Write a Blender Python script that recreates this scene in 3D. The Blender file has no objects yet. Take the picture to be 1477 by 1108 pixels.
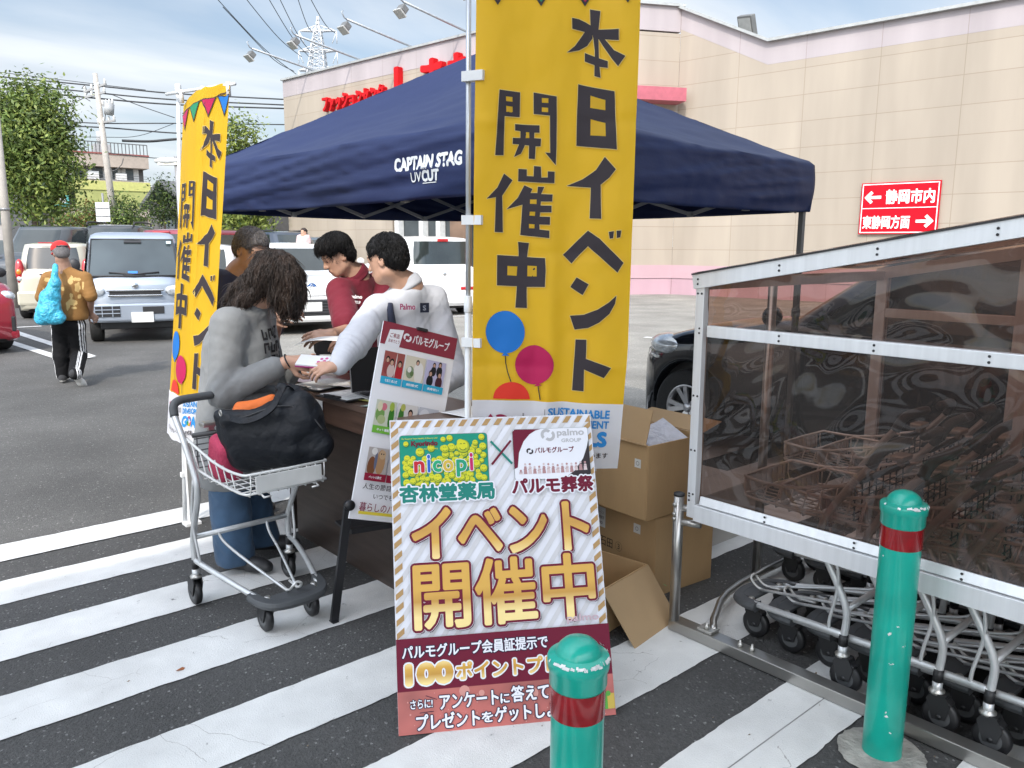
import bpy, bmesh, math, random
import numpy as np
from mathutils import Vector, Matrix, noise as mnoise

# ------------------------------------------------------------------ camera, sky, sun, exposure
# Scene axes: X runs along the white hatch stripes, Y away from the shop front, Z up (metres).
sc = bpy.context.scene
COL = sc.collection
PIT, ROLL, AZ, FPX, CH = math.radians(9.85), math.radians(.28), math.radians(41.2), 1154.0, 1.6
def _r2(v):
    return Vector((v[0]*math.cos(AZ)+v[1]*math.sin(AZ), -v[0]*math.sin(AZ)+v[1]*math.cos(AZ), v[2]))
_R, _U = Vector((1, 0, 0)), Vector((0, math.sin(PIT), math.cos(PIT)))
CF = _r2((0, math.cos(PIT), -math.sin(PIT)))
CR = _r2(_R*math.cos(ROLL)+_U*math.sin(ROLL)); CU = _r2(_U*math.cos(ROLL)-_R*math.sin(ROLL))
CO = Vector((0, 0, CH))
cam_d = bpy.data.cameras.new('camera'); cam = bpy.data.objects.new('camera', cam_d); COL.objects.link(cam)
M = Matrix((CR, CU, -CF)).transposed().to_4x4(); M.translation = CO
cam.matrix_world = M
cam_d.sensor_width = 36; cam_d.lens = 36*FPX/1477; cam_d.clip_start = .05; cam_d.clip_end = 3000
sc.camera = cam
SUN_EL, SUN_DIR = math.radians(43), _r2((.2, .98, 0)).normalized()     # horizontal direction the light travels
world = bpy.data.worlds.new('World'); sc.world = world; world.use_nodes = True
wn, wl = world.node_tree.nodes, world.node_tree.links
bg = wn['Background']; bg.inputs[1].default_value = .12
sky = wn.new('ShaderNodeTexSky'); sky.sky_type = 'NISHITA'; sky.sun_disc = False
sky.sun_elevation = SUN_EL; sky.sun_rotation = math.atan2(-SUN_DIR.x, -SUN_DIR.y); sky.air_density = 1.1; sky.dust_density = 1.6
tc = wn.new('ShaderNodeTexCoord'); sep = wn.new('ShaderNodeSeparateXYZ'); wl.new(tc.outputs['Generated'], sep.inputs[0])
addz = wn.new('ShaderNodeMath'); addz.operation = 'ADD'; addz.inputs[1].default_value = .12; wl.new(sep.outputs[2], addz.inputs[0])
dv = []
for i in range(2):
    d_ = wn.new('ShaderNodeMath'); d_.operation = 'DIVIDE'; wl.new(sep.outputs[i], d_.inputs[0]); wl.new(addz.outputs[0], d_.inputs[1]); dv.append(d_)
cmb = wn.new('ShaderNodeCombineXYZ'); wl.new(dv[0].outputs[0], cmb.inputs[0]); wl.new(dv[1].outputs[0], cmb.inputs[1])
mp = wn.new('ShaderNodeMapping'); mp.inputs['Rotation'].default_value = (0, 0, -AZ+math.pi); mp.inputs['Scale'].default_value = (.30, .80, 1); mp.inputs['Location'].default_value = (3.3, 1.9, 0)
mp.vector_type = 'POINT'; wl.new(cmb.outputs[0], mp.inputs[0])
nz = wn.new('ShaderNodeTexNoise'); nz.inputs['Scale'].default_value = 1.15; nz.inputs['Detail'].default_value = 7; nz.inputs['Roughness'].default_value = .52; nz.inputs['Distortion'].default_value = .6
wl.new(mp.outputs[0], nz.inputs[0])
crp = wn.new('ShaderNodeValToRGB'); crp.color_ramp.elements[0].position = .36; crp.color_ramp.elements[1].position = .60
crp.color_ramp.elements[0].color = (.10, .10, .10, 1); crp.color_ramp.elements[1].color = (.93, .93, .93, 1)
wl.new(nz.outputs[0], crp.inputs[0])
nz2 = wn.new('ShaderNodeTexNoise'); nz2.inputs['Scale'].default_value = 2.3; nz2.inputs['Detail'].default_value = 5; wl.new(mp.outputs[0], nz2.inputs[0])
cc = wn.new('ShaderNodeValToRGB'); cc.color_ramp.elements[0].position = .3; cc.color_ramp.elements[1].position = .7
cc.color_ramp.elements[0].color = (4.4, 5.0, 5.7, 1); cc.color_ramp.elements[1].color = (7.2, 7.5, 7.8, 1)
wl.new(nz2.outputs[0], cc.inputs[0])
mixs = wn.new('ShaderNodeMix'); mixs.data_type = 'RGBA'
wl.new(crp.outputs[0], mixs.inputs[0]); wl.new(sky.outputs[0], mixs.inputs[6]); wl.new(cc.outputs[0], mixs.inputs[7])
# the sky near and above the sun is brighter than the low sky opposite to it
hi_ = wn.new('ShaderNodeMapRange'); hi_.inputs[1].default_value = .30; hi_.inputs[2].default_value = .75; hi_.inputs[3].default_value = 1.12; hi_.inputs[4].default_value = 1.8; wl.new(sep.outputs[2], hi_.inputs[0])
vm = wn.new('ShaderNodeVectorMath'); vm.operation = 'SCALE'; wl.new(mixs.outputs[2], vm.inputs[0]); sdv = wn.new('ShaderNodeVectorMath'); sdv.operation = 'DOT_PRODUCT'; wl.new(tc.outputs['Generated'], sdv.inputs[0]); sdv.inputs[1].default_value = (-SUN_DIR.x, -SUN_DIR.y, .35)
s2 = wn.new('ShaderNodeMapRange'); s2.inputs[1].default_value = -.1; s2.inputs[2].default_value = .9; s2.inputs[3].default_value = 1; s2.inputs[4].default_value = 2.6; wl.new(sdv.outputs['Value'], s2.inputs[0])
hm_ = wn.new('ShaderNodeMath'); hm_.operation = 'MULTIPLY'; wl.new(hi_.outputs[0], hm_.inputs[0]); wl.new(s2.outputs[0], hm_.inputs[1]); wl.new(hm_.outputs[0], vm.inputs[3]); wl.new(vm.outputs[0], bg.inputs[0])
sd = bpy.data.lights.new('sun', 'SUN'); sd.energy = 2.6; sd.angle = math.radians(.6); sd.color = (1, .95, .87)
sun = bpy.data.objects.new('sun', sd); COL.objects.link(sun)
ld = Vector((SUN_DIR.x*math.cos(SUN_EL), SUN_DIR.y*math.cos(SUN_EL), -math.sin(SUN_EL)))
sun.rotation_euler = ld.to_track_quat('-Z', 'Y').to_euler()
vs = sc.view_settings; vs.view_transform = 'Standard'; vs.look = 'None'; vs.gamma = 1; vs.exposure = .18
try:
    sc.cycles.transparent_max_bounces = 24; sc.cycles.max_bounces = 8; sc.cycles.use_denoising = True
except Exception: pass

# ------------------------------------------------------------------ measuring helpers: sight line through a point of the photograph
def ray(x, y): return CF+CR*((x-738.5)/FPX)-CU*((y-554)/FPX)
def pln(x, y, q, n):
    d = ray(x, y); n = Vector(n); return CO+d*((Vector(q)-CO).dot(n)/d.dot(n))
def G(x, y, z=0): return pln(x, y, (0, 0, z), (0, 0, 1))
FH = Vector((math.sin(AZ), math.cos(AZ), 0)); RH = Vector((math.cos(AZ), -math.sin(AZ), 0))
def D(x, y, Y): return pln(x, y, FH*Y, FH)
UP = Vector((0, 0, 1))

# ------------------------------------------------------------------ objects
def tag(o, label=None, cat=None, group=None, kind=None):
    if label: o['label'] = label
    if cat: o['category'] = cat
    if group: o['group'] = group
    if kind: o['kind'] = kind
    return o
def thing(name, label, cat, loc=(0, 0, 0), rz=0, group=None, parent=None):
    o = bpy.data.objects.new(name, None); COL.objects.link(o); o.location = loc; o.rotation_euler = (0, 0, rz)
    o.empty_display_size = .2
    return tag(o, label, cat, group)
def copy_tree(o, parent=None):
    kids = list(o.children)
    c = o.copy(); COL.objects.link(c)
    if parent is not None: c.parent = parent
    for k in kids: copy_tree(k, c)
    return c

MATS = {}
def mat(name, col=(.5, .5, .5), rough=.6, metal=0, var=.12, scale=6, bump=0, bscale=60, coat=0, spec=.5, trans=0, emis=0, detail=6, var2=0, scale2=.6, sheen=0, stretch=None):
    if name in MATS: return MATS[name]
    m = bpy.data.materials.new(name); m.use_nodes = True; MATS[name] = m
    n, l = m.node_tree.nodes, m.node_tree.links
    b = n['Principled BSDF']
    b.inputs['Roughness'].default_value = rough; b.inputs['Metallic'].default_value = metal
    b.inputs['Coat Weight'].default_value = coat; b.inputs['Specular IOR Level'].default_value = spec; b.inputs['Coat Roughness'].default_value = .04
    b.inputs['Transmission Weight'].default_value = trans; b.inputs['Sheen Weight'].default_value = sheen
    t = n.new('ShaderNodeTexCoord'); src = t.outputs['Object']
    if stretch:
        mpp = n.new('ShaderNodeMapping'); mpp.inputs['Scale'].default_value = stretch; l.new(src, mpp.inputs[0]); src = mpp.outputs[0]
    z = n.new('ShaderNodeTexNoise'); z.inputs['Scale'].default_value = scale; z.inputs['Detail'].default_value = detail; l.new(src, z.inputs[0])
    r = n.new('ShaderNodeValToRGB'); r.color_ramp.elements[0].position = .3; r.color_ramp.elements[1].position = .7
    r.color_ramp.elements[0].color = tuple(c*(1-var) for c in col)+(1,); r.color_ramp.elements[1].color = tuple(min(1, c*(1+var)) for c in col)+(1,)
    l.new(z.outputs[0], r.inputs[0]); out = r.outputs[0]
    if var2:
        z2 = n.new('ShaderNodeTexNoise'); z2.inputs['Scale'].default_value = scale2; z2.inputs['Detail'].default_value = 5; l.new(src, z2.inputs[0])
        r2 = n.new('ShaderNodeValToRGB'); r2.color_ramp.elements[0].position = .35; r2.color_ramp.elements[1].position = .65
        r2.color_ramp.elements[0].color = (1-var2,)*3+(1,); r2.color_ramp.elements[1].color = (1, 1, 1, 1); l.new(z2.outputs[0], r2.inputs[0])
        mx = n.new('ShaderNodeMix'); mx.data_type = 'RGBA'; mx.blend_type = 'MULTIPLY'; mx.inputs[0].default_value = 1
        l.new(out, mx.inputs[6]); l.new(r2.outputs[0], mx.inputs[7]); out = mx.outputs[2]
    l.new(out, b.inputs['Base Color'])
    if emis:
        l.new(out, b.inputs['Emission Color']); b.inputs['Emission Strength'].default_value = emis
    if bump:
        bz = n.new('ShaderNodeTexNoise'); bz.inputs['Scale'].default_value = bscale; bz.inputs['Detail'].default_value = 4; l.new(src, bz.inputs[0])
        bp = n.new('ShaderNodeBump'); bp.inputs['Strength'].default_value = bump; bp.inputs['Distance'].default_value = .02
        l.new(bz.outputs[0], bp.inputs['Height']); l.new(bp.outputs[0], b.inputs['Normal'])
    return m
def flat(name, col, rough=.45):      # printing ink
    return mat(name, col, rough+.12, var=.03, scale=3, spec=.22)

class MB:
    def __init__(s): s.v = []; s.f = []; s.m = []; s.sm = []
    def add(s, vs, fs, m=0, smooth=False, M=None):
        o = len(s.v)
        s.v += [tuple(M @ Vector(q)) for q in vs] if M is not None else [tuple(q) for q in vs]
        for f in fs: s.f.append(tuple(i+o for i in f)); s.m.append(m); s.sm.append(smooth)
        return s
    def box(s, c, d, m=0, R=None, bev=0):
        x, y, z = d[0]/2, d[1]/2, d[2]/2
        if bev:
            bm = bmesh.new(); bmesh.ops.create_cube(bm, size=1)
            for q in bm.verts: q.co = Vector((q.co.x*d[0], q.co.y*d[1], q.co.z*d[2]))
            bmesh.ops.bevel(bm, geom=bm.edges[:], offset=bev, segments=2, affect='EDGES', profile=.6)
            bm.verts.ensure_lookup_table(); vs = [tuple(q.co) for q in bm.verts]; fs = [[q.index for q in f.verts] for f in bm.faces]; bm.free()
            T = Matrix.Translation(Vector(c)) @ (R.to_4x4() if R is not None else Matrix())
            return s.add(vs, fs, m, False, T)
        vs = [(-x, -y, -z), (x, -y, -z), (x, y, -z), (-x, y, -z), (-x, -y, z), (x, -y, z), (x, y, z), (-x, y, z)]
        fs = [(0, 3, 2, 1), (4, 5, 6, 7), (0, 1, 5, 4), (1, 2, 6, 5), (2, 3, 7, 6), (3, 0, 4, 7)]
        T = Matrix.Translation(Vector(c)) @ (R.to_4x4() if R is not None else Matrix())
        return s.add(vs, fs, m, False, T)
    def bar(s, a, b, w, t, m=0, up=UP):          # rectangular bar from a to b, w wide (sideways), t thick (along up)
        a, b = Vector(a), Vector(b); d = b-a; L = d.length; d = d.normalized(); sd_ = d.cross(Vector(up))
        sd_ = sd_.normalized() if sd_.length > 1e-6 else Vector((1, 0, 0)); u = sd_.cross(d)
        R = Matrix((d, sd_, u)).transposed(); return s.box((a+b)/2, (L, w, t), m, R)
    def tube(s, pts, r, m=0, n=10, caps=True, closed=False):
        pts = [Vector(p) for p in pts]; k = len(pts); rs = r if isinstance(r, (list, tuple)) else [r]*k
        T = []
        for i in range(k):
            a = pts[i-1] if (i or closed) else pts[i]; b = pts[(i+1) % k] if (i < k-1 or closed) else pts[i]
            T.append((b-a).normalized())
        ref = Vector((0, 0, 1)) if abs(T[0].z) < .9 else Vector((1, 0, 0))
        N = (ref-T[0]*ref.dot(T[0])).normalized(); vs = []
        for i in range(k):
            N = (N-T[i]*N.dot(T[i])).normalized(); B = T[i].cross(N)
            for j in range(n):
                a = 2*math.pi*j/n; vs.append(pts[i]+(N*math.cos(a)+B*math.sin(a))*rs[i])
        fs = []
        for i in range(k if closed else k-1):
            for j in range(n):
                i2 = (i+1) % k; fs.append((i*n+j, i*n+(j+1) % n, i2*n+(j+1) % n, i2*n+j))
        if caps and not closed: fs += [tuple(range(n))[::-1], tuple((k-1)*n+j for j in range(n))]
        return s.add(vs, fs, m, True)
    def lathe(s, prof, M=None, m=0, n=24, smooth=True, caps=True):   # prof: (r, z); axis z
        vs = []; fs = []; k = len(prof)
        for r, z in prof:
            for j in range(n):
                a = 2*math.pi*j/n; vs.append((r*math.cos(a), r*math.sin(a), z))
        for i in range(k-1):
            for j in range(n): fs.append((i*n+j, i*n+(j+1) % n, (i+1)*n+(j+1) % n, (i+1)*n+j))
        if caps: fs += [tuple(range(n))[::-1], tuple((k-1)*n+j for j in range(n))]
        return s.add(vs, fs, m, smooth, M)
    def grid(s, fn, nu, nv, m=0, smooth=True, M=None):
        vs = [fn(i/nu, j/nv) for j in range(nv+1) for i in range(nu+1)]
        fs = [(j*(nu+1)+i, j*(nu+1)+i+1, (j+1)*(nu+1)+i+1, (j+1)*(nu+1)+i) for j in range(nv) for i in range(nu)]
        return s.add(vs, fs, m, smooth, M)
    def prism(s, poly, z0, z1, m=0, M=None, smooth=False):          # poly ccw in xy
        n = len(poly); vs = [(x, y, z0) for x, y in poly]+[(x, y, z1) for x, y in poly]
        fs = [tuple(range(n))[::-1], tuple(range(n, 2*n))]+[(i, (i+1) % n, n+(i+1) % n, n+i) for i in range(n)]
        return s.add(vs, fs, m, smooth, M)
    def ball(s, c, r, m=0, nu=16, nv=10, R=None):
        r = (r, r, r) if not isinstance(r, (tuple, list)) else r
        prof = [(math.sin(math.pi*i/nv), -math.cos(math.pi*i/nv)) for i in range(nv+1)]
        prof[0] = (1e-4, -1); prof[-1] = (1e-4, 1)
        T = Matrix.Translation(Vector(c)) @ (R.to_4x4() if R is not None else Matrix()) @ Matrix.Diagonal((r[0], r[1], r[2], 1))
        return s.lathe(prof, T, m, nu, True, False)
    def build(s, name, mats, parent=None, local=False, sub=0, bev=0, auto=None):
        me = bpy.data.meshes.new(name); me.from_pydata(s.v, [], s.f)
        for x in (mats if isinstance(mats, (list, tuple)) else [mats]): me.materials.append(x)
        me.polygons.foreach_set('material_index', s.m); me.polygons.foreach_set('use_smooth', s.sm); me.update()
        o = bpy.data.objects.new(name, me); COL.objects.link(o)
        if parent is not None:
            o.parent = parent
            if not local: o.matrix_parent_inverse = PMI(parent)
        if bev:
            b = o.modifiers.new('bevel', 'BEVEL'); b.width = bev; b.segments = 2; b.limit_method = 'ANGLE'; b.angle_limit = math.radians(50)
        if sub:
            q = o.modifiers.new('sub', 'SUBSURF'); q.levels = sub; q.render_levels = sub
        return o
def WM(o):
    m = Matrix.Translation(o.location) @ o.rotation_euler.to_matrix().to_4x4()
    return (WM(o.parent) @ o.matrix_parent_inverse @ m) if o.parent else m
def PMI(o): return WM(o).inverted()
def axes(x, y, z, t=(0, 0, 0)):
    m = Matrix((Vector(x), Vector(y), Vector(z))).transposed().to_4x4(); m.translation = Vector(t); return m
def arc(c, r, a0, a1, n, X=(1, 0, 0), Y=(0, 0, 1)):
    c, X, Y = Vector(c), Vector(X), Vector(Y)
    return [c+X*(r*math.cos(math.radians(a0+(a1-a0)*i/n)))+Y*(r*math.sin(math.radians(a0+(a1-a0)*i/n))) for i in range(n+1)]
def smooth_path(pts, n=6):                # Catmull-Rom through the points
    P = [Vector(p) for p in pts]; P = [P[0]*2-P[1]]+P+[P[-1]*2-P[-2]]; out = []
    for i in range(1, len(P)-2):
        for j in range(n):
            t = j/n; a, b, c, d = P[i-1:i+3]
            out.append(.5*((2*b)+(c-a)*t+(2*a-5*b+4*c-d)*t*t+(3*b-a-3*c+d)*t**3))
    out.append(P[-2]); return out

# ------------------------------------------------------------------ lettering: flat letter meshes from Blender's own typeface
_TX = {}
def text2d(body, bold=0.0):
    k = body
    if k in _TX: return _TX[k]
    c = bpy.data.curves.new('letters', 'FONT'); c.body = body; c.resolution_u = 3
    o = bpy.data.objects.new('letters', c); COL.objects.link(o)
    bpy.context.view_layer.update(); dg = bpy.context.evaluated_depsgraph_get()
    me = bpy.data.meshes.new_from_object(o.evaluated_get(dg))
    V = np.array([v.co[:2] for v in me.vertices]).reshape(-1, 2); Fs = [tuple(p.vertices) for p in me.polygons]
    bpy.data.objects.remove(o); bpy.data.curves.remove(c); bpy.data.meshes.remove(me)
    lo, hi = V.min(0), V.max(0); _TX[k] = ((V-lo)/np.maximum(hi-lo, 1e-6), Fs, (hi-lo)); return _TX[k]
def refine(vs, fs, mx):                   # split long edges so that a print can follow a curved cloth
    bm = bmesh.new(); q = [bm.verts.new((x, y, 0)) for x, y in vs]
    for f in fs:
        try: bm.faces.new([q[i] for i in f])
        except ValueError: pass
    for f in bm.faces: f.normal_update()
    bmesh.ops.triangulate(bm, faces=bm.faces[:])
    for _ in range(7):
        e = [e for e in bm.edges if e.calc_length() > mx]
        if not e: break
        bmesh.ops.subdivide_edges(bm, edges=e, cuts=1, use_grid_fill=False); bmesh.ops.triangulate(bm, faces=bm.faces[:])
    bm.verts.index_update(); V = [(v.co.x, v.co.y) for v in bm.verts]; Fq = [[v.index for v in f.verts] for f in bm.faces]; bm.free(); return V, Fq
class Print:
    """ink on a panel: x to the right, y up, metres; every layer lies a hair above the one before"""
    def __init__(s, step=.0003, z0=.0006): s.mb = MB(); s.z = z0; s.step = step; s.mats = []
    def mi(s, m):
        if m not in s.mats: s.mats.append(m)
        return s.mats.index(m)
    def up(s): s.z += s.step
    def poly(s, pts, m): s.mb.add([(x, y, s.z) for x, y in pts], [tuple(range(len(pts)))], s.mi(m))
    def rect(s, x0, y0, x1, y1, m): s.poly([(x0, y0), (x1, y0), (x1, y1), (x0, y1)], m)
    def disc(s, x, y, r, m, n=20, ry=None): s.poly([(x+r*math.cos(2*math.pi*i/n), y+(ry or r)*math.sin(2*math.pi*i/n)) for i in range(n)], m)
    def ring(s, x, y, r0, r1, a0, a1, m, n=14):
        for i in range(n):
            a, b = [math.radians(a0+(a1-a0)*(i+k)/n) for k in (0, 1)]
            s.poly([(x+r0*math.cos(a), y+r0*math.sin(a)), (x+r1*math.cos(a), y+r1*math.sin(a)), (x+r1*math.cos(b), y+r1*math.sin(b)), (x+r0*math.cos(b), y+r0*math.sin(b))], m)
    def line(s, a, b, w, m):
        dx, dy = b[0]-a[0], b[1]-a[1]; L = math.hypot(dx, dy); nx, ny = -dy/L*w/2, dx/L*w/2
        s.poly([(a[0]-nx, a[1]-ny), (b[0]-nx, b[1]-ny), (b[0]+nx, b[1]+ny), (a[0]+nx, a[1]+ny)], m)
    def text(s, body, x0, y0, x1, y1, m, bold=.02, slant=0, fit=True, rise=0):
        V, Fs, dm = text2d(body); sy = (y1-y0)/dm[1]; sx = (x1-x0)/dm[0]; r = bold*min(sx, sy); z = s.z      # strokes thickened by r
        x0 += r; x1 -= r; y0 += r; y1 -= r; nk = 0 if bold < .004 else 8
        for k in range(-1, nk):
            dx, dy = (0, 0) if k < 0 else (r*math.cos(k*math.pi/4), r*math.sin(k*math.pi/4))
            s.mb.add([(x0+(x1-x0)*x+slant*(y1-y0)*y+dx, y0+(y1-y0)*y+rise*x+dy, z+(k+1)*4e-6) for x, y in V], Fs, s.mi(m))
    def outlined(s, body, x0, y0, x1, y1, m, mo, w, bold=.02, n=12, slant=0, dy=0, rise=0):
        z = s.z; V, Fs, dm = text2d(body); r = bold*min((x1-x0)/dm[0], (y1-y0)/dm[1]); n = 16 if r+w > .005 else 10
        X0, X1, Y0, Y1 = x0+r, x1-r, y0+r, y1-r
        for j, q in enumerate((.55, 1.0)):
            for i in range(n):
                a = 2*math.pi*i/n; dx, dyy = (r+w)*q*math.cos(a), (r+w)*q*math.sin(a)+dy
                s.mb.add([(X0+(X1-X0)*x+slant*(Y1-Y0)*y+dx, Y0+(Y1-Y0)*y+rise*x+dyy, z+(i+n*j)*4e-6) for x, y in V], Fs, s.mi(mo))
        s.z = z+.00025; s.text(body, x0, y0, x1, y1, m, bold, slant, True, rise)
    def build(s, name, Mx, parent):
        o = MB(); o.add(s.mb.v, s.mb.f, 0, False, Mx); o.m = s.mb.m
        return o.build(name, s.mats, parent)
# ------------------------------------------------------------------ blended surfaces (one continuous skin grown round a set of shapes)
def _surface_nets(F, org, vox):
    S = F < 0
    nx, ny, nz = F.shape
    c = np.zeros((nx-1, ny-1, nz-1), np.int8)
    for i in (0, 1):
        for j in (0, 1):
            for k in (0, 1): c += S[i:nx-1+i, j:ny-1+j, k:nz-1+k]
    act = (c > 0) & (c < 8); idx = -np.ones(act.shape, np.int64); A = np.argwhere(act); idx[act] = np.arange(len(A))
    acc = np.zeros((len(A), 3)); cnt = np.zeros(len(A))
    corners = [(i, j, k) for i in (0, 1) for j in (0, 1) for k in (0, 1)]
    for a in corners:
        for ax in range(3):
            if a[ax]: continue
            b = list(a); b[ax] = 1
            fa = F[A[:, 0]+a[0], A[:, 1]+a[1], A[:, 2]+a[2]]; fb = F[A[:, 0]+b[0], A[:, 1]+b[1], A[:, 2]+b[2]]
            m = (fa < 0) != (fb < 0); t = np.where(m, fa/np.where(m, fa-fb, 1), 0)
            p = np.repeat(np.array([a], float), len(A), 0); p[:, ax] += t
            acc[m] += p[m]; cnt[m] += 1
    V = (A+acc/np.maximum(cnt, 1)[:, None])*vox+org; Q = []
    for ax in range(3):
        o1, o2 = [q for q in range(3) if q != ax]
        sl0 = [slice(None)]*3; sl1 = [slice(None)]*3; sl0[ax] = slice(0, -1); sl1[ax] = slice(1, None)
        a, b = S[tuple(sl0)], S[tuple(sl1)]
        for flip, mk in ((0, a & ~b), (1, ~a & b)):
            E_ = np.argwhere(mk); ok = (E_[:, o1] > 0) & (E_[:, o2] > 0) & (E_[:, o1] < F.shape[o1]-1) & (E_[:, o2] < F.shape[o2]-1); E_ = E_[ok]
            def cell(d1, d2):
                q = E_.copy(); q[:, o1] -= d1; q[:, o2] -= d2; return idx[q[:, 0], q[:, 1], q[:, 2]]
            q4 = np.stack([cell(1, 1), cell(0, 1), cell(0, 0), cell(1, 0)], 1)
            if ax == 1: q4 = q4[:, ::-1]
            if flip: q4 = q4[:, ::-1]
            Q.append(q4)
    return V, np.concatenate(Q)
def cap(a, b, ra, rb=None, k=.02): return ('c', Vector(a), Vector(b), ra, ra if rb is None else rb, k)
def ell(c, r, R=None, k=.02, sub=False): return ('s' if sub else 'e', Vector(c), tuple(r), R, k)
def rbox(c, d, r, R=None, k=.01, sub=False): return ('q' if sub else 'b', Vector(c), tuple(d), r, R, k)
def half(p, n, k=.004): return ('h', Vector(p), Vector(n).normalized(), k)    # cut away the side n points to
def sdf(prims, vox, disp=None, pad=.03):
    lo = np.full(3, 1e9); hi = -lo; bbs = []
    for p in prims:
        if p[0] == 'c':
            r = max(p[3], p[4]); b = (np.minimum(p[1], p[2])-r, np.maximum(p[1], p[2])+r)
        elif p[0] in 'es': r = max(p[2]); b = (np.array(p[1])-r, np.array(p[1])+r)
        elif p[0] in 'bq': r = .5*math.sqrt(sum(x*x for x in p[2]))+p[3]; b = (np.array(p[1])-r, np.array(p[1])+r)
        else: bbs.append(None); continue
        bbs.append(b)
        if p[0] in 'ceb': lo = np.minimum(lo, b[0]); hi = np.maximum(hi, b[1])
    lo = lo-pad; n = np.ceil((hi+pad-lo)/vox).astype(int)+1
    F = np.full(n, .12, np.float32)
    gx, gy, gz = [lo[i]+vox*np.arange(n[i]) for i in range(3)]
    for p, b in zip(prims, bbs):
        k = p[-1]
        if b is None: s = (slice(0, n[0]), slice(0, n[1]), slice(0, n[2]))
        else:
            i0 = np.clip(np.floor((b[0]-lo-k-3*vox-.015)/vox).astype(int), 0, n); i1 = np.clip(np.ceil((b[1]-lo+k+3*vox+.015)/vox).astype(int)+1, 0, n)
            s = tuple(slice(i0[i], i1[i]) for i in range(3))
            if any(i1[i] <= i0[i] for i in range(3)): continue
        X, Y, Z = gx[s[0]][:, None, None], gy[s[1]][None, :, None], gz[s[2]][None, None, :]
        if p[0] == 'c':
            a, ba = p[1], p[2]-p[1]; L = max(ba.dot(ba), 1e-9)
            px, py, pz = X-a.x, Y-a.y, Z-a.z; t = np.clip((px*ba.x+py*ba.y+pz*ba.z)/L, 0, 1)
            d = np.sqrt((px-t*ba.x)**2+(py-t*ba.y)**2+(pz-t*ba.z)**2)-(p[3]+t*(p[4]-p[3]))
        elif p[0] == 'h':
            d = (X-p[1].x)*p[2].x+(Y-p[1].y)*p[2].y+(Z-p[1].z)*p[2].z
        else:
            R = p[3] if p[0] in 'es' else p[4]
            px, py, pz = X-p[1].x, Y-p[1].y, Z-p[1].z
            if R is not None:
                c0, c1, c2 = R.col[0], R.col[1], R.col[2]
                px, py, pz = px*c0.x+py*c0.y+pz*c0.z, px*c1.x+py*c1.y+pz*c1.z, px*c2.x+py*c2.y+pz*c2.z
            if p[0] in 'es':
                r = p[2]; k0 = np.sqrt((px/r[0])**2+(py/r[1])**2+(pz/r[2])**2); k1 = np.sqrt((px/r[0]**2)**2+(py/r[1]**2)**2+(pz/r[2]**2)**2)
                d = k0*(k0-1)/np.maximum(k1, 1e-6)
            else:
                h = p[2]; rr = p[3]; qx, qy, qz = np.abs(px)-h[0]/2+rr, np.abs(py)-h[1]/2+rr, np.abs(pz)-h[2]/2+rr
                d = np.sqrt(np.maximum(qx, 0)**2+np.maximum(qy, 0)**2+np.maximum(qz, 0)**2)+np.minimum(np.maximum(qx, np.maximum(qy, qz)), 0)-rr
        f = F[s]
        if p[0] in 'sqh':
            if p[0] in 'sq': d = -d
            h = np.clip(.5-.5*(f-d)/k, 0, 1); F[s] = f+(d-f)*h+k*h*(1-h)
        else:
            h = np.clip(.5+.5*(f-d)/k, 0, 1); F[s] = f+(d-f)*h-k*h*(1-h)
    if disp is not None:
        m = np.abs(F) < .04
        I = np.argwhere(m); P = I*vox+lo; F[m] += disp(P).astype(np.float32)
    return _surface_nets(F, lo, vox)
def folds(amp, freq, seed=0, stretch=(1, 1, 1)):
    rg = np.random.RandomState(seed); K = rg.normal(size=(7, 3))*freq*np.array(stretch); ph = rg.rand(7)*6.28; W = rg.normal(size=(3, 3))*freq*.5
    def fn(P):
        Q = P+.35/freq*np.sin(P @ W.T*2+1.3); o = np.zeros(len(P))
        for i in range(7): o += (1-np.abs(np.sin(Q @ K[i]+ph[i])))**2*(.7+.3*(i % 2))
        return amp*(o/7-.45)*2
    if amp < .0065: return fn
    f2 = folds(min(amp*.45, .0062), freq*2.6, seed+50, stretch); return lambda P: fn(P)+f2(P)
def drape(J, amp, freq, seed, sx):
    """cloth folds: broad wrinkles, rings bunched at elbows and cuffs, slanting pulls over the trunk"""
    base = folds(amp, freq, seed)
    def fn(P):
        o = base(P)
        for s in 'rl':
            sh, el, wr_ = np.array(J['sh'+s]), np.array(J['el'+s]), np.array(J['wr'+s]); a = (el-sh)/np.linalg.norm(el-sh); b = (wr_-el)/np.linalg.norm(wr_-el); d = a+b; d /= np.linalg.norm(d)+1e-6
            for c, ax, w, lam, k in ((el, d, .10, .040, 1.0), (el+b*.10, b, .07, .034, .7), (sh+a*.06, a, .09, .055, .7), (wr_-b*.07, b, .05, .026, .6)):
                q = P-c; r2 = (q*q).sum(1); t = q @ ax; o += amp*.40*k*np.exp(-r2/(w*w))*np.sin(t*6.283/lam+1.6*np.sin(q[:, 0]*23+seed)+1.1*np.sin(q[:, 2]*31))
        q = P-np.array(J['chest']); r2 = (q*q).sum(1)
        for sg in (1, -1):
            ax = np.array(UP)*.75+np.array(sx)*.55*sg; w = 1-np.abs(np.sin(q @ ax*26+sg+1.3*np.sin(q @ np.array(sx)*11+q[:, 2]*7)))
            o -= amp*.45*np.exp(-r2/.09)*w**4
        return o
    return fn
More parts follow.
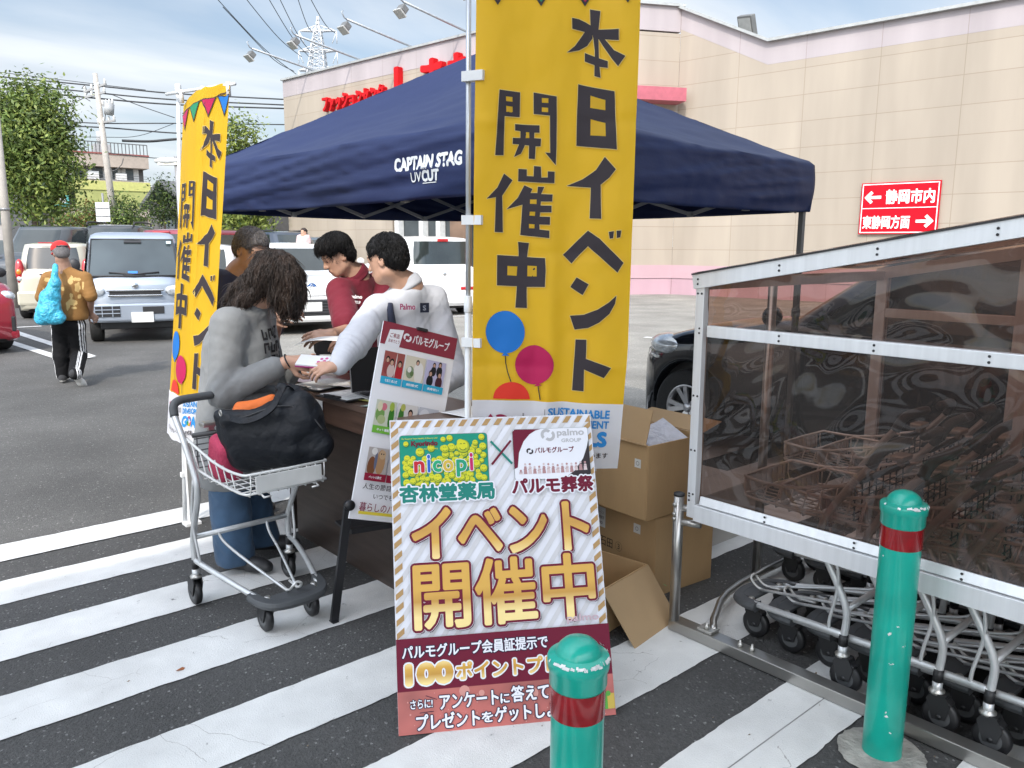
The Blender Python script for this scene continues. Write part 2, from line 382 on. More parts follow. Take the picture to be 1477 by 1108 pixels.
def mesh_obj(name, V, Q, mats, parent, midx=None, smooth=True, relax=1):
    me = bpy.data.meshes.new(name); me.from_pydata(V.tolist(), [], Q.tolist())
    for m in (mats if isinstance(mats, (list, tuple)) else [mats]): me.materials.append(m)
    if midx is not None: me.polygons.foreach_set('material_index', midx)
    me.polygons.foreach_set('use_smooth', [smooth]*len(me.polygons)); me.update()
    o = bpy.data.objects.new(name, me); COL.objects.link(o)
    if parent is not None: o.parent = parent; o.matrix_parent_inverse = PMI(parent)
    if relax:
        s = o.modifiers.new('relax', 'SMOOTH'); s.factor = .5; s.iterations = relax
    return o
def frame(fwd, up=(0, 0, 1)):            # columns: right, forward, up
    f = Vector(fwd).normalized(); r = f.cross(Vector(up)).normalized(); u = r.cross(f); return Matrix((r, f, u)).transposed()
SKIN = mat('skin', (.50, .29, .20), .5, var=.08, scale=30, bump=.05, bscale=300)
SKIN2 = mat('skin_tanned', (.33, .195, .14), .5, var=.1, scale=30, bump=.05, bscale=300)
LIP = mat('lips', (.38, .16, .13), .45); EYEW = mat('eye_dark', (.03, .02, .02), .2); BROW = mat('brow', (.02, .016, .014), .7)
HAIR = mat('black_hair', (.007, .0065, .007), .5, var=.3, scale=90, bump=.6, bscale=220, stretch=(1, 1, .22), spec=.35)
HAIRB = mat('brown_hair', (.030, .017, .011), .5, var=.6, scale=25, bump=.7, bscale=170, stretch=(1, 1, .2))
HAIRG = mat('grey_hair', (.15, .14, .14), .6, var=.4, scale=120, bump=.5, bscale=200)

def strands(name, V, Q, q, R, m, parent, n, L, wave=0, seed=1, crown=(0, -.045, .13), grav=.3, rad=.0011, keep=None):
    """fine locks of hair lying on a hair surface"""
    A = V[Q]; fn = np.cross(A[:, 1]-A[:, 0], A[:, 2]-A[:, 0]); fn /= np.linalg.norm(fn, axis=1)[:, None]+1e-9; fc = A.mean(1); rg = np.random.RandomState(seed); C = np.array(q(*crown)); mb = MB()
    for i in rg.choice(len(Q), n):
        p = fc[i]; nn = fn[i]
        if keep is not None and not keep(p): continue
        d = p-C; d[2] -= grav*np.linalg.norm(d); d -= nn*d.dot(nn); l = np.linalg.norm(d)
        if l < 1e-4: continue
        d = d/l+rg.normal(size=3)*.16; b = np.cross(d, nn); LL = L*rg.uniform(.6, 1.3); ph = rg.rand()*6; pts = []
        for k in range(6):
            t = k/5; pts.append(Vector(p-d*LL*.25+nn*(.0005+.0035*rg.rand()*.6+.004*math.sin(t*3.1))+d*LL*t-nn*LL*.22*t*t+b*wave*math.sin(ph+t*5.5)-np.array((0, 0, 1))*LL*grav*.35*t*t))
        mb.tube(pts, [rad*.7, rad*1.2, rad*1.3, rad*1.1, rad*.8, rad*.15], 0, 3, False)
    return mb.build(name, m, parent)
def head_prims(c, R, s=1.0):
    """c = centre of the skull, R = right/forward/up"""
    def q(x, y, z): return Vector(c)+R @ Vector((x, y, z))*s
    P = [ell(q(0, -.012, .03), (.075*s, .094*s, .088*s), R, .01), ell(q(0, .022, -.03), (.062*s, .066*s, .085*s), R, .03),
         ell(q(0, .045, -.088), (.036*s, .034*s, .028*s), R, .03), cap(q(-.045, .0, -.07), q(-.02, .05, -.095), .022*s, .018*s, .025), cap(q(.045, .0, -.07), q(.02, .05, -.095), .022*s, .018*s, .025),
         cap(q(0, .088, .004), q(0, .104, -.032), .008*s, .0125*s, .012), ell(q(.013, .094, -.036), (.008*s,)*3, None, .008), ell(q(-.013, .094, -.036), (.008*s,)*3, None, .008),
         cap(q(-.032, .078, .022), q(.032, .078, .022), .012*s, None, .02), cap(q(-.017, .084, -.066), q(.017, .084, -.066), .0085*s, None, .01),
         ell(q(.030, .092, .001), (.016*s, .009*s, .008*s), R, .010, True), ell(q(-.030, .094, .001), (.016*s, .009*s, .008*s), R, .010, True),
         ell(q(.030, .075, .001), (.014*s, .012*s, .010*s), R, .005), ell(q(-.030, .075, .001), (.014*s, .012*s, .010*s), R, .005)]
    for e in (-1, 1):
        P += [ell(q(e*.076, -.012, -.012), (.008*s, .020*s, .031*s), R, .006), ell(q(e*.085, -.006, -.010), (.006*s, .010*s, .016*s), R, .005, True)]
    return P, q
def head_mats(V, Q, c, R, s=1.0):
    fc = V[Q].mean(1)-np.array(c); L = fc @ np.array(R)/s; m = np.zeros(len(Q), np.int32)
    x, y, z = np.abs(L[:, 0]), L[:, 1], L[:, 2]
    m[(y > .06) & (((x-.030)/.013)**2+((z-.001)/.0045)**2 < 1)] = 1
    m[(y > .06) & (x < .021) & (np.abs(z+.066) < .007)] = 2
    m[(y > .055) & (np.abs(x-.032) < .018) & (np.abs(z-.026+.08*np.abs(x-.03)) < .0026)] = 3
    return m
def hand_prims(w, d, n, s=1.0, curl=.5, spread=.12, thumb=1, length=.085):
    """w wrist, d direction of the fingers, n = back of the hand (unit), thumb side +1/-1; palm, four bent fingers, thumb"""
    d = Vector(d).normalized(); n = Vector(n); n = (n-d*n.dot(d)).normalized(); x = d.cross(n)*thumb; w = Vector(w); P = []
    P.append(cap(w, w+d*.035*s, .024*s, .026*s, .02))
    for i, (ox, L) in enumerate(((.032, .92), (.011, 1.0), (-.010, .95), (-.029, .76))):
        kn = w+d*(.083-.006*abs(i-1.2))*s+x*ox*s
        P.append(cap(w+d*.03*s+x*ox*.55*s, kn, .0135*s, .0105*s, .012))
        a = curl*.6+i*.07; sd_ = x*(spread*(1.4-i)*.6)
        p = kn
        for j, f in enumerate((.46, .31, .25)):
            v = (d*math.cos(a)-n*math.sin(a)+sd_).normalized(); q = p+v*length*L*f*s
            P.append(cap(p, q, (.0098-.001*j)*s, (.009-.001*j)*s, .004)); p = q; a += curl*(.75 if j == 0 else .6)
    t0 = w+d*.022*s+x*.022*s-n*.006*s; t1 = t0+(d*.55+x*.75-n*.3).normalized()*.042*s; t2 = t1+(d*.85+x*.25-n*.45).normalized()*.034*s; t3 = t2+(d*.95-n*.4).normalized()*.024*s
    P += [cap(t0, t1, .0145*s, .0115*s, .012), cap(t1, t2, .0108*s, .0095*s, .004), cap(t2, t3, .0092*s, .0078*s, .004)]
    return P
# ------------------------------------------------------------------ ground and paint
def asphalt(name, c, sp):
    m = mat(name, c, .85, var=.22, scale=1.1, bump=.55, bscale=140, var2=.22, scale2=.35, detail=9)
    n, l = m.node_tree.nodes, m.node_tree.links; b = n['Principled BSDF']
    src = b.inputs['Base Color'].links[0].from_socket; t = [q for q in n if q.type == 'TEX_COORD'][0]
    v = n.new('ShaderNodeTexVoronoi'); v.inputs['Scale'].default_value = 125; l.new(t.outputs['Object'], v.inputs[0])
    r = n.new('ShaderNodeValToRGB'); r.color_ramp.elements[0].position = 0; r.color_ramp.elements[1].position = .95; r.color_ramp.elements[0].color = (.6,)*3+(1,); r.color_ramp.elements[1].color = (sp*1.7,)*3+(1,); e_ = r.color_ramp.elements.new(.86); e_.color = (1, 1, 1, 1)
    l.new(v.outputs['Color'], r.inputs[0]); x = n.new('ShaderNodeMix'); x.data_type = 'RGBA'; x.blend_type = 'MULTIPLY'; x.inputs[0].default_value = 1
    l.new(src, x.inputs[6]); l.new(r.outputs[0], x.inputs[7]); l.new(x.outputs[2], b.inputs['Base Color']); return m
LOT = asphalt('lot_asphalt', (.125, .122, .115), 1.5); HATCHA = asphalt('hatch_asphalt', (.084, .083, .081), 1.75)
PAINT = mat('road_paint', (.71, .71, .69), .7, var=.06, scale=9, bump=.25, bscale=220, var2=.17, scale2=2.4)
def worn(m, lo, hi, c=(.13, .13, .125)):
    n, l = m.node_tree.nodes, m.node_tree.links; b = n['Principled BSDF']; src = b.inputs['Base Color'].links[0].from_socket
    t = [q for q in n if q.type == 'TEX_COORD'][0]; z = n.new('ShaderNodeTexNoise'); z.inputs['Scale'].default_value = 16; z.inputs['Detail'].default_value = 12; z.inputs['Roughness'].default_value = .72
    l.new(t.outputs['Object'], z.inputs[0]); r = n.new('ShaderNodeValToRGB'); r.color_ramp.elements[0].position = lo; r.color_ramp.elements[1].position = hi
    r.color_ramp.elements[0].color = (0, 0, 0, 1); r.color_ramp.elements[1].color = (1, 1, 1, 1); l.new(z.outputs[0], r.inputs[0])
    x = n.new('ShaderNodeMix'); x.data_type = 'RGBA'; l.new(r.outputs[0], x.inputs[0]); x.inputs[6].default_value = c+(1,); l.new(src, x.inputs[7]); l.new(x.outputs[2], b.inputs['Base Color'])
worn(PAINT, .30, .37)
def cracks(m, sc_, w, c):
    n, l = m.node_tree.nodes, m.node_tree.links; b = n['Principled BSDF']; src = b.inputs['Base Color'].links[0].from_socket; t = [q for q in n if q.type == 'TEX_COORD'][0]
    z = n.new('ShaderNodeTexNoise'); z.inputs['Scale'].default_value = 2.5; z.inputs['Detail'].default_value = 6; l.new(t.outputs['Object'], z.inputs[0]); va = n.new('ShaderNodeVectorMath'); va.operation = 'MULTIPLY_ADD'; va.inputs[1].default_value = (.35, .35, 0); l.new(z.outputs['Color'], va.inputs[0]); l.new(t.outputs['Object'], va.inputs[2])
    v = n.new('ShaderNodeTexVoronoi'); v.feature = 'DISTANCE_TO_EDGE'; v.inputs['Scale'].default_value = sc_; l.new(va.outputs[0], v.inputs[0]); lt = n.new('ShaderNodeMath'); lt.operation = 'LESS_THAN'; lt.inputs[1].default_value = w; l.new(v.outputs['Distance'], lt.inputs[0])
    z2 = n.new('ShaderNodeTexNoise'); z2.inputs['Scale'].default_value = 1.7; l.new(t.outputs['Object'], z2.inputs[0]); g = n.new('ShaderNodeMath'); g.operation = 'GREATER_THAN'; g.inputs[1].default_value = .52; l.new(z2.outputs[0], g.inputs[0]); mu = n.new('ShaderNodeMath'); mu.operation = 'MULTIPLY'; l.new(lt.outputs[0], mu.inputs[0]); l.new(g.outputs[0], mu.inputs[1])
    x = n.new('ShaderNodeMix'); x.data_type = 'RGBA'; l.new(mu.outputs[0], x.inputs[0]); l.new(src, x.inputs[6]); x.inputs[7].default_value = c+(1,); l.new(x.outputs[2], b.inputs['Base Color'])
cracks(PAINT, 2.2, .0018, (.38, .37, .35))
MB().add([(-900, -900, 0), (900, -900, 0), (900, 900, 0), (-900, 900, 0)], [(0, 1, 2, 3)]).build('ground', LOT)['kind'] = 'structure'
MB().add([(-14, -3.4, .004), (11, -3.4, .004), (11, 4.585, .004), (-14, 4.585, .004)], [(0, 1, 2, 3)]).build('walkway_asphalt', HATCHA)['kind'] = 'structure'
CONCL = asphalt('pale_asphalt', (.33, .315, .28), 1.2)
MB().add([(3.6, 4.6, .004), (14, 4.6, .004), (14, -20, .004), (60, -20, .004), (60, 45, .004), (13, 45, .004), (6.2, 18, .004), (3.7, 9.5, .004)], [(0, 1, 2, 3, 4, 5, 6, 7)]).build('pale_driveway', CONCL)['kind'] = 'structure'
rnd = random.Random(4)
def stripe(mb, u0, u1, n0, n1, z=.008, step=.022, jit=.0019):
    k = int((u1-u0)/step); a = 0; b = 0; vs = []
    for i in range(k+1):
        a = a*.75+rnd.gauss(0, jit*.7); b = b*.75+rnd.gauss(0, jit*.7); u = u0+(u1-u0)*i/k
        vs += [(u, n0+a, z), (u, n1+b, z)]
    mb.add(vs, [(2*i, 2*i+2, 2*i+3, 2*i+1) for i in range(k)])
mb = MB()
stripe(mb, -9, 7, 4.592, 4.86)
for a, b in ((4.02, 4.31), (3.445, 3.735), (2.866, 3.16), (2.265, 2.56), (1.68, 1.98), (1.10, 1.385), (.52, .775), (-.06, .22)): stripe(mb, -4, 6.2, a, b)
mb.build('hatch_stripes', PAINT)['kind'] = 'structure'
MB().box((2.3, 1.238, .0087), (3.4, .004, .0008)).build('paint_seam', mat('seam', (.25, .25, .24), .8))['kind'] = 'structure'
mb = MB()
def gline(a, b, w, z=.009):
    A, B = G(*a), G(*b); d = (B-A).normalized(); s = Vector((-d.y, d.x, 0))*w/2
    mb.add([A-s+UP*z, B-s+UP*z, B+s+UP*z, A+s+UP*z], [(0, 1, 2, 3)])
gline((-60, 453), (131, 515), .15); gline((-60, 470), (98, 521), .15); gline((96, 521), (133, 515.5), .15, .013)
gline((22, 473), (60, 471), .13); gline((300, 470), (700, 455), .13); gline((930, 487), (1500, 530), .16); gline((-300, 470), (-20, 474), .13)
mb.build('parking_lines', PAINT)['kind'] = 'structure'
# leaf scraps and grit lying on the hatch
mb = MB()
for i in range(120):
    u, n = rnd.uniform(-1, 3.6), rnd.uniform(.3, 4.4); r = rnd.choice((.003, .004, .006)); a = rnd.random()*3
    mb.add([(u+r*math.cos(a+q), n+r*.7*math.sin(a+q), .0095+.002*(q > 3)) for q in (0, 1.6, 3.1, 4.6)], [(0, 1, 2, 3)])
mb.build('grit', mat('grit_mat', (.20, .15, .10), .9, var=.4, scale=3))['kind'] = 'stuff'
e = G(641/2.4617, 680+712/2.4617); mb = MB(); mb.add([e+Vector((math.cos(q)*.018, math.sin(q)*.009, .011+.003*math.sin(q*2))) for q in (0, 1, 2, 3.1, 4.2, 5.2)], [tuple(range(6))])
tag(mb.build('dry_leaf', mat('dry_leaf_mat', (.30, .10, .035), .8)), 'small dry brown leaf lying on a white hatch stripe', 'leaf')

# ------------------------------------------------------------------ shop behind the photographer: its tall porch shades the hatch
WHITEW = mat('porch_wall', (.72, .70, .66), .8, var=.06)
t = thing('drugstore_porch', 'tall flat porch roof on round columns behind the hatched walkway', 'porch', (0, -3.2, 0))
MB().box((-5, -1.55, 5.72), (34, 3.9, .3)).build('porch_roof', WHITEW, t)
MB().box((6.2, .0, 7.0), (14.5, .5, 2.6)).build('shade_block', mat('shade_block_green', (.25, .42, .36), .5), t)  # unseen block, added to shade the right roof face of the tent
for x in (-13, -7, 9.5): MB().lathe([(.22, 0), (.22, 5.57)], Matrix.Translation((x, -2.2, 0)), 0, 20).build('column', WHITEW, t)
t = thing('drugstore', 'pale drugstore front set far behind the photographer', 'building', (0, -24, 0))
MB().box((2, -30, 3.2), (60, 10, 6.4), 0).build('wall', WHITEW, t)
MB().box((2, -24.96, 1.5), (24, .1, 2.8)).build('shop_window', mat('shop_glass', (.05, .06, .06), .06, var=.3, scale=.8), t)

# ------------------------------------------------------------------ big pale clothing store beyond the lot
def wall_panels(name, c, bw=2.08, bh=.74, off=(0, 0)):
    m = mat(name, c, .8, var=.05, scale=1.6, bump=.06, bscale=30, var2=.15, scale2=.9, detail=8, stretch=(1, 1, .14))
    n, l = m.node_tree.nodes, m.node_tree.links; b = n['Principled BSDF']; src = b.inputs['Base Color'].links[0].from_socket
    tcn = n.new('ShaderNodeTexCoord'); s = n.new('ShaderNodeSeparateXYZ'); cb = n.new('ShaderNodeCombineXYZ'); l.new(tcn.outputs['Object'], s.inputs[0])
    l.new(s.outputs[0], cb.inputs[0]); l.new(s.outputs[2], cb.inputs[1]); mpn = n.new('ShaderNodeMapping'); mpn.inputs['Location'].default_value = (off[0], off[1], 0); l.new(cb.outputs[0], mpn.inputs[0])
    br = n.new('ShaderNodeTexBrick'); br.offset = 0; br.inputs['Scale'].default_value = 1; br.inputs['Brick Width'].default_value = bw; br.inputs['Row Height'].default_value = bh
    br.inputs['Mortar Size'].default_value = .010; br.inputs['Mortar Smooth'].default_value = .2; br.inputs['Color1'].default_value = (1, 1, 1, 1); br.inputs['Color2'].default_value = (.955, .95, .945, 1); br.inputs['Mortar'].default_value = (.74, .70, .66, 1)
    l.new(mpn.outputs[0], br.inputs[0]); x = n.new('ShaderNodeMix'); x.data_type = 'RGBA'; x.blend_type = 'MULTIPLY'; x.inputs[0].default_value = 1
    l.new(src, x.inputs[6]); l.new(br.outputs[0], x.inputs[7]); l.new(x.outputs[2], b.inputs['Base Color']); return m
BEIGE = wall_panels('beige_panels', (.40, .345, .28)); LILAC = wall_panels('lilac_panels', (.42, .375, .385), 2.08, 50, (0, 3))
PINK1 = mat('pink_band', (.46, .31, .34), .75, var=.06, scale=.8); PINK2 = wall_panels('pink_base', (.49, .325, .37), 1.04, 50, (0, 3))
COPING = mat('coping_metal', (.40, .41, .40), .5, metal=.3)
RED = mat('sign_red', (.52, .010, .014), .55, var=.05, spec=.15)
wd = Vector((.107, -.994, 0)).normalized(); wn_ = Vector((-.994, -.107, 0)).normalized(); wz = math.atan2(wd.y, wd.x)
store = thing('clothing_store', 'large beige panelled clothing store with lilac top band and red sign letters', 'building', (21.78, 16.81, 0), wz)
# local frame of the store: x along the wall to the right, y away from the lot, z up; side wall plane y = 0, front plane y = -2.1
def lb(name, bx, mats, bev=0):
    m = MB()
    for c, d, i in bx: m.box(c, d, i)
    return m.build(name, mats, store, True, bev=bev)
def wall_prof(x0, x1, prof, y, th, mname, mats, name):     # wall with a stepped top outline; prof = [(x, ztop)]
    m = MB(); pts = [(x0, prof[2])]
lb('side_wall', [((13.5, .15, .24+3.2), (27, .3, 5.72), 0)], [BEIGE])
m = MB(); m.prism([(0, 6.30), (27, 6.30), (27, 6.9), (3.0, 6.9), (0, 8.38)], 0, .3, 0, axes((1, 0, 0), (0, 0, 1), (0, -1, 0), (0, .3, 0))); m.build('side_wall', [BEIGE], store, True)
m = MB(); m.prism([(0, 8.38), (3.0, 6.9), (27, 6.9), (27, 7.53), (3.0, 7.53), (0, 9.02)], 0, .3, 0, axes((1, 0, 0), (0, 0, 1), (0, -1, 0), (0, .297, 0))); m.build('top_band', [LILAC], store, True)
m = MB(); m.bar((-.05, .1, 9.06), (3.02, .1, 7.57), .5, .08); m.bar((3.0, .1, 7.57), (27, .1, 7.57), .5, .08); m.build('coping', COPING, store, True)
lb('pink_band', [((13.5, .14, .755), (27, .32, .43), 0)], [PINK1]); lb('pink_base', [((13.5, .15, .265), (27, .29, .53), 0)], [PINK2])
fx0, fx1, fy = -19.85, -1.4, -2.08
L = fx1-fx0; cx_ = (fx0+fx1)/2
lb('front_wall', [((cx_, fy+.15, 5.65), (L, .3, 5.3), 0), ((fx0+3.9, fy+.15, 1.5), (7.8, .3, 3.0), 0)], [BEIGE])
lb('front_top_band', [((cx_, fy+.145, 8.67), (L, .31, .74), 0)], [LILAC]); lb('front_coping', [((cx_, fy+.15, 9.08), (L+.1, .5, .08), 0)], [COPING])
lb('end_wall', [((fx0+.15, fy+10, 4.5), (.3, 20-.4, 9.0), 0)], [BEIGE])
ch = math.atan2(0-fy, 0-fx1); Lc = math.hypot(fx1, fy); mid = Vector((fx1/2, fy/2, 0)); Rc = Matrix.Rotation(ch, 3, 'Z')
m = MB(); m.box(mid+Vector((0, 0, 4.6))+Rc @ Vector((0, .16, 0)), (Lc, .3, 7.3), 0, Rc); m.build('corner_wall', [BEIGE], store, True)
m = MB(); m.box(mid+Vector((0, 0, .755))+Rc @ Vector((0, .14, 0)), (Lc, .32, .43), 0, Rc); m.build('corner_pink_band', [PINK1], store, True)
m = MB(); m.box(mid+Vector((0, 0, .265))+Rc @ Vector((0, .15, 0)), (Lc, .29, .53), 0, Rc); m.build('corner_pink_base', [PINK2], store, True)
m = MB(); m.box(mid+Vector((0, 0, 8.67))+Rc @ Vector((0, .155, 0)), (Lc, .31, .74), 0, Rc); m.build('corner_band', [LILAC], store, True)
m = MB(); m.box(mid+Vector((0, 0, 9.085))+Rc @ Vector((0, .15, 0)), (Lc+.2, .5, .08), 0, Rc); m.build('corner_coping', [COPING], store, True)
m = MB(); m.box(mid+Vector((0, 0, 6.28))+Rc @ Vector((0, -.35, 0)), (Lc-.1, .72, .40), 0, Rc); m.box((-5.5, fy-.4, 6.28), (8.6, .78, .40), 0); m.build('canopy', mat('canopy_red', (.40, .10, .13), .5), store, True)
# glazed entrance in the front
FR = mat('white_frame', (.68, .69, .68), .4); DG = mat('entrance_glass', (.05, .06, .065), .05, var=.5, scale=.7); BRN = mat('entrance_inside', (.17, .11, .075), .6, var=.3, scale=1.2)
lb('entrance_glass', [((-6.6, fy+.2, 1.5), (11, .1, 3.0), 0), ((-8.1, fy+.1, 1.45), (1.1, .1, 2.7), 1), ((-5.2, fy+.1, 1.45), (1.3, .1, 2.7), 1)], [DG, BRN])
lb('entrance_frame', [((x, fy-.02, 1.5), (.22, .3, 3.0), 0) for x in (-11.6, -10.1, -9.1, -7.0, -6.0, -4.0, -2.2)]+[((-6.8, fy-.02, 3.06), (10, .3, .18), 0)], [FR])
lb('shade_roof', [((cx_, 6, 8.2), (L, 14, .2), 0), ((13.5, 8, 7.0), (27, 15, .2), 0)], [COPING])
# red letters standing proud of the front
def solid_text(body, x0, z0, x1, z1, y, th, bold):
    V, Fs, _ = text2d(body); n = len(V); m = MB()
    P = [(x0+(x1-x0)*a, z0+(z1-z0)*b) for a, b in V]
    ec = {}
    for f in Fs:
        for i in range(len(f)): k = (f[i], f[(i+1) % len(f)]); ec[k] = 1
    edge = [k for k in ec if (k[1], k[0]) not in ec]
    for j, (dx, dz) in enumerate(((0, 0), (.03, 0), (-.03, 0), (0, .03), (0, -.03), (.02, .02), (-.02, -.02), (.02, -.02), (-.02, .02))):
        o = .0015*j; dx, dz = dx*(z1-z0)*1.5, dz*(z1-z0)*1.5; m.add([(p[0]+dx, y-th-o, p[1]+dz) for p in P]+[(p[0]+dx, y-.002, p[1]+dz) for p in P], [tuple(f) for f in Fs]+[(a, b, b+n, a+n) for a, b in edge])
    return m
# x of the photo's s-coordinate on the front plane: px 690 -> s 0
s0 = (Vector((18.96, 23.53, 0))-Vector((21.78, 16.81, 0))).dot(wd)
solid_text('ファッションセンター', s0-9.45, 7.28, s0-4.75, 7.92, fy, .22, .05).build('lettering', [RED], store, True)
solid_text('しまむら', s0-4.45, 6.95, s0+1.6, 8.42, fy, .25, .07).build('lettering', [RED], store, True)

# red direction board on the side wall
SG = mat('board_red', (.52, .006, .018), .6, var=.04, spec=.12); SW = flat('board_white', (.85, .85, .85))
ds = thing('direction_board', 'red wall sign with white arrows and two lines of white lettering', 'sign', tuple(Vector((21.78, 16.81, 1.95))+wd*6.03+wn_*.05), wz)
MB().box((1.01, .0, .69), (2.02, .06, 1.38)).build('panel', [SG], ds, True)
p = Print(.004, .034); W_, H_ = 2.02, 1.38
for a in ((.03, .03, W_-.03, .055), (.03, H_-.055, W_-.03, H_-.03), (.03, .055, .055, H_-.055), (W_-.055, .055, W_-.03, H_-.055), (.055, .685, W_-.055, .705)): p.rect(*a, SW)
p.up(); p.text('静岡市内', .66, .80, 1.90, 1.19, SW, .035); p.text('東静岡方面', .09, .14, 1.33, .50, SW, .035)
for (x, d, y) in ((.10, 1, .99), (1.92, -1, .33)):
    p.rect(min(x+d*.06, x+d*.44), y-.04, max(x+d*.06, x+d*.44), y+.04, SW)
    for q in (1, -1): p.line((x+d*.03, y-q*.025), (x+d*.20, y+q*.145), .085, SW); p.up()
p.build('lettering', axes((1, 0, 0), (0, 0, 1), (0, -1, 0), (0, 0, 0)), ds).matrix_parent_inverse = Matrix()

# floodlights reaching out over the front
LAMP = mat('lamp_housing', (.17, .17, .165), .45, metal=.3); LGL = mat('lamp_glass', (.40, .40, .38), .15); ARM = mat('lamp_arm', (.36, .38, .40), .45, metal=.5)
ords = ['farthest', 'second', 'third', 'fourth', 'nearest']
def flood():
    t = thing('floodlight', 'x', 'floodlight', (0, 0, 0), wz, 'floodlights on arms along the store roof')
    MB().tube([(0, .2, -.08), (0, .2, .1), (0, -.1, .14), (0, -2.9, .52)], .045, 0, 8).build('arm', ARM, t, True)
    R = Matrix.Rotation(math.radians(-38), 3, 'X')
    h = MB(); h.box((0, -2.95, .26), (.32, .26, .24), 0, R, .03); h.box(Vector((0, -2.95, .26))+R @ Vector((0, .0, -.19)), (.38, .36, .07), 1, R, .02); h.build('lamp_head', [LAMP, LGL], t, True)
    MB().tube([(0, -2.86, .5), (0, -3.0, .55), (0, -3.12, .74), (0, -3.05, .78)], .025, 0, 6).build('bracket', ARM, t, True); return t
f0 = flood()
for i, s in enumerate((-10.7, -7.4, -4.05, -.85, 2.3)):
    o = f0 if i == 0 else copy_tree(f0)
    o.location = Vector((18.96, 23.53, 9.14))+wd*s+wn_*(-.15); o['label'] = ords[i]+' long-armed floodlight on the store roof edge above the red letters'
q = D(1085, 44, 27.5)
t = thing('roof_floodlight', 'square grey floodlight on a short post above the notch in the store roof', 'floodlight', (q.x, q.y, 6.9), wz)
MB().box((0, 0, .55), (.16, .16, 1.1)).build('post', ARM, t, True); MB().box((0, 0, 1.12), (.62, .4, .05)).build('bracket', ARM, t, True)
Rq = Matrix.Rotation(-.35, 3, 'Z') @ Matrix.Rotation(math.radians(24), 3, 'X') @ Matrix.Rotation(.16, 3, 'Y')
h = MB(); h.box((-.15, -.05, 1.72), (.62, .20, .72), 0, Rq, .03); h.box(Vector((-.15, -.05, 1.72))+Rq @ Vector((0, -.105, 0)), (.50, .02, .58), 1, Rq); h.bar((0, 0, 1.1), (-.05, 0, 1.45), .3, .05); h.build('lamp_head', [LAMP, LGL], t, True)
# ------------------------------------------------------------------ hill, houses, poles, wires and trees beyond the lot
def gauss_hill(x, y): return 0
hm = mat('hill_blue', (.10, .16, .24), .9, var=.2, scale=.01)
c0 = D(285, 350, 1500); m = MB()
def hill(u, v):
    a = (u-.5)*900; r = 36+62*math.exp(-((u-.53)/.14)**2)+26*math.exp(-((u-.2)/.12)**2)+9*mnoise.noise((u*9, 2, 0))
    p = c0+RH*a+FH*(v*400); return (p.x, p.y, -5+r*math.sin(min(1, v*1.3)*math.pi/2))
m.grid(hill, 60, 10); m.build('hills', hm)['kind'] = 'structure'

def gframe(px0, Y0, px1, Y1):           # frame of a facade seen between two columns of the photo at two depths
    A, B = D(px0, 350, Y0), D(px1, 350, Y1); A.z = B.z = 0
    d = (B-A); L = d.length; d.normalize(); return A, L, math.atan2(d.y, d.x)
def zat(px, py, Y): return D(px, py, Y).z
def hb(t, name, mats, bx, bev=0):
    m = MB()
    for b in bx: m.box(*b)
    return m.build(name, mats, t, True, bev=bev)
CON = mat('house_cream', (.44, .37, .31), .8, var=.08, var2=.15); DKW = mat('dark_wall', (.11, .105, .10), .7); WIN = mat('house_glass', (.10, .12, .13), .1, var=.5, scale=.5)
RAIL = mat('dark_rail', (.09, .09, .09), .5); YEL = mat('yellow_net', (.47, .47, .16), .8, var=.12); WHT = mat('white_trim', (.72, .72, .70), .6)
A, L, rz = gframe(78, 56, 222, 60); s = 56
t = thing('apartment_house', 'low three storey apartment house with yellow netting and a railed flat roof', 'building', A, rz)
zt = zat(150, 222, 58); z3 = zat(150, 240, 58); z2 = zat(150, 260, 58); z1 = zat(150, 271, 58); z0 = zat(150, 300, 58); zb = zat(150, 312, 58)
hb(t, 'wall', [DKW, CON], [((L/2, 4.6, zt/2-.1), (L-.3, 7.2, zt-.4), 0), ((L/2, .9, (zt+z3)/2), (L, 2.0, zt-z3), 1), ((L/2, .9, z2-.13), (L, 2.0, .25), 1), ((L/2, .9, (z0+zb)/2), (L, 1.9, z0-zb), 1), ((.15, .9, zt/2), (.25, 1.8, zt), 1), ((L-.12, .9, zb/2), (.3, 1.9, zb), 1)])
hb(t, 'roof_trim', [mat('trim_red', (.25, .07, .06), .6)], [((L/2, .9, zt+.05), (L+.1, 2.1, .1), 0)])
m = MB()
for i in range(28): m.box((L*i/27, .1, zt+.42), (.05, .05, .8))
m.box((L/2, .1, zt+.82), (L, .06, .06)); m.build('roof_railing', RAIL, t, True)
hb(t, 'net_panel', [YEL], [((L*.53, -.12, (z2+z1)/2-.1), (L*.94, .06, z2-z1+.1), 0)])
hb(t, 'net_panel', [mat('yellow_net_low', (.35, .37, .13), .8, var=.2, scale=1.5)], [((L*.62, -.06, (z1+z0)/2), (L*.76, .05, z1-z0), 0)])
for k, (x, zc, w, h) in enumerate(((.14, .5, 1.6, 1.5), (.33, .5, 1.1, 1.6), (.50, .5, 1.6, 1.5), (.68, .5, .8, 1.6), (.83, .5, 1.1, 1.6))):
    wo = hb(t, 'window', [WHT], [((L*x, .98, z2+.9), (w+.15, .08, h+.1), 0)]); wm = MB(); wm.box((L*x, .93, z2+.9), (w*.46, .06, h*.9)); wm.build('pane', WIN, t, True)
hb(t, 'balcony_rail', [RAIL], [((L/2, .05, z2+.5+.02*i), (L*.95, .02, .025), 0) for i in range(-22, 1, 8)])
hb(t, 'air_unit', [WHT], [((L*.44, .4, z2+.35), (.7, .4, .55), 0)]); hb(t, 'air_unit', [WHT], [((L*.72, .4, z2+.3), (.7, .4, .5), 0)])
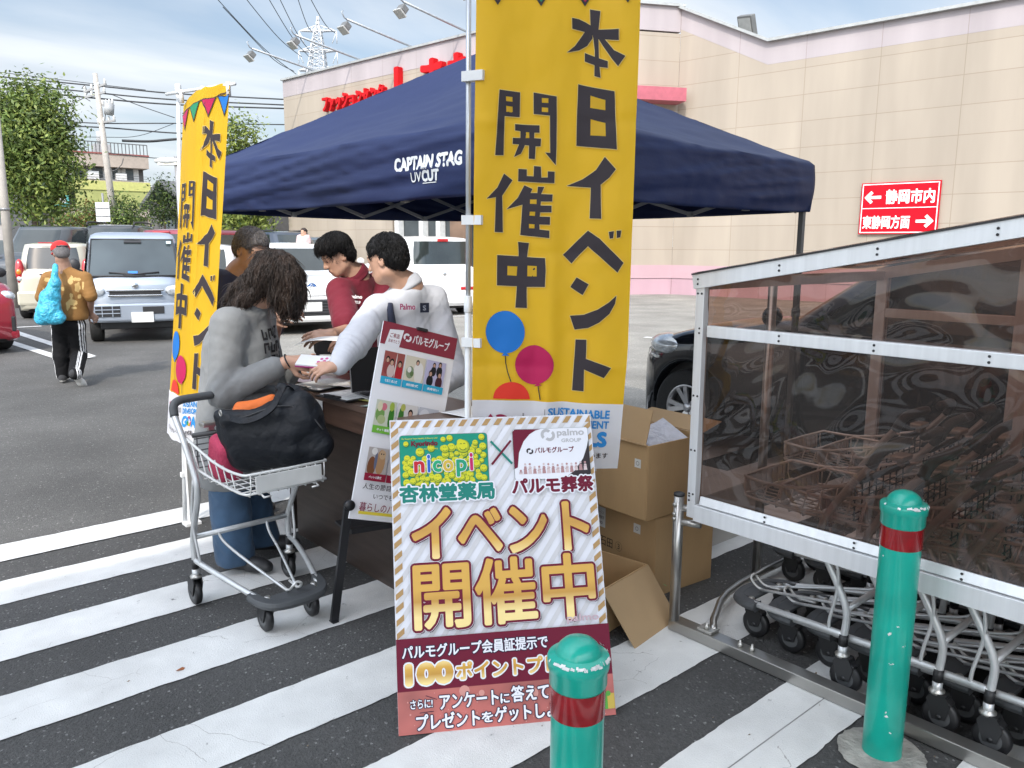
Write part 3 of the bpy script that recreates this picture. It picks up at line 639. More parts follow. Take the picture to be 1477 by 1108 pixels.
hb(t, 'shop_sign', [mat('teal_sign', (.10, .42, .40), .5), flat('w_s', (.8, .8, .8))], [((L*.07, -.2, z0+.4), (1.3, .08, .75), 0), ((L*.07, -.25, z0+.4), (.9, .02, .3), 1)])
hb(t, 'porch', [CON, DKW], [((L*.9, -.1, .55), (2.6, .5, 1.1), 0), ((L*.62, .2, zb/2-.1), (6, .3, zb-.3), 1)])
m = MB(); zr = zt
m.tube([(L*.27, 3, zr), (L*.27, 3, zr+2.9)], .03); m.tube([(L*.24, 3, zr+2.4), (L*.30, 3, zr+2.4)], .02); m.tube([(L*.22, 3, zr+1.6), (L*.31, 3, zr+1.6)], .02)
for q in range(5): m.tube([(L*(.235+.014*q), 2.7, zr+2.4), (L*(.235+.014*q), 3.3, zr+2.4)], .012)
m.build('roof_aerial', RAIL, t, True)
m = MB(); m.box((L*.62, 3, zr+.6), (1.1, 1, .7)); m.tube([(L*.62, 3, zr+.9), (L*.62, 3, zr+1.9)], .25); m.build('roof_tank', mat('tank_grey', (.35, .36, .36), .6), t, True)
# gabled dark house right of it
A, L, rz = gframe(222, 48, 262, 46)
t = thing('gabled_house', 'small dark walled house with a grey tiled gable roof', 'house', A, rz); zr = zat(240, 262, 48); ze = zat(240, 290, 48)
hb(t, 'wall', [DKW], [((L/2+.9, 3, ze/2), (L+2.4, 6, ze), 0)])
m = MB(); m.prism([(-.8, ze-.2), (L*.45, zr), (L+1.6, ze-.3), (L+1.6, ze-.5), (L*.45, zr-.25), (-.8, ze-.45)][::-1], -.4, 6.5, 0, axes((1, 0, 0), (0, 0, 1), (0, -1, 0), (0, 6.2, 0))); m.build('roof', mat('tile_grey', (.13, .13, .13), .6, var=.3, scale=5), t, True)
hb(t, 'window', [WIN], [((L*.7, -.04, ze*.65), (1, .1, 1), 0)])
A, L, rz = gframe(-40, 52, 18, 52)
t = thing('grey_block', 'pale grey block with dark windows at the far left behind the round tree', 'building', A, rz); zt = zat(0, 232, 52)
hb(t, 'wall', [mat('pale_grey', (.40, .37, .35), .8, var2=.2)], [((L/2, 3, zt/2), (L, 6, zt), 0)])
for i in range(3):
    for k in range(2): hb(t, 'window', [WIN], [((L*(.3+.35*k), -.03, 1.2+2.1*i), (1.1, .1, 1.1), 0)])
A, L, rz = gframe(338, 46, 470, 52)
t = thing('storage_shed', 'low dark garage and cream shed beyond the lot under the tent edge', 'shed', A, rz)
hb(t, 'wall', [DKW, mat('blue_grey', (.10, .13, .18), .6), mat('cream_sheet', (.42, .38, .28), .6)], [((L*.28, 2, 1.9), (L*.5, 4, 3.8), 0), ((L*.60, 1.9, 2.0), (L*.16, 4, 4.0), 1), ((L*.85, 2, 1.75), (L*.34, 4, 3.5), 2)])
hb(t, 'roof', [mat('shed_roof', (.33, .32, .29), .6)], [((L*.85, 1.8, 3.6), (L*.38, 4.6, .25), 0)])
hb(t, 'shutter', [mat('shutter_grey', (.20, .19, .17), .6)], [((L*.32, -.05, 1.5), (L*.2, .1, 2.6), 0)])
m = MB()
for i in range(9): m.box((L*(.72+.03*i), -.03, 1.7), (.06, .05, 3.2))
m.build('wall_rib', mat('rib', (.36, .33, .25), .6), t, True)

# utility pole
Yp = 40
a, b = D(137, 106, Yp), D(171, 345, Yp); b.z = 0
CONC = mat('concrete_pole', (.40, .37, .33), .85, var=.12)
t = thing('utility_pole', 'leaning concrete utility pole with crossarms and insulators', 'pole', b)
def ap(x, y, Y=Yp): return D(x, y, Y)
MB().tube([b, a], [.20, .11], 0, 12).build('pole', CONC, t)
STEEL = mat('pole_steel', (.28, .28, .28), .5, metal=.5); INS = mat('insulator', (.55, .55, .53), .3)
def arm(x0, y0, x1, y1):
    m = MB(); A, B = ap(x0, y0), ap(x1, y1); m.bar(A, B, .09, .09); m.build('crossarm', STEEL, t)
    for k in (.05, .35, .65, .95):
        P = A+(B-A)*k; MB().lathe([(.02, 0), (.07, .05), (.04, .1), (.07, .15), (.02, .25)], Matrix.Translation(P), 0, 10).build('insulator', INS, t)
arm(121, 133, 153, 121); arm(122, 141, 152, 133); arm(141, 178, 166, 174); arm(148, 152, 163, 150)
MB().tube([ap(157, 166), ap(158, 150)], .22, 0, 14).build('transformer', mat('trafo', (.33, .34, .34), .5), t)
MB().tube(smooth_path([ap(152, 165), ap(150, 200), ap(158, 240), ap(165, 246), ap(175, 238), ap(178, 228)]), .02, 0, 6).build('cable_loop', RAIL, t)
MB().tube(smooth_path([ap(118, 128), ap(122, 124), ap(126, 134), ap(122, 140), ap(130, 146)]), .02, 0, 6).build('cable_loop', RAIL, t)
WIRE = mat('wire', (.02, .022, .025), .6)
def wire(pts, r, label):
    m = MB(); m.tube(smooth_path(pts, 5), r, 0, 6); tag(m.build('overhead_wire', WIRE), label, 'wire', 'overhead wires')
W = [([(-60, 105), (135, 123.5), (252, 135), (420, 144)], .032, 'topmost street wire passing the head of the leaning pole'),
     ([(-60, 113), (130, 133), (252, 144), (420, 152)], .032, 'street wire just below the topmost one at the leaning pole'),
     ([(-60, 122), (130, 141), (252, 151), (420, 157)], .036, 'third street wire down from the leaning pole head'),
     ([(60, 173), (145, 178), (252, 178), (420, 180)], .026, 'level wire meeting the lower crossarm of the leaning pole'),
     ([(60, 180), (148, 184), (200, 188), (252, 192), (330, 194)], .032, 'sagging wire just under the lower crossarm of the leaning pole'),
     ([(176, 203), (215, 204), (252, 201), (330, 196)], .06, 'thick black cable ending short of the leaning pole'),
     ([(-60, 97), (30, 108), (135, 121), (210, 130)], .016, 'thin upper wire left of the leaning pole'),
     ([(160, 136), (200, 152), (252, 170)], .018, 'thin wire slanting down to the right from the pole head'),
     ([(95, 153), (120, 142), (130, 138)], .018, 'short stay wire rising from the tree to the pole head'),
     ([(60, 196), (150, 198), (200, 196), (252, 178)], .014, 'thin wire rising to the right behind the leaning pole'),
     ([(150, 220), (222, 228), (240, 227)], .02, 'low wire running from the leaning pole to the street lamp')]
for p_, r_, l_ in W: wire([D(x, y, Yp+.3*i) for i, (x, y) in enumerate(p_)], r_, l_)

# steel lattice pylon far beyond, and its lines
PYL = mat('pylon_steel', (.62, .64, .66), .5); Yt = 230
t = thing('power_pylon', 'white lattice power pylon rising behind the store roof', 'pylon', D(458, 350, Yt)*1)
m = MB(); cx0 = 458.5
def lv(y): return 1.6+(y-22)*.085 if y > 38 else .35+(y-22)*.08
ys = [24, 31, 38, 46, 55, 64, 73, 82, 91, 100, 110, 122, 136, 155, 180, 210, 250, 300, 352]
def cor(y):
    h_ = lv(y)*.9 if y < 60 else lv(y); c = D(cx0, y, Yt); s_ = h_*Yt/FPX*1.35
    return [c+RH*(s_*i)+FH*(s_*j) for i, j in ((-1, -1), (1, -1), (1, 1), (-1, 1))]
for y0, y1 in zip(ys, ys[1:]):
    P, Q = cor(y0), cor(y1)
    for k in range(4):
        m.tube([P[k], Q[k]], .20, 0, 4); m.tube([P[k], Q[(k+1) % 4]], .11, 0, 4); m.tube([P[(k+1) % 4], Q[k]], .11, 0, 4); m.tube([Q[k], Q[(k+1) % 4]], .11, 0, 4)
m.build('mast', PYL, t)
for y, w0, top in ((45, 27, 37), (74, 28, 64), (102, 28, 92)):
    m = MB(); c = D(cx0, top, Yt)
    for s_ in (-1, 1):
        e = D(cx0+s_*w0, y, Yt)
        for q in cor(y): m.tube([q, e], .16, 0, 4)
        m.tube([c+RH*s_*.6, e], .16, 0, 4)
        for k in (.33, .66): m.tube([c+(e-c)*k, D(cx0, y, Yt)+(e-D(cx0, y, Yt))*k], .08, 0, 4); m.tube([c+(e-c)*k, D(cx0, y, Yt)+(e-D(cx0, y, Yt))*(k-.3)], .08, 0, 4)
        for d_ in (-1, 1): m.tube([e, e+Vector((0, 0, -3.2))-RH*s_*1.3*(d_ > 0)], .13, 0, 5)
    m.build('crossarm', PYL, t)
HV = [((320, 0), (427, 107)), ((361, 0), (435, 82)), ((392, 0), (446, 82)), ((407, 0), (449, 76)), ((432, 0), (451, 47)), ((452, 0), (484, 48)), ((360, 45), (424, 103))]
for i, (a, b) in enumerate(HV):
    A, B = D(a[0]+(a[0]-b[0])*.6, a[1]+(a[1]-b[1])*.6, 90), D(b[0], b[1], Yt-2)
    mid_ = (A+B)/2-UP*1.2; m = MB(); m.tube(smooth_path([A, mid_, B], 6), [.045+.055*k/12 for k in range(13)], 0, 5)
    tag(m.build('power_line', WIRE), ('first', 'second', 'third', 'fourth', 'fifth', 'sixth', 'lowest')[i]+' power line from the left, running from the top edge down to the white pylon', 'power line', 'power lines of the pylon')

# street lamp, light pole, sign back
a, b = D(-13, 100, 20), D(11, 345, 20); b.z = 0
t = thing('light_pole', 'thick grey concrete pole at the left edge in front of the round tree', 'pole', b)
MB().tube([b, a], [.11, .085], 0, 14).build('pole', CONC, t); MB().tube([b+(a-b)*.42, b+(a-b)*.43], .115, 0, 14).build('band', STEEL, t)
q = D(262, 350, 27); q.z = 0
t = thing('street_lamp', 'grey street lamp head peeping out left of the yellow banner', 'street lamp', q)
hd = D(232, 232, 27); MB().tube([q, q+UP*4.4], .07, 0, 10).build('pole', STEEL, t); MB().tube([q+UP*4.3, hd], .04, 0, 8).build('arm', STEEL, t)
m = MB(); ra = (D(256, 233, 27)-hd); m.ball(hd+ra*.42, (.46, .15, .12), 0, 16, 10, Matrix.Rotation(math.atan2(ra.y, ra.x), 3, 'Z')); m.box(hd+ra*.45-UP*.09, (.62, .2, .08), 1, Matrix.Rotation(math.atan2(ra.y, ra.x), 3, 'Z')); m.build('lamp_head', [mat('lamp_grey', (.5, .51, .5), .5), mat('lamp_lens', (.68, .66, .55), .3)], t)
q = D(152, 350, 27); q.z = 0; rr = math.atan2(RH.y, RH.x)
t = thing('road_sign', 'back of a white road sign on a thin post above the parked cars', 'sign', q, rr)
z0, z1 = zat(152, 320, 27), zat(152, 292, 27)
MB().tube([(0, .06, 0), (0, .06, z1+.3)], .035, 0, 8).build('post', STEEL, t, True)
m = MB(); m.box((0, 0, (z0+z1)/2), (.46, .03, z1-z0), 0, None, .008); m.box((0, -.025, (z0+z1)/2+.13), (.44, .02, .03), 1); m.box((0, -.025, (z0+z1)/2-.13), (.44, .02, .03), 1); m.build('panel', [mat('sign_back', (.62, .63, .63), .5), STEEL], t, True)

# ------------------------------------------------------------------ trees
def leafmat(name, c, var=.5):
    m = mat(name, c, .5, var=var, scale=2.2, spec=.35)
    n, l = m.node_tree.nodes, m.node_tree.links; b = n['Principled BSDF']; o = [q for q in n if q.type == 'OUTPUT_MATERIAL'][0]
    tr = n.new('ShaderNodeBsdfTranslucent'); ms = n.new('ShaderNodeMixShader'); ms.inputs[0].default_value = .28
    l.new(b.inputs['Base Color'].links[0].from_socket, tr.inputs[0]); l.new(b.outputs[0], ms.inputs[1]); l.new(tr.outputs[0], ms.inputs[2]); l.new(ms.outputs[0], o.inputs[0]); return m
LEAF1 = leafmat('leaf_green', (.115, .17, .04)); LEAF2 = leafmat('leaf_yellowgreen', (.24, .29, .07)); LEAF3 = leafmat('leaf_dark', (.035, .060, .020)); LEAFR = leafmat('leaf_brown', (.20, .10, .035))
BARK = mat('bark', (.12, .09, .07), .9, var=.3, scale=12, bump=.4, bscale=30)
def tree(name, label, base, blobs, nleaf, size, mats, seed, trunk_r=.12, group=None, wts=(.62, .3, .08), flatn=.5):
    rg = random.Random(seed); t = thing(name, label, 'tree' if 'tree' in name else 'bush', base, 0, group); m = MB(); tot = sum(r[0]*r[1]*r[2] for _, r in blobs)
    cen = sum((Vector(c) for c, _ in blobs), Vector())/len(blobs)
    for c, r in blobs:
        k = int(nleaf*r[0]*r[1]*r[2]/tot); ncl = max(4, k//26); cl = []
        for _ in range(ncl):
            d = Vector((rg.gauss(0, 1), rg.gauss(0, 1), rg.gauss(0, 1))).normalized(); rad = rg.uniform(.55, 1.06)**.6
            cl.append(Vector(c)+Vector((d.x*r[0]*rad, d.y*r[1]*rad, d.z*r[2]*rad)))
        for i in range(k):
            q = cl[i % ncl]+Vector((rg.gauss(0, 1), rg.gauss(0, 1), rg.gauss(0, 1)))*size*1.5
            out = (q-cen).normalized(); nrm = (out*.7+Vector((rg.gauss(0, 1), rg.gauss(0, 1), rg.gauss(0, 1)+.5))*.6).normalized()
            x = nrm.cross(Vector((rg.gauss(0, 1), rg.gauss(0, 1), rg.gauss(0, 1)))).normalized(); y = nrm.cross(x); L = size*rg.uniform(.6, 1.25); w = L*.42
            mi = 0 if rg.random() < wts[0] else (1 if rg.random() < wts[1]/(wts[1]+wts[2]) else 2)
            m.add([q-x*L*.5, q-x*L*.1+y*w*.5-nrm*L*.04, q+x*L*.5-nrm*L*.1, q-x*L*.1-y*w*.5-nrm*L*.04], [(0, 1, 2, 3)], mi)
    m.build('crown', mats, t)
    tp = MB(); top = Vector((cen.x, cen.y, cen.z+.2)); b0 = Vector(base); tp.tube(smooth_path([b0, b0+(top-b0)*.35+Vector((.06, 0, 0)), b0+(top-b0)*.7, top], 4), [trunk_r*(1-.05*i) for i in range(13)], 0, 9)
    for c, r in blobs:
        e = Vector(c); f = b0+(top-b0)*rg.uniform(.45, .75); tp.tube(smooth_path([f, (f+e)/2+UP*.12, e], 3), [trunk_r*.5*(1-.12*i) for i in range(7)], 0, 6)
    tp.build('trunk', BARK, t); return t
def at(x, y, Y): return tuple(D(x, y, Y))
q = D(48, 350, 32); q.z = 0
def bl(x, y, Y, rx, rz_): k = Y/FPX; return (at(x, y, Y), (rx*k, rx*k*.9, rz_*k))
tree('broadleaf_tree', 'tall rounded broadleaf tree with glossy green leaves at the left edge', q, [bl(20, 160, 32, 44, 36), bl(62, 165, 32, 40, 40), bl(28, 215, 32.5, 52, 46), bl(68, 235, 31.6, 40, 44), bl(35, 275, 32, 40, 38), bl(66, 290, 31.8, 32, 26), bl(-12, 190, 32, 38, 50), bl(48, 200, 31.2, 34, 40), bl(74, 195, 32, 26, 40)], 26000, .20, [LEAF1, LEAF2, LEAF3], 1, .16)
q = D(345, 350, 38); q.z = 0
tree('broadleaf_tree', 'light green tree whose top shows between the yellow banner and the blue tent', q, [bl(345, 200, 38, 24, 24), bl(336, 240, 38, 30, 30), bl(350, 290, 38, 32, 28), bl(330, 318, 37.5, 34, 16), bl(368, 318, 38, 24, 12)], 9000, .22, [LEAF2, LEAF1, LEAF3], 2, .13)
q = D(180, 350, 40); q.z = 0
tree('round_bush', 'rounded dark green bush right of the road sign back', q, [bl(178, 310, 40, 26, 22), bl(188, 318, 39.5, 20, 16)], 2600, .17, [LEAF1, LEAF3, LEAF2], 3, .06)
q = D(122, 350, 41); q.z = 0
tree('round_bush', 'reddish brown leaved low bush between the tree and the road sign', q, [bl(125, 312, 41, 24, 14), bl(104, 318, 40, 20, 12), bl(142, 318, 41, 16, 12)], 2400, .17, [LEAF1, LEAFR, LEAF2], 4, .06, None, (.55, .3, .15))
q = D(236, 350, 44); q.z = 0
tree('dark_tree', 'narrow dark evergreen tree beside the gabled house', q, [bl(236, 300, 44, 16, 26), bl(238, 278, 44, 11, 18)], 2200, .18, [LEAF3, LEAF1, LEAF2], 5, .08)
# ------------------------------------------------------------------ cars
def paint(name, c, metal=.0, rough=.28): return mat('paint_'+name, c, rough, metal=metal, var=.04, scale=2, coat=.8)
GLASS = mat('car_glass', (.022, .028, .028), .03, var=.4, scale=1.2, spec=.6, coat=.3); TYRE = mat('tyre', (.018, .018, .018), .8, bump=.3, bscale=90); RIM = mat('alloy_rim', (.55, .55, .56), .28, metal=.85)
DKP = mat('dark_plastic', (.022, .022, .024), .5); CHR = mat('chrome', (.75, .76, .77), .12, metal=1); PLATE = mat('number_plate', (.62, .62, .60), .5); HL = mat('headlamp', (.55, .58, .60), .08, var=.5, scale=14, coat=1, metal=.3)
TL = mat('tail_lamp', (.42, .012, .015), .12, coat=1); AMB = mat('amber_lamp', (.65, .22, .02), .15, coat=1); STEELW = mat('steel_wheel', (.32, .33, .34), .4, metal=.6); SEAM = mat('door_gap', (.02, .02, .02), .7)
def wheel(parent, x, y, r, rim, side, spokes=5, dark=False):
    w = MB(); Mx = axes((1, 0, 0), (0, 0, 1), (0, -1, 0), (x, y, r))
    w.lathe([(r*.60, -.085), (r*.9, -.095), (r*.985, -.07), (r, -.03), (r, .03), (r*.985, .07), (r*.9, .095), (r*.60, .085)], Mx, 0, 36, True, False)
    o = w.build('wheel', TYRE, parent, True); m = MB(); s = -side
    m.lathe([(r*.62, s*.08), (r*.60, s*.09), (r*.55, s*.08), (r*.52, s*.03)], Mx, 0, 36, True, False)
    m.lathe([(.001, s*.022), (r*.6, s*.02)], Mx, 1, 30, True, False)
    for k in range(spokes):
        a = 2*math.pi*k/spokes; ca, sa = math.cos(a), math.sin(a)
        for d_ in ((-.13, .13) if spokes <= 6 else (0,)):
            a2 = a+d_*1.6; p0 = Mx @ Vector((r*.10*math.cos(a), r*.10*math.sin(a), s*.055)); p1 = Mx @ Vector((r*.56*math.cos(a2), r*.56*math.sin(a2), s*.075))
            m.bar(p0, p1, .036*r/.3, .02, 0, (0, 1, 0))
    m.lathe([(.001, s*.068), (r*.13, s*.066), (r*.17, s*.04)], Mx, 0, 18, True, False)
    q = m.build('rim', [rim, DKP], o, True); return o
def car(name, label, cat, pos, hd, P):
    """x forward, y left, z up, origin on the ground under the middle"""
    t = thing(name, label, cat, pos, hd, P.get('group'))
    L, W, H = P['L'], P['W'], P['H']; hw = W/2; xf, xr = L/2, -L/2; r = P.get('r', .29); wf, wr = P['wf'], P['wr']
    hood, tail, belt = P['hood'], P['tail'], P['belt']; xA, xB, xC, xD = P['glass']; nose = P.get('nose', hood-.14); zb = .17
    def top(x):
        if x >= xA: k = (x-xA)/(xf-xA); return belt*(1-k)+0*k+(-(belt-hood)*min(1, 3*k))*(1-k)+k*nose if False else (belt-(belt-hood)*min(1, k*4) if k < .25 else hood-(hood-nose)*((k-.25)/.75)**2)
        if x <= xD: k = (xD-x)/max(.01, (xD-xr)); return belt-(belt-tail)*k
        return belt
    rf = P.get('round', .16)
    def wid(x):
        e = min(xf-x, x-xr)/ (L*.16); e = max(0, min(1, e)); return hw*(1-rf*(1-math.sqrt(max(0, 1-(1-e)**2))))
    ar = r*1.20
    def arch(x):
        z = 0
        for c in (wf, wr):
            if abs(x-c) < ar: z = max(z, r+math.sqrt(ar*ar-(x-c)**2)*1.0)
        return z
    xs = sorted(set([xr+L*i/46 for i in range(47)]+[c+ar*math.cos(math.pi*k/12) for c in (wf, wr) for k in range(13)]+[xf-.02, xf-.06, xr+.02, xr+.06])); n = 9; vs = []; fs = []; mi = []
    for x in xs:
        w = wid(x); zt = top(x); e = min(xf-x, x-xr); sq = 1-.07*max(0, 1-e/.08); bo = zb+.06*max(0, 1-e/.12)
        za = arch(x); zs = max(bo+.02, za); zm = max(bo+.28, zs+.03) if za else bo+.28; zt_ = zt*1.0-(.05*max(0, 1-e/.06)); zsh = max(zm+.02, zt_-.13); zm = min(zm, zsh-.01); zs = min(zs, zm-.01)
        ring = [(0, bo), (w*.80*sq, max(bo, min(za, zs))), (w*.985*sq, zs), (w*1.0*sq, zm), (w*.992*sq, zsh), (w*.955*sq, zt_-.035), (w*.86*sq, zt_), (w*.45*sq, zt_+.03), (0, zt_+.04)]
        vs += [(x, y, z) for y, z in ring]+[(x, -y, z) for y, z in ring]
    k2 = 2*n
    for i in range(len(xs)-1):
        for j in range(n-1):
            a = i*k2+j; fs.append((a, a+k2, a+k2+1, a+1)); a += n; fs.append((a, a+1, a+k2+1, a+k2))
            mi += [1 if j == 0 else 0]*2
    for i, fl in ((0, 0), (len(xs)-1, 1)):
        for j in range(n-1):
            a = i*k2+j; f = (a, a+1, a+n+1, a+n); fs.append(f[::-1] if fl else f); mi.append(0)
    b = MB(); b.add(vs, fs, 0, True); b.m = mi; b.build('body', [P['paint'], DKP], t, True)
    # cabin: plan outline lofted from belt to roof; glass faces become windows of their own
    wb, wt_ = hw*.93, hw*P.get('tuck', .78); NP, NL = 72, 10; ex = P.get('sq', 5.0)
    def outl(a, lv):
        z = belt-.02+(H-.06-belt+.02)*lv; bulge = math.sin(lv*math.pi)*.02
        fx = xA+(xB-xA)*lv; rx = xD+(xC-xD)*lv; c = (fx+rx)/2; h = (fx-rx)/2; w = wb+(wt_-wb)*lv**1.3+bulge
        ca, sa = math.cos(a), math.sin(a); q = (abs(ca)**ex+abs(sa)**ex)**(-1/ex)
        return (c+h*q*ca, w*q*sa, z)
    groups = {'cabin': MB(), 'windscreen': MB(), 'rear_window': MB(), 'side_window': MB(), 'side_window2': MB()}
    pil = P.get('pillars', [])
    angs = []
    for k in range(NP): angs.append(2*math.pi*(k+.5)/NP)
    for k in range(NP):
        a0, a1 = angs[k], angs[(k+1) % NP]+(2*math.pi if k == NP-1 else 0)
        for l in range(NL):
            q = [outl(a0, l/NL), outl(a1, l/NL), outl(a1, (l+1)/NL), outl(a0, (l+1)/NL)]
            cx = sum(p[0] for p in q)/4; am = ((a0+a1)/2) % (2*math.pi); lv = (l+.5)/NL; g = 'cabin'
            wloc = wb+(wt_-wb)*lv**1.3; fy_ = abs(sum(p[1] for p in q)/4)/wloc; fx = xA+(xB-xA)*lv; rx = xD+(xC-xD)*lv; rel = (cx-rx)/(fx-rx)
            front = math.cos(am) > 0
            if fy_ < .93 and .05 < lv < .93 and (rel > .97 or rel < .03): g = 'windscreen' if front else ('rear_window' if lv > P.get('rw', .1) else 'cabin')
            elif fy_ > .97 and .06 < lv < .86 and .05 < rel < .93 and all(abs(cx-pp) > .045 for pp in pil): g = 'side_window' if math.sin(am) > 0 else 'side_window2'
            groups[g].add(q, [(0, 1, 2, 3)], 0, True)
    N2 = 8
    for k in range(NP):                                   # roof
        a0, a1 = angs[k], angs[(k+1) % NP]; e0, e1 = outl(a0, 1), outl(a1, 1); cxr = (xB+xC)/2
        for l in range(N2):
            def rp(e, s_): return (cxr+(e[0]-cxr)*(1-s_), e[1]*(1-s_), e[2]+.06*(1-(1-s_)**3))
            groups['cabin'].add([rp(e0, l/N2), rp(e1, l/N2), rp(e1, (l+1)/N2), rp(e0, (l+1)/N2)], [(0, 1, 2, 3)], 0, True)
    def weld(mb):
        d = {}; nv = []; mp_ = []
        for v in mb.v:
            kk = tuple(round(c, 4) for c in v)
            if kk not in d: d[kk] = len(nv); nv.append(v)
            mp_.append(d[kk])
        keep = [(tuple(mp_[i] for i in f), m_, s_) for f, m_, s_ in zip(mb.f, mb.m, mb.sm)]; keep = [(f, m_, s_) for f, m_, s_ in keep if len(set(f)) >= 3]
        ff = []
        for f, m_, s_ in keep:
            g_ = []
            for i in f:
                if i not in g_: g_.append(i)
            ff.append(tuple(g_))
        mb.v = nv; mb.f = ff; mb.m = [k_[1] for k_ in keep]; mb.sm = [k_[2] for k_ in keep]; return mb
    for g, mb in groups.items():
        if mb.f: weld(mb).build(g.rstrip('2'), P['roofpaint'] if (g == 'cabin' and 'roofpaint' in P) else (P['paint'] if g == 'cabin' else GLASS), t, True)
    for sx in (wf, wr):
        for sy in (1, -1): wheel(t, sx, sy*(hw-.10), r, P.get('rim', RIM), sy, P.get('spokes', 5))
    for sx in (wf, wr): MB().box((sx, 0, r+.1), (ar*2.02, W-.34, r*1.7), 0).build('wheel_well', DKP, t, True)
    for s_ in (1, -1):                                    # mirrors, handles, door gaps
        mm = MB(); mm.ball((xA-.12, s_*(hw+.05), belt+.07), (.06, .10, .075), 0); mm.build('mirror', P.get('mirror', P['paint']), t, True)
        for hx in P.get('handles', []): hh = MB(); hh.box((hx, s_*(hw-.002), belt-.13), (.16, .03, .03), 0, None, .01); hh.build('door_handle', P['paint'], t, True)
        for gx in P.get('gaps', []): gg = MB(); gg.box((gx, s_*(hw-.004), belt-.30), (.010, .018, .5), 0); gg.build('door_gap', SEAM, t, True)
    return t
def box_part(t, name, m, bx, bev=.012):
    mb = MB()
    for b in bx: mb.box(b[0], b[1], 0, b[2] if len(b) > 2 else None, bev)
    return mb.build(name, m, t, True)
def lens(t, name, m, c, r, R=None): MB().ball(c, r, 0, 18, 12, R).build(name, m, t, True)
def head_to(dx, dy): v = RH*dx+FH*dy; return math.atan2(v.y, v.x)      # heading given as right / away from the camera
HATCH = dict(L=3.4, W=1.48, H=1.47, wf=1.15, wr=-1.20, r=.27, hood=.93, tail=.95, belt=.94, glass=(1.0, .35, -1.35, -1.62), tuck=.80, round=.20, pillars=(-.1, -.95), handles=(.0, -.9), gaps=(.75, -.1, -1.0))
SEDAN = dict(L=4.4, W=1.70, H=1.46, wf=1.35, wr=-1.25, r=.31, hood=.92, tail=.96, belt=.93, glass=(1.05, .25, -1.05, -1.75), tuck=.76, round=.22, pillars=(-.3, -1.2), handles=(-.15, -1.0), gaps=(.8, -.25, -1.2))
SUV = dict(L=4.7, W=1.85, H=1.85, wf=1.4, wr=-1.4, r=.37, hood=1.10, tail=1.12, belt=1.12, glass=(1.05, .35, -1.95, -2.2), tuck=.80, round=.16, pillars=(-.2, -1.2), handles=(-.1, -1.1), gaps=(.8, -.2, -1.2))
VAN = dict(L=3.4, W=1.48, H=1.78, wf=1.15, wr=-1.2, r=.28, hood=.98, tail=1.0, belt=.98, glass=(1.2, .65, -1.5, -1.62), tuck=.84, round=.14, pillars=(-.1, -.9), handles=(.0, -.75), gaps=(.8, -.1, -1.0))
def P_(base, **k): d = dict(base); d.update(k); return d
def place(px, Y, hd, back):              # ground point under the middle of a car whose near end shows at px, Y; back = half length along heading
    q = D(px, 350, Y); q.z = 0; return q+Vector((math.cos(hd), math.sin(hd), 0))*back
# --- silver pickup
hd = head_to(math.sin(math.radians(24)), -math.cos(math.radians(24))); q = place(190, 13.0, hd, -1.7)
SIL = paint('silver_blue', (.34, .385, .45), .35, .3)
t = thing('pickup_truck', 'silver light pickup truck facing the viewer beside the walking man', 'pickup truck', q, hd)
b = MB()
def trk(u, v):                           # closed cab skin: u round the plan, v up
    return None
lv = [(.34, 1.70, .40, .70), (.42, 1.715, .40, .725), (.70, 1.70, .40, .735), (.92, 1.685, .38, .735), (1.02, 1.64, .36, .735), (1.12, 1.55, .35, .73), (1.40, 1.28, .33, .70), (1.66, 1.03, .31, .665), (1.73, .93, .33, .64), (1.77, .80, .38, .58), (1.785, .72, .45, .45)]
NP = 56
def tpt(k, l):
    z, xf_, xb_, w = lv[l]; a = 2*math.pi*(k+.5)/NP; ex = 7; ca, sa = math.cos(a), math.sin(a); qq = (abs(ca)**ex+abs(sa)**ex)**(-1/ex)
    return ((xf_+xb_)/2+(xf_-xb_)/2*qq*ca-(.06*(w*qq*sa/.73)**2 if ca > .2 else 0), w*qq*sa, z)
vs = [tpt(k, l) for l in range(len(lv)) for k in range(NP)]
b.add(vs, [(l*NP+k, l*NP+(k+1) % NP, (l+1)*NP+(k+1) % NP, (l+1)*NP+k) for l in range(len(lv)-1) for k in range(NP)]+[tuple((len(lv)-1)*NP+k for k in range(NP))], 0, True)
b.build('cab', SIL, t, True)
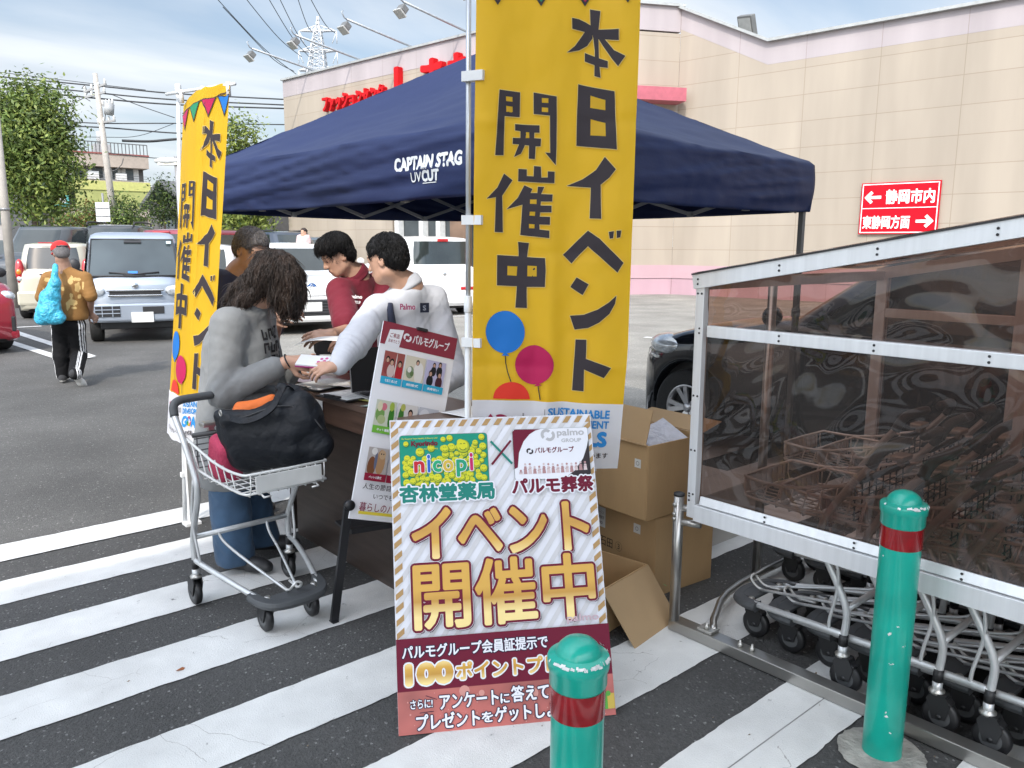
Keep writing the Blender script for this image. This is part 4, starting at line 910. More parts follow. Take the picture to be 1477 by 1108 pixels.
# windscreen lies on the sloping front: bottom edge x1.57 z1.10, top edge x1.06 z1.64
def ws(u, v, o=.012): z = 1.075+v*.585; x = 1.60-v*.545+o-.06*((2*u-1)**2)*.9; return (x, (u-.5)*2*(.665-.045*v), z)
m = MB(); m.grid(lambda u, v: ws(u, v), 12, 6); m.build('windscreen', mat('truck_glass', (.055, .068, .072), .05, var=.3, scale=1.3, coat=.4, detail=2), t, True)
m = MB(); RB = [ws(0, 0, .016), ws(.5, 0, .016), ws(1, 0, .016), ws(1, .5, .016), ws(1, 1, .016), ws(.5, 1, .016), ws(0, 1, .016), ws(0, .5, .016)]; m.tube(RB, .016, 0, 6, closed=True); m.build('windscreen_seal', DKP, t, True)
for s_ in (1, -1):
    m = MB(); m.add([(1.42, s_*.735, 1.12), (.42, s_*.738, 1.08), (.42, s_*.685, 1.62), (.98, s_*.685, 1.62)], [(0, 1, 2, 3)]); m.build('side_window', GLASS, t, True)
    m = MB(); m.tube([ws(.5-s_*.12, .03, .03), ws(.5+s_*.28, .10, .03)], .012, 0, 6); m.build('wiper', DKP, t, True)
    lens(t, 'headlight', HL, (1.655, s_*.575, .84), (.06, .135, .085), Matrix.Rotation(s_*.25, 3, 'Z'))
    m = MB(); m.ball((1.47, s_*.86, 1.25), (.05, .09, .11)); m.tube([(1.45, s_*.74, 1.15), (1.47, s_*.83, 1.2)], .015); m.build('mirror', DKP, t, True)
    wheel(t, 1.22, s_*.62, .265, STEELW, s_, 8); wheel(t, -.95, s_*.62, .265, STEELW, s_, 8)
box_part(t, 'grille', DKP, [((1.705, 0, .80), (.03, .76, .10))]); box_part(t, 'grille_bar', CHR, [((1.722, 0, .85), (.03, .84, .028)), ((1.722, 0, .765), (.03, .80, .03))], .006)
MB().lathe([(.045, 0), (.05, .008), (.038, .014)], axes((0, 1, 0), (0, 0, 1), (1, 0, 0), (1.70, 0, .925)), 0, 20).build('emblem', CHR, t, True)
box_part(t, 'bumper', SIL, [((1.725, 0, .50), (.07, 1.40, .28)), ((1.73, 0, .62), (.05, .8, .05))], .03)
box_part(t, 'lower_grille', DKP, [((1.762, -.42, .52), (.02, .36, .17))], .005); box_part(t, 'lower_grille', DKP, [((1.762, .25, .53), (.02, .32, .12))], .005); box_part(t, 'grille_slat', SIL, [((1.775, -.42, z), (.015, .36, .014)) for z in (.49, .55)]+[((1.775, y, .52), (.015, .014, .17)) for y in (-.5, -.35)], .004)
box_part(t, 'number_plate', PLATE, [((1.775, .08, .42), (.02, .33, .165))], .004)
box_part(t, 'bed_floor', SIL, [((-.68, 0, .62), (1.98, 1.40, .10))], .01)
for y in (.70, -.70): box_part(t, 'bed_side', paint('bed_grey', (.19, .21, .25), .3), [((-.68, y, .82), (1.98, .05, .32))], .01)
box_part(t, 'tailgate', SIL, [((-1.68, 0, .82), (.05, 1.42, .32))], .01); box_part(t, 'chassis', DKP, [((0, 0, .42), (3.0, .9, .22)), ((1.22, 0, .42), (.75, 1.1, .4))], .02)
box_part(t, 'guard_frame', SIL, [((.28, 0, 1.3), (.05, 1.3, .05)), ((.28, .62, 1.1), (.05, .05, .9)), ((.28, -.62, 1.1), (.05, .05, .9)), ((.28, .2, 1.1), (.04, .04, .5)), ((.28, -.2, 1.1), (.04, .04, .5))], .01)
box_part(t, 'inspection_sticker', flat('st_b', (.05, .2, .6)), [((1.57, -.02, 1.135), (.006, .14, .05), Matrix.Rotation(-.75, 3, 'Y'))], .002)
box_part(t, 'inspection_sticker', flat('st_c', (.5, .7, .75)), [((1.115, .55, 1.615), (.006, .07, .06), Matrix.Rotation(-.75, 3, 'Y'))], .002)
m = MB(); m.box((1.115, 0, 1.62), (.03, .26, .05), 0, Matrix.Rotation(-.75, 3, 'Y')); m.build('mirror_bracket', DKP, t, True)
# --- beige hatchback, rear towards the viewer
hd = head_to(-.34, .94); BEI = paint('beige', (.56, .53, .42), .1)
t = car('hatchback_car', 'pale beige hatchback showing its rear and red left tail lamp behind the walking man', 'car', place(72, 17.0, hd, 1.7), hd, P_(HATCH, H=1.62, belt=1.02, tail=1.02, hood=.98, glass=(1.0, .35, -1.45, -1.66), rw=.02, paint=BEI))
for s_ in (1, -1):
    m = MB(); m.ball((-1.60, s_*.62, 1.0), (.10, .09, .27)); m.build('tail_lamp', TL, t, True); lens(t, 'turn_lamp', AMB, (-1.685, s_*.625, 1.0), (.03, .05, .06)); lens(t, 'reversing_lamp', HL, (-1.675, s_*.625, .86), (.03, .05, .05))
box_part(t, 'bumper', BEI, [((-1.66, 0, .45), (.12, 1.40, .30))], .05); box_part(t, 'number_plate', PLATE, [((-1.715, 0, .80), (.02, .33, .165))], .004); box_part(t, 'brake_lamp', TL, [((-1.53, 0, 1.60), (.03, .5, .025))], .006); box_part(t, 'door_handle', CHR, [((-1.70, 0, .95), (.03, .5, .03))], .006)
# --- red car at the left edge
hd = head_to(.80, -.60); REDP = paint('wine_red', (.33, .012, .03), .2, .22)
t = car('compact_car', 'glossy wine red car nosing in from the left edge with white headlight', 'car', place(-60, 11.2, hd, -1.78), hd, P_(HATCH, L=3.6, H=1.7, belt=1.08, hood=1.03, nose=.80, tail=1.0, glass=(1.05, .5, -1.4, -1.65), paint=REDP, mirror=DKP, round=.24))
for s_ in (1, -1):
    m = MB(); m.ball((1.60, s_*.56, .82), (.16, .15, .095), 0, 18, 12, Matrix.Rotation(-s_*.5, 3, 'Z')); m.build('headlight', HL, t, True)
    box_part(t, 'fog_panel', DKP, [((1.735, s_*.50, .43), (.05, .26, .22), Matrix.Rotation(-s_*.35, 3, 'Z'))], .02); lens(t, 'fog_lamp', HL, (1.765, s_*.50, .42), (.03, .06, .06))
box_part(t, 'bumper', REDP, [((1.72, 0, .28), (.14, 1.34, .14))], .05); box_part(t, 'grille', DKP, [((1.78, 0, .62), (.04, .75, .14))], .02); box_part(t, 'number_plate', PLATE, [((1.81, 0, .45), (.02, .33, .165))], .004)
# --- cars behind
t = car('minivan', 'dark grey minivan with a wide windscreen behind the beige hatchback', 'car', place(30, 21, head_to(.12, -.99), -2.1), head_to(.12, -.99), P_(VAN, L=4.4, W=1.7, H=2.08, belt=1.3, hood=1.2, tail=1.2, wf=1.35, wr=-1.3, glass=(1.65, .9, -1.9, -2.1), paint=paint('dark_grey', (.07, .075, .08), .4)))
t = car('dark_car', 'small black car glimpsed between the grey minivan and the silver truck', 'car', place(92, 25, head_to(.2, -.98), -2.1), head_to(.2, -.98), P_(SEDAN, H=1.95, belt=1.3, hood=1.15, tail=1.2, paint=paint('black2', (.015, .016, .018))))
t = car('roof_rail_car', 'black estate car whose roof shows above the silver truck cab', 'car', place(136, 22, head_to(.2, -.98), -2.0), head_to(.2, -.98), P_(SUV, L=4.3, H=2.15, belt=1.35, hood=1.25, tail=1.3, paint=paint('black3', (.02, .022, .025))))
for s_ in (1, -1): MB().tube(smooth_path([(.3, s_*.62, 2.1), (.1, s_*.64, 2.2), (-1.6, s_*.64, 2.2), (-1.8, s_*.62, 2.1)]), .025, 0, 8).build('roof_rail', DKP, t, True)
hd = head_to(.25, .97); MAR = paint('maroon', (.22, .012, .03), .2)
t = car('maroon_van', 'maroon van standing behind the silver truck and the left yellow banner', 'van', place(228, 17.2, hd, 1.9), hd, P_(VAN, L=3.9, W=1.6, H=1.93, belt=1.15, hood=1.1, tail=1.15, glass=(1.4, .85, -1.75, -1.88), rw=.0, paint=MAR))
box_part(t, 'brake_lamp', TL, [((-1.78, 0, 1.84), (.03, .4, .03))], .006)
for s_ in (1, -1): lens(t, 'tail_lamp', TL, (-1.90, s_*.70, 1.05), (.07, .07, .26))
t = car('white_car', 'white car squeezed behind the left yellow banner next to the silver truck', 'car', place(278, 15.6, head_to(.25, -.97), -1.7), head_to(.25, -.97), P_(HATCH, H=1.6, belt=1.02, hood=.98, tail=1.0, paint=paint('white', (.72, .72, .71))))
# --- white crossover facing the viewer
hd = head_to(.42, -.91); WP = MATS['paint_white']
t = car('crossover_car', 'white crossover with round blue emblem facing the viewer behind the woman', 'car', place(447, 14.3, hd, -2.08), hd, P_(SUV, L=4.2, W=1.76, H=1.63, wf=1.32, wr=-1.24, r=.34, belt=1.07, hood=1.0, nose=.86, tail=1.05, glass=(1.02, .15, -1.3, -1.95), tuck=.76, round=.26, paint=WP))
box_part(t, 'grille', DKP, [((2.055, 0, .77), (.05, 1.0, .10)), ((2.09, 0, .48), (.06, 1.25, .30))], .03); box_part(t, 'bumper', WP, [((2.06, 0, .30), (.12, 1.5, .10))], .04)
box_part(t, 'grille_bar', CHR, [((2.085, 0, .69), (.03, 1.1, .03))], .008); box_part(t, 'grille_slat', mat('slat_grey', (.06, .06, .065), .4), [((2.125, 0, .40+.05*i), (.02, 1.15, .012)) for i in range(5)], .003)
m = MB(); m.lathe([(.085, 0), (.09, .012), (.07, .02), (.001, .022)], axes((0, 1, 0), (0, 0, 1), (1, 0, 0), (2.075, 0, .84)), 0, 28); m.build('emblem', [flat('emblem_blue', (.06, .16, .42), .2)], t, True)
m = MB()
for a_, b_ in ((.085, .078), (.05, .028), (.026, .06)): m.tube([(2.10, a_*math.cos(q_*math.pi/12), .84+b_*math.sin(q_*math.pi/12)+(.0)) for q_ in range(24)], .006, 0, 5, closed=True)
m.build('emblem_ring', CHR, t, True)
box_part(t, 'number_plate', PLATE, [((2.13, 0, .50), (.02, .33, .165))], .004)
for s_ in (1, -1): lens(t, 'headlight', HL, (1.93, s_*.66, .79), (.14, .20, .07), Matrix.Rotation(-s_*.45, 3, 'Z')); lens(t, 'fog_lamp', HL, (2.07, s_*.70, .45), (.03, .06, .04))
hd = head_to(-.62, .78)
t = car('white_hatch', 'white hatchback showing dark rear window and red lamp behind the crossover bonnet', 'car', place(450, 17.6, hd, 1.9), hd, P_(HATCH, L=3.9, W=1.65, H=1.52, belt=.98, tail=1.0, glass=(1.1, .3, -1.4, -1.85), rw=.03, paint=WP))
for s_ in (1, -1): lens(t, 'tail_lamp', TL, (-1.88, s_*.66, .92), (.07, .18, .08))
hd = head_to(.62, -.78)
t = car('offroad_car', 'dark blue offroad car parked far back below the tent edge', 'car', place(455, 27, hd, -2.2), hd, P_(SUV, H=2.05, belt=1.25, hood=1.2, tail=1.25, paint=paint('midnight', (.02, .03, .05), .2)))
for s_ in (1, -1): lens(t, 'headlight', HL, (2.25, s_*.66, 1.0), (.08, .20, .11)); MB().tube([(.2, s_*.62, 2.06), (-1.7, s_*.62, 2.06)], .03, 0, 8).build('roof_rail', DKP, t, True)
box_part(t, 'grille', CHR, [((2.33, 0, .95+.06*i), (.04, .9, .03)) for i in range(4)], .008); box_part(t, 'bumper', DKP, [((2.36, 0, .5), (.08, 1.6, .3))], .05)
t = car('dark_blue_car', 'small blue grey car at the right of the far offroad car', 'car', place(462, 31, head_to(.3, -.95), -2), head_to(.3, -.95), P_(SEDAN, H=1.9, belt=1.25, hood=1.15, tail=1.2, paint=paint('blue_grey', (.08, .12, .16), .3)))
# --- boxy white wagon
hd = head_to(-.47, .88)
t = car('boxy_wagon', 'boxy white wagon with dark rear window and red lamp strip seen under the tent', 'car', place(641, 18.2, hd, 1.95), hd, P_(VAN, L=3.9, W=1.69, H=1.80, r=.31, wf=1.25, wr=-1.25, belt=1.12, hood=1.05, tail=1.12, glass=(1.5, 1.0, -1.82, -1.90), tuck=.88, round=.10, sq=6, rw=.12, paint=WP, pillars=(.2, -.8)))
box_part(t, 'brake_lamp', TL, [((-1.85, 0, 1.70), (.05, .26, .07))], .02)
for s_ in (1, -1): box_part(t, 'tail_lamp', TL, [((-1.945, s_*.60, .62), (.04, .40, .07))], .015)
box_part(t, 'bumper', WP, [((-1.93, 0, .42), (.12, 1.62, .30))], .05); box_part(t, 'number_plate', PLATE, [((-1.955, 0, .60), (.03, .33, .165))], .004); MB().lathe([(.04, 0), (.045, .01), (.03, .015)], axes((0, 1, 0), (0, 0, 1), (-1, 0, 0), (-1.945, 0, .95)), 0, 16).build('emblem', CHR, t, True)
# --- black car right of the tent, parked along the shelter, nose away from the viewer
hd = math.pi/2; qf = G(990, 643); BLK = paint('black', (.010, .011, .014), .1, .12)
P = P_(SUV, L=3.72, W=1.69, H=1.60, wf=1.26, wr=-1.28, r=.315, belt=1.04, hood=.98, nose=.74, tail=1.05, glass=(.62, -.15, -1.55, -1.88), tuck=.78, round=.34, paint=BLK, spokes=5, pillars=(-.25, -1.15), gaps=(.55, -.3, -1.2), handles=(-.15, -1.05))
t = car('black_car', 'black car with star spoked wheel standing beyond the cart shelter', 'car', (qf.x+.80, qf.y-1.26, 0), hd, P)
for s_ in (1, -1):
    lens(t, 'headlight', HL, (1.56, s_*.69, .80), (.24, .145, .090), Matrix.Rotation(-s_*.62, 3, 'Z')); box_part(t, 'lamp_strip', mat('drl', (.7, .7, .68), .3), [((1.63, s_*.715, .70), (.20, .12, .022), Matrix.Rotation(-s_*.62, 3, 'Z'))], .006)
box_part(t, 'grille', DKP, [((1.83, 0, .64), (.04, .9, .16))], .02); box_part(t, 'lower_grille', DKP, [((1.85, 0, .36), (.04, 1.1, .2))], .02); box_part(t, 'number_plate', PLATE, [((1.87, 0, .48), (.02, .33, .165))], .004); box_part(t, 'bumper', BLK, [((1.79, 0, .26), (.12, 1.1, .1))], .04)
# ------------------------------------------------------------------ people
def cloth(name, c, **k):
    d = dict(rough=.85, var=.06, scale=14, bump=.4, bscale=13, sheen=.08); d.update(k); return mat('cloth_'+name, c, **d)
def person(label, root, J, S):
    """J: joints (world); S: style.  Joint keys: head, face (direction), neck, chest, pelvis, sh/el/wr/hd/bk for r and l, hip/kn/an/toe for r and l"""
    t = thing('person', label, 'person', root); v = S.get('vox', .0065); hs = S.get('hs', 1.0); skin = S.get('skin', SKIN)
    if S.get('stand', True):
        for s in 'rl': J['an'+s] = Vector((J['an'+s].x, J['an'+s].y, .092))
    R = frame(J['face'], S.get('hup', (0, 0, 1))); hp, q = head_prims(J['head'], R, hs); P = list(hp)
    P += [cap(q(0, -.02, -.06), J['neck'], .052*hs, .06, .03), cap(J['neck'], J['chest'], .075, .10, .05), cap(J['chest'], J['pelvis'], .10, .10, .05)]
    for s in 'rl':
        P += [cap(J['neck']-UP*.045, J['sh'+s]-UP*.01, .046, .044, .025), cap(J['sh'+s], J['el'+s], .048, .040, .02), cap(J['el'+s], J['wr'+s], .041, .027, .015)]
        P += hand_prims(J['wr'+s], J['hd'+s], J['bk'+s], S.get('hands', 1.0), S.get('curl'+s, .5), .12, (1 if s == 'r' else -1)*S.get('thumb', 1))
        P += [cap(J['pelvis'], J['hip'+s], .10, .09, .05), cap(J['hip'+s], J['kn'+s], .078, .052, .03), cap(J['kn'+s], J['an'+s], .052, .036, .02)]
    V, Q = sdf(P, v); m = head_mats(V, Q, J['head'], R, hs) if S.get('face', True) else None
    mesh_obj('body', V, Q, [skin, EYEW, LIP, BROW], t, m)
    # hair
    hst = S.get('hair', 'short')
    if hst:
        H = [ell(q(0, -.015, .040), (.088*hs, .106*hs, .090*hs), R, .01)]
        if hst == 'short': H += [ell(q(0, -.06, -.01), (.078*hs, .055*hs, .065*hs), R, .02)]
        if hst == 'fringe': H += [ell(q(0, .045, .075), (.082*hs, .062*hs, .058*hs), R, .02), ell(q(0, -.06, -.01), (.080*hs, .055*hs, .065*hs), R, .02), ell(q(0, -.01, .07), (.095*hs, .10*hs, .075*hs), R, .02)]
        H += [half(q(0, 0, -.038 if hst == 'fringe' else -.026), R @ Vector((0, .50, -.86))), rbox(q(0, .135, -.035), (.30*hs, .15*hs, (.185 if hst == 'fringe' else .20)*hs), .02, R, .01, True)]
        H += [rbox(q(s_*.085, .040, -.040), (.06*hs, .10*hs, .14*hs), .012, R, .008, True) for s_ in (-1, 1)]
        if hst == 'long': H = S['hairfn'](q, R)
        fr = folds(S.get('hamp', .004), 55, 5, (1, 1, .35)); Vh, Qh = sdf(H, v*.9, fr); mesh_obj('hair', Vh, Qh, S.get('haircol', HAIR), t)
        if hst == 'long': strands('hair_locks', Vh, Qh, q, R, S.get('haircol', HAIR), t, 2600, .075, .006, 4, grav=.55, rad=.0014)
        elif S.get('vox', .0065) < .008: strands('hair_locks', Vh, Qh, q, R, S.get('haircol', HAIR), t, 2200, .036 if hst == 'fringe' else .022, 0, 3, rad=.0011, grav=.30 if hst == 'fringe' else .12)
    # top
    T = S['top']; rr = T['r']; P = []
    fx = (J['shr']-J['shl']); fx.z *= .5; sx = fx.normalized()
    P += [cap(J['shr']-sx*.05-UP*.04, J['shl']+sx*.05-UP*.04, rr*.40, None, .05), cap(J['neck']-UP*.035, J['chest'], .07, rr*.8, .06)]+[cap(J['neck']-UP*.03, J['sh'+s_]-UP*.012, .060, .055, .04) for s_ in 'rl']
    for s_ in (-1, 1):
        P += [cap(J['chest']+sx*s_*T.get('w', .09)*.9, J['pelvis']+sx*s_*T.get('w', .09)+UP*T.get('hem', -.05), rr*.80, rr*T.get('flare', .9), .05)]
    for s in 'rl':
        sr = T.get('sl', .065); e = J['sh'+s]+(J['el'+s]-J['sh'+s])
        if T.get('sleeve', 'long') == 'long': P += [cap(J['sh'+s], J['el'+s], sr*1.08, sr, .03), cap(J['el'+s], J['el'+s]+(J['wr'+s]-J['el'+s])*T.get('cuff', .9), sr*.98, sr*T.get('cuffr', .62), .02)]
        else: P += [cap(J['sh'+s], J['sh'+s]+(J['el'+s]-J['sh'+s])*T.get('slen', .75), sr*1.1, sr*1.12, .03)]
    P += [half(J['pelvis']+UP*(T.get('hem', -.05)-T.get('cut', .06)), (0, 0, -1), .01)]
    P += [cap(J['neck']-UP*.01, J['neck']+(J['head']-J['neck'])*.5, .052*hs, .052*hs, .012)[:0] or ('s', J['neck']+UP*.055+(J['head']-J['neck'])*.12, (.052*hs, .054*hs, .045*hs), None, .010)]
    if T.get('extra'): P += T['extra'](J, sx)
    V, Q = sdf(P, v*1.05, drape(J, T.get('fold', .007)*.85, T.get('ff', 9), T.get('seed', 3), sx)); o = mesh_obj(T.get('name', 'shirt'), V, Q, T['mat'] if isinstance(T['mat'], list) else [T['mat']], t)
    if T.get('paint'):
        c = V[Q].mean(1); o.data.polygons.foreach_set('material_index', T['paint'](c, V, Q).astype(np.int32))
    # trousers and shoes
    if S.get('pants'):
        B = S['pants']; P = [ell(J['pelvis'], (.165, .135, .12), frame(sx.cross(UP)), .04)]
        for s in 'rl': P += [cap(J['hip'+s], J['kn'+s], B.get('r', .095), B.get('rk', .078), .035), cap(J['kn'+s], J['an'+s], B.get('rk', .078), B.get('ra', .07), .02)]
        P += [half(Vector((0, 0, min(J['anr'].z, J['anl'].z)-B.get('cut', .03))), (0, 0, -1), .004)]
        zc = min(J['anr'].z, J['anl'].z)
        V, Q = sdf(P, B.get('vox', v*1.2), folds(B.get('fold', .007), 9, 8, (1, 1, .8))); o = mesh_obj('trousers', V, Q, B['mat'] if isinstance(B['mat'], list) else [B['mat']], t)
        if B.get('paint'): c = V[Q].mean(1); o.data.polygons.foreach_set('material_index', B['paint'](c, V, Q).astype(np.int32))
        for s in 'rl':
            a = J['an'+s]; d = J['toe'+s].normalized(); f = frame(d); L = .27
            g = a-UP*S.get('ank', .07)
            Ps = [cap(g-d*.05+UP*.035, g+d*.13+UP*.028, .04, .036, .02), cap(g+d*.10+UP*.02, g+d*.165+UP*.018, .042, .034, .02), cap(g-d*.04+UP*.06, a+UP*.03, .043, .045, .02)]
            if abs(d.z) < .3: Ps += [half(g+UP*.0, (0, 0, -1), .004)]
            V, Q = sdf(Ps, .007); m = (V[Q].mean(1)[:, 2] < g.z+.022).astype(np.int32); mesh_obj('shoe', V, Q, [S.get('shoe', DKP), S.get('sole', DKP)], t, m)
    return t, q, R
def JJ(**k): return {a: (b if isinstance(b, Vector) else D(*b)) for a, b in k.items()}
X_, Z_, A_ = RH, UP, FH
# -- woman in a grey sweatshirt, bent over the table
GREY = cloth('grey', (.195, .20, .20), var=.08); JEAN = cloth('denim', (.035, .075, .135), var=.3, scale=6)
J = JJ(head=(396, 402, 3.80), neck=(362, 440, 3.82), chest=(348, 505, 3.84), pelvis=(342, 640, 3.86), shr=(330, 468, 3.66), shl=(372, 452, 4.00), elr=(322, 565, 3.60), ell=(395, 560, 4.02), wrr=(414, 522, 3.63), wrl=(432, 522, 3.92),
       hipr=(330, 664, 3.76), hipl=(350, 656, 3.98), knr=(333, 742, 3.73), knl=(365, 733, 3.97), anr=(340, 818, 3.74), anl=(378, 803, 3.99))
J.update(face=X_*.80-Z_*.58-A_*.12, hdr=X_*.95+A_*.12-Z_*.05, bkr=-A_*.85+Z_*.4, hdl=X_*.8-A_*.3, bkl=A_*.8-Z_*.2+X_*.1, toer=X_*.95-A_*.2, toel=X_*.95+A_*.2)
def longhair(q, R):
    rg = random.Random(3)
    H = [ell(q(0, -.01, .035), (.086, .103, .092), R, .01), ell(q(0, .05, .06), (.078, .056, .050), R, .02)]
    for i in range(16):                   # wavy locks hang down in front of the ears and over the back
        a = (i/15-.5)*2*2.5; p0 = q(.078*math.sin(a), -.085*math.cos(a)*1.05, .02+.03*math.cos(a)); back = math.cos(a) > -.1
        p1 = p0+(-X_*.055*back+X_*.02*(not back))-UP*.07+Vector((rg.uniform(-.015, .015),)*3); p2 = p1+(-X_*.06*back+X_*.0)-UP*(.055 if back else .03)+Vector((rg.uniform(-.02, .02), rg.uniform(-.02, .02), 0)); p3 = p2+(-X_*.045*back)-UP*.045
        H += [cap(p0, p1, .030, .026, .02), cap(p1, p2, .026, .020, .015)]+([cap(p2, p3, .020, .009, .012)] if back else [])
    for i in range(5):                    # forelocks fall forward past the face
        p0 = q(-.06+.03*i, .085, .06); p1 = p0+X_*.008-UP*.05; p2 = p1-UP*.04+X_*(.006-.006*i); p3 = p2-UP*.03-X_*.018
        H += [cap(p0, p1, .022, .017, .02), cap(p1, p2, .017, .013, .012), cap(p2, p3, .012, .004, .01)]
    return H
GPRINT = flat('print_black', (.02, .02, .022), .8)
t, q, R = person('woman in loose grey sweatshirt and blue jeans bending over the table behind the trolley', G(352, 825), J,
    dict(hair='long', hs=.87, hairfn=longhair, haircol=HAIRB, hamp=.012, curlr=.35, curll=.7, top=dict(r=.188, w=.045, mat=GREY, name='sweatshirt', sleeve='long', cuff=.80, cuffr=.66, sl=.068, hem=-.08, flare=1.0, fold=.010, ff=6, seed=4, cut=.10),
         pants=dict(mat=JEAN, r=.095, rk=.083, ra=.088, fold=.011), shoe=DKP))
m = MB(); w_ = J['wrr']; d_ = (J['wrr']-J['elr']).normalized(); N_ = d_.cross(UP).normalized(); B_ = d_.cross(N_)
m.tube([w_+d_*.005+(N_*math.cos(a*math.pi/10)+B_*math.sin(a*math.pi/10))*.034 for a in range(20)], .0035, 0, 6, closed=True); m.build('wrist_band', DKP, t)
# dark print on the front of the sweatshirt
p = Print(.0004, .0)
for i in range(3):
    for k in range(4): p.rect(.045*k, -.062*i, .045*k+.010, -.062*i+.05, GPRINT); p.rect(.045*k+.010, -.062*i+(.038 if (i+k) % 2 else .0), .045*k+.034, -.062*i+(.05 if (i+k) % 2 else .012), GPRINT); p.rect(.045*k+.024, -.062*i+.013, .045*k+.034, -.062*i+.037, GPRINT)
from mathutils.bvhtree import BVHTree as _BVH
sw_ = [c for c in t.children if c.name.startswith('sweatshirt')][0].data
bv_ = _BVH.FromPolygons([v.co for v in sw_.vertices], [tuple(q_.vertices) for q_ in sw_.polygons])
pn_ = (X_*.75-A_*.66).normalized(); pr_ = UP.cross(pn_).normalized(); fr_ = D(383, 492, 3.72); out_ = MB(); V2, F2 = refine([v[:2] for v in p.mb.v], p.mb.f, .012); P3 = []; ok_ = []
for x, y in V2:
    o_ = fr_+pr_*x+UP*y+pn_*.5; h_ = bv_.ray_cast(o_, -pn_); ok_.append(h_[0] is not None and h_[3] < .75); P3.append((h_[0] if h_[0] else o_)+pn_*.006)
out_.add(P3, [f for f in F2 if all(ok_[k] for k in f)], 0, True); out_.build('front_print', GPRINT, t)
# -- man with the pixel-hidden face behind her: navy top
NAVY = cloth('navy', (.022, .026, .055), sheen=.05); 
J = JJ(head=(363, 361, 4.45), neck=(346, 396, 4.50), chest=(340, 465, 4.5), pelvis=(335, 600, 4.5), shr=(312, 408, 4.42), shl=(380, 405, 4.62), elr=(330, 500, 4.3), ell=(392, 492, 4.55), wrr=(390, 455, 4.25), wrl=(404, 452, 4.45),
       hipr=(325, 610, 4.42), hipl=(348, 607, 4.6), knr=(325, 690, 4.4), knl=(350, 680, 4.6), anr=(325, 752, 4.4), anl=(350, 737, 4.62))
J.update(face=X_*.75-A_*.55-Z_*.35, hdr=X_*.9-A_*.1, bkr=-A_*.8+Z_*.3, hdl=X_*.9, bkl=-A_*.5+Z_*.7, toer=X_*.9-A_*.3, toel=X_*.9)
person('man with short grey hair and navy collared top half hidden behind the bending woman', G(336, 748), J, dict(hair='short', haircol=HAIRG, skin=SKIN2, hs=.93, hands=.85, top=dict(r=.15, w=.10, mat=NAVY, sleeve='short', sl=.07, seed=6), pants=dict(mat=cloth('khaki', (.16, .13, .10)))))
m = MB(); m.box(D(425, 449, 4.17), (.15, .075, .009), 0, frame(X_*.96+A_*.1+Z_*.12), .004); tag(m.build('smartphone', DKP), 'dark phone held out by the man in the navy top', 'phone')
# -- young man in the wine red polo
POLO = cloth('wine', (.17, .010, .026)); BLKP = cloth('black_trousers', (.015, .015, .017))
J = JJ(head=(486, 369, 4.62), neck=(513, 400, 4.72), chest=(522, 470, 4.75), pelvis=(535, 590, 4.85), shr=(490, 420, 4.60), shl=(548, 408, 4.92), elr=(502, 478, 4.36), ell=(560, 470, 4.62), wrr=(478, 482, 4.13), wrl=(512, 487, 4.30),
       hipr=(522, 600, 4.8), hipl=(550, 596, 4.95), knr=(520, 680, 4.75), knl=(550, 670, 4.95), anr=(522, 735, 4.8), anl=(550, 720, 5.0))
J.update(face=-X_*.80-A_*.48-Z_*.48, hdr=-X_*.9-A_*.35-Z_*.1, bkr=Z_*.7-A_*.6, hdl=-X_*.9-A_*.3-Z_*.12, bkl=Z_*.8-A_*.5, toer=-X_*.8-A_*.5, toel=-X_*.6-A_*.7)
def collar(J, sx): return []
t, q, R = person('young man with black hair in wine red polo shirt reading a sheet at the table', G(533, 728), J, dict(hair='fringe', hs=.90, curlr=.45, curll=.5, top=dict(r=.150, w=.075, mat=POLO, name='polo_shirt', sleeve='short', sl=.066, slen=.8, seed=7, fold=.008), pants=dict(mat=BLKP)))
def collar_ring(t, J, c, R_, m, r=.072, h=.045, name='collar', tilt=None):
    """a folded collar standing round the neck, open at the throat"""
    n = ((J['head']-J['neck']).normalized()+UP*1.1).normalized(); f = Vector(J['face']); f = (f-n*f.dot(n)).normalized(); x = f.cross(n); P = []
    def pt(a, rr, z): return c+f*(math.cos(a)*rr*1.10)+x*(math.sin(a)*rr)+n*z
    k = 26
    for i in range(k):
        a0, a1 = [.42+(2*math.pi-.84)*(i+q_)/k for q_ in (0, 1)]; d0, d1 = [.5*(1+math.cos(a)) for a in (a0, a1)]
        P += [cap(pt(a0, r, h*(1-.75*d0)), pt(a1, r, h*(1-.75*d1)), .0075, None, .016), cap(pt(a0, r*1.08, h*.55-.03*d0), pt(a1, r*1.08, h*.55-.03*d1), .0085, None, .016), cap(pt(a0, r*1.18, h*.12-.045*d0), pt(a1, r*1.18, h*.12-.045*d1), .0080, None, .016)]
    V, Q = sdf(P, .0045); mesh_obj(name, V, Q, m, t)
collar_ring(t, J, J['neck']+(J['head']-J['neck'])*.10, R, POLO, .062, .036)
p = Print(.0004, .0); p.text('palmo', 0, 0, .085, .028, flat('print_white', (.85, .85, .85)), .04); p.text('GROUP', .012, -.022, .07, -.006, MATS['print_white'], .03)
p.build('chest_print', axes((X_*.80-A_*.55).normalized(), (UP-X_*.05).normalized(), (-X_*.55-A_*.8).normalized(), D(507, 432, 4.50)), t)
m = MB(); pc = D(474, 495, 4.02); m.grid(lambda u, v: pc+X_*((u-.5)*.30)+A_*((v-.5)*.2)+UP*(.012*math.sin(u*5)+.04*u-.0), 8, 4)
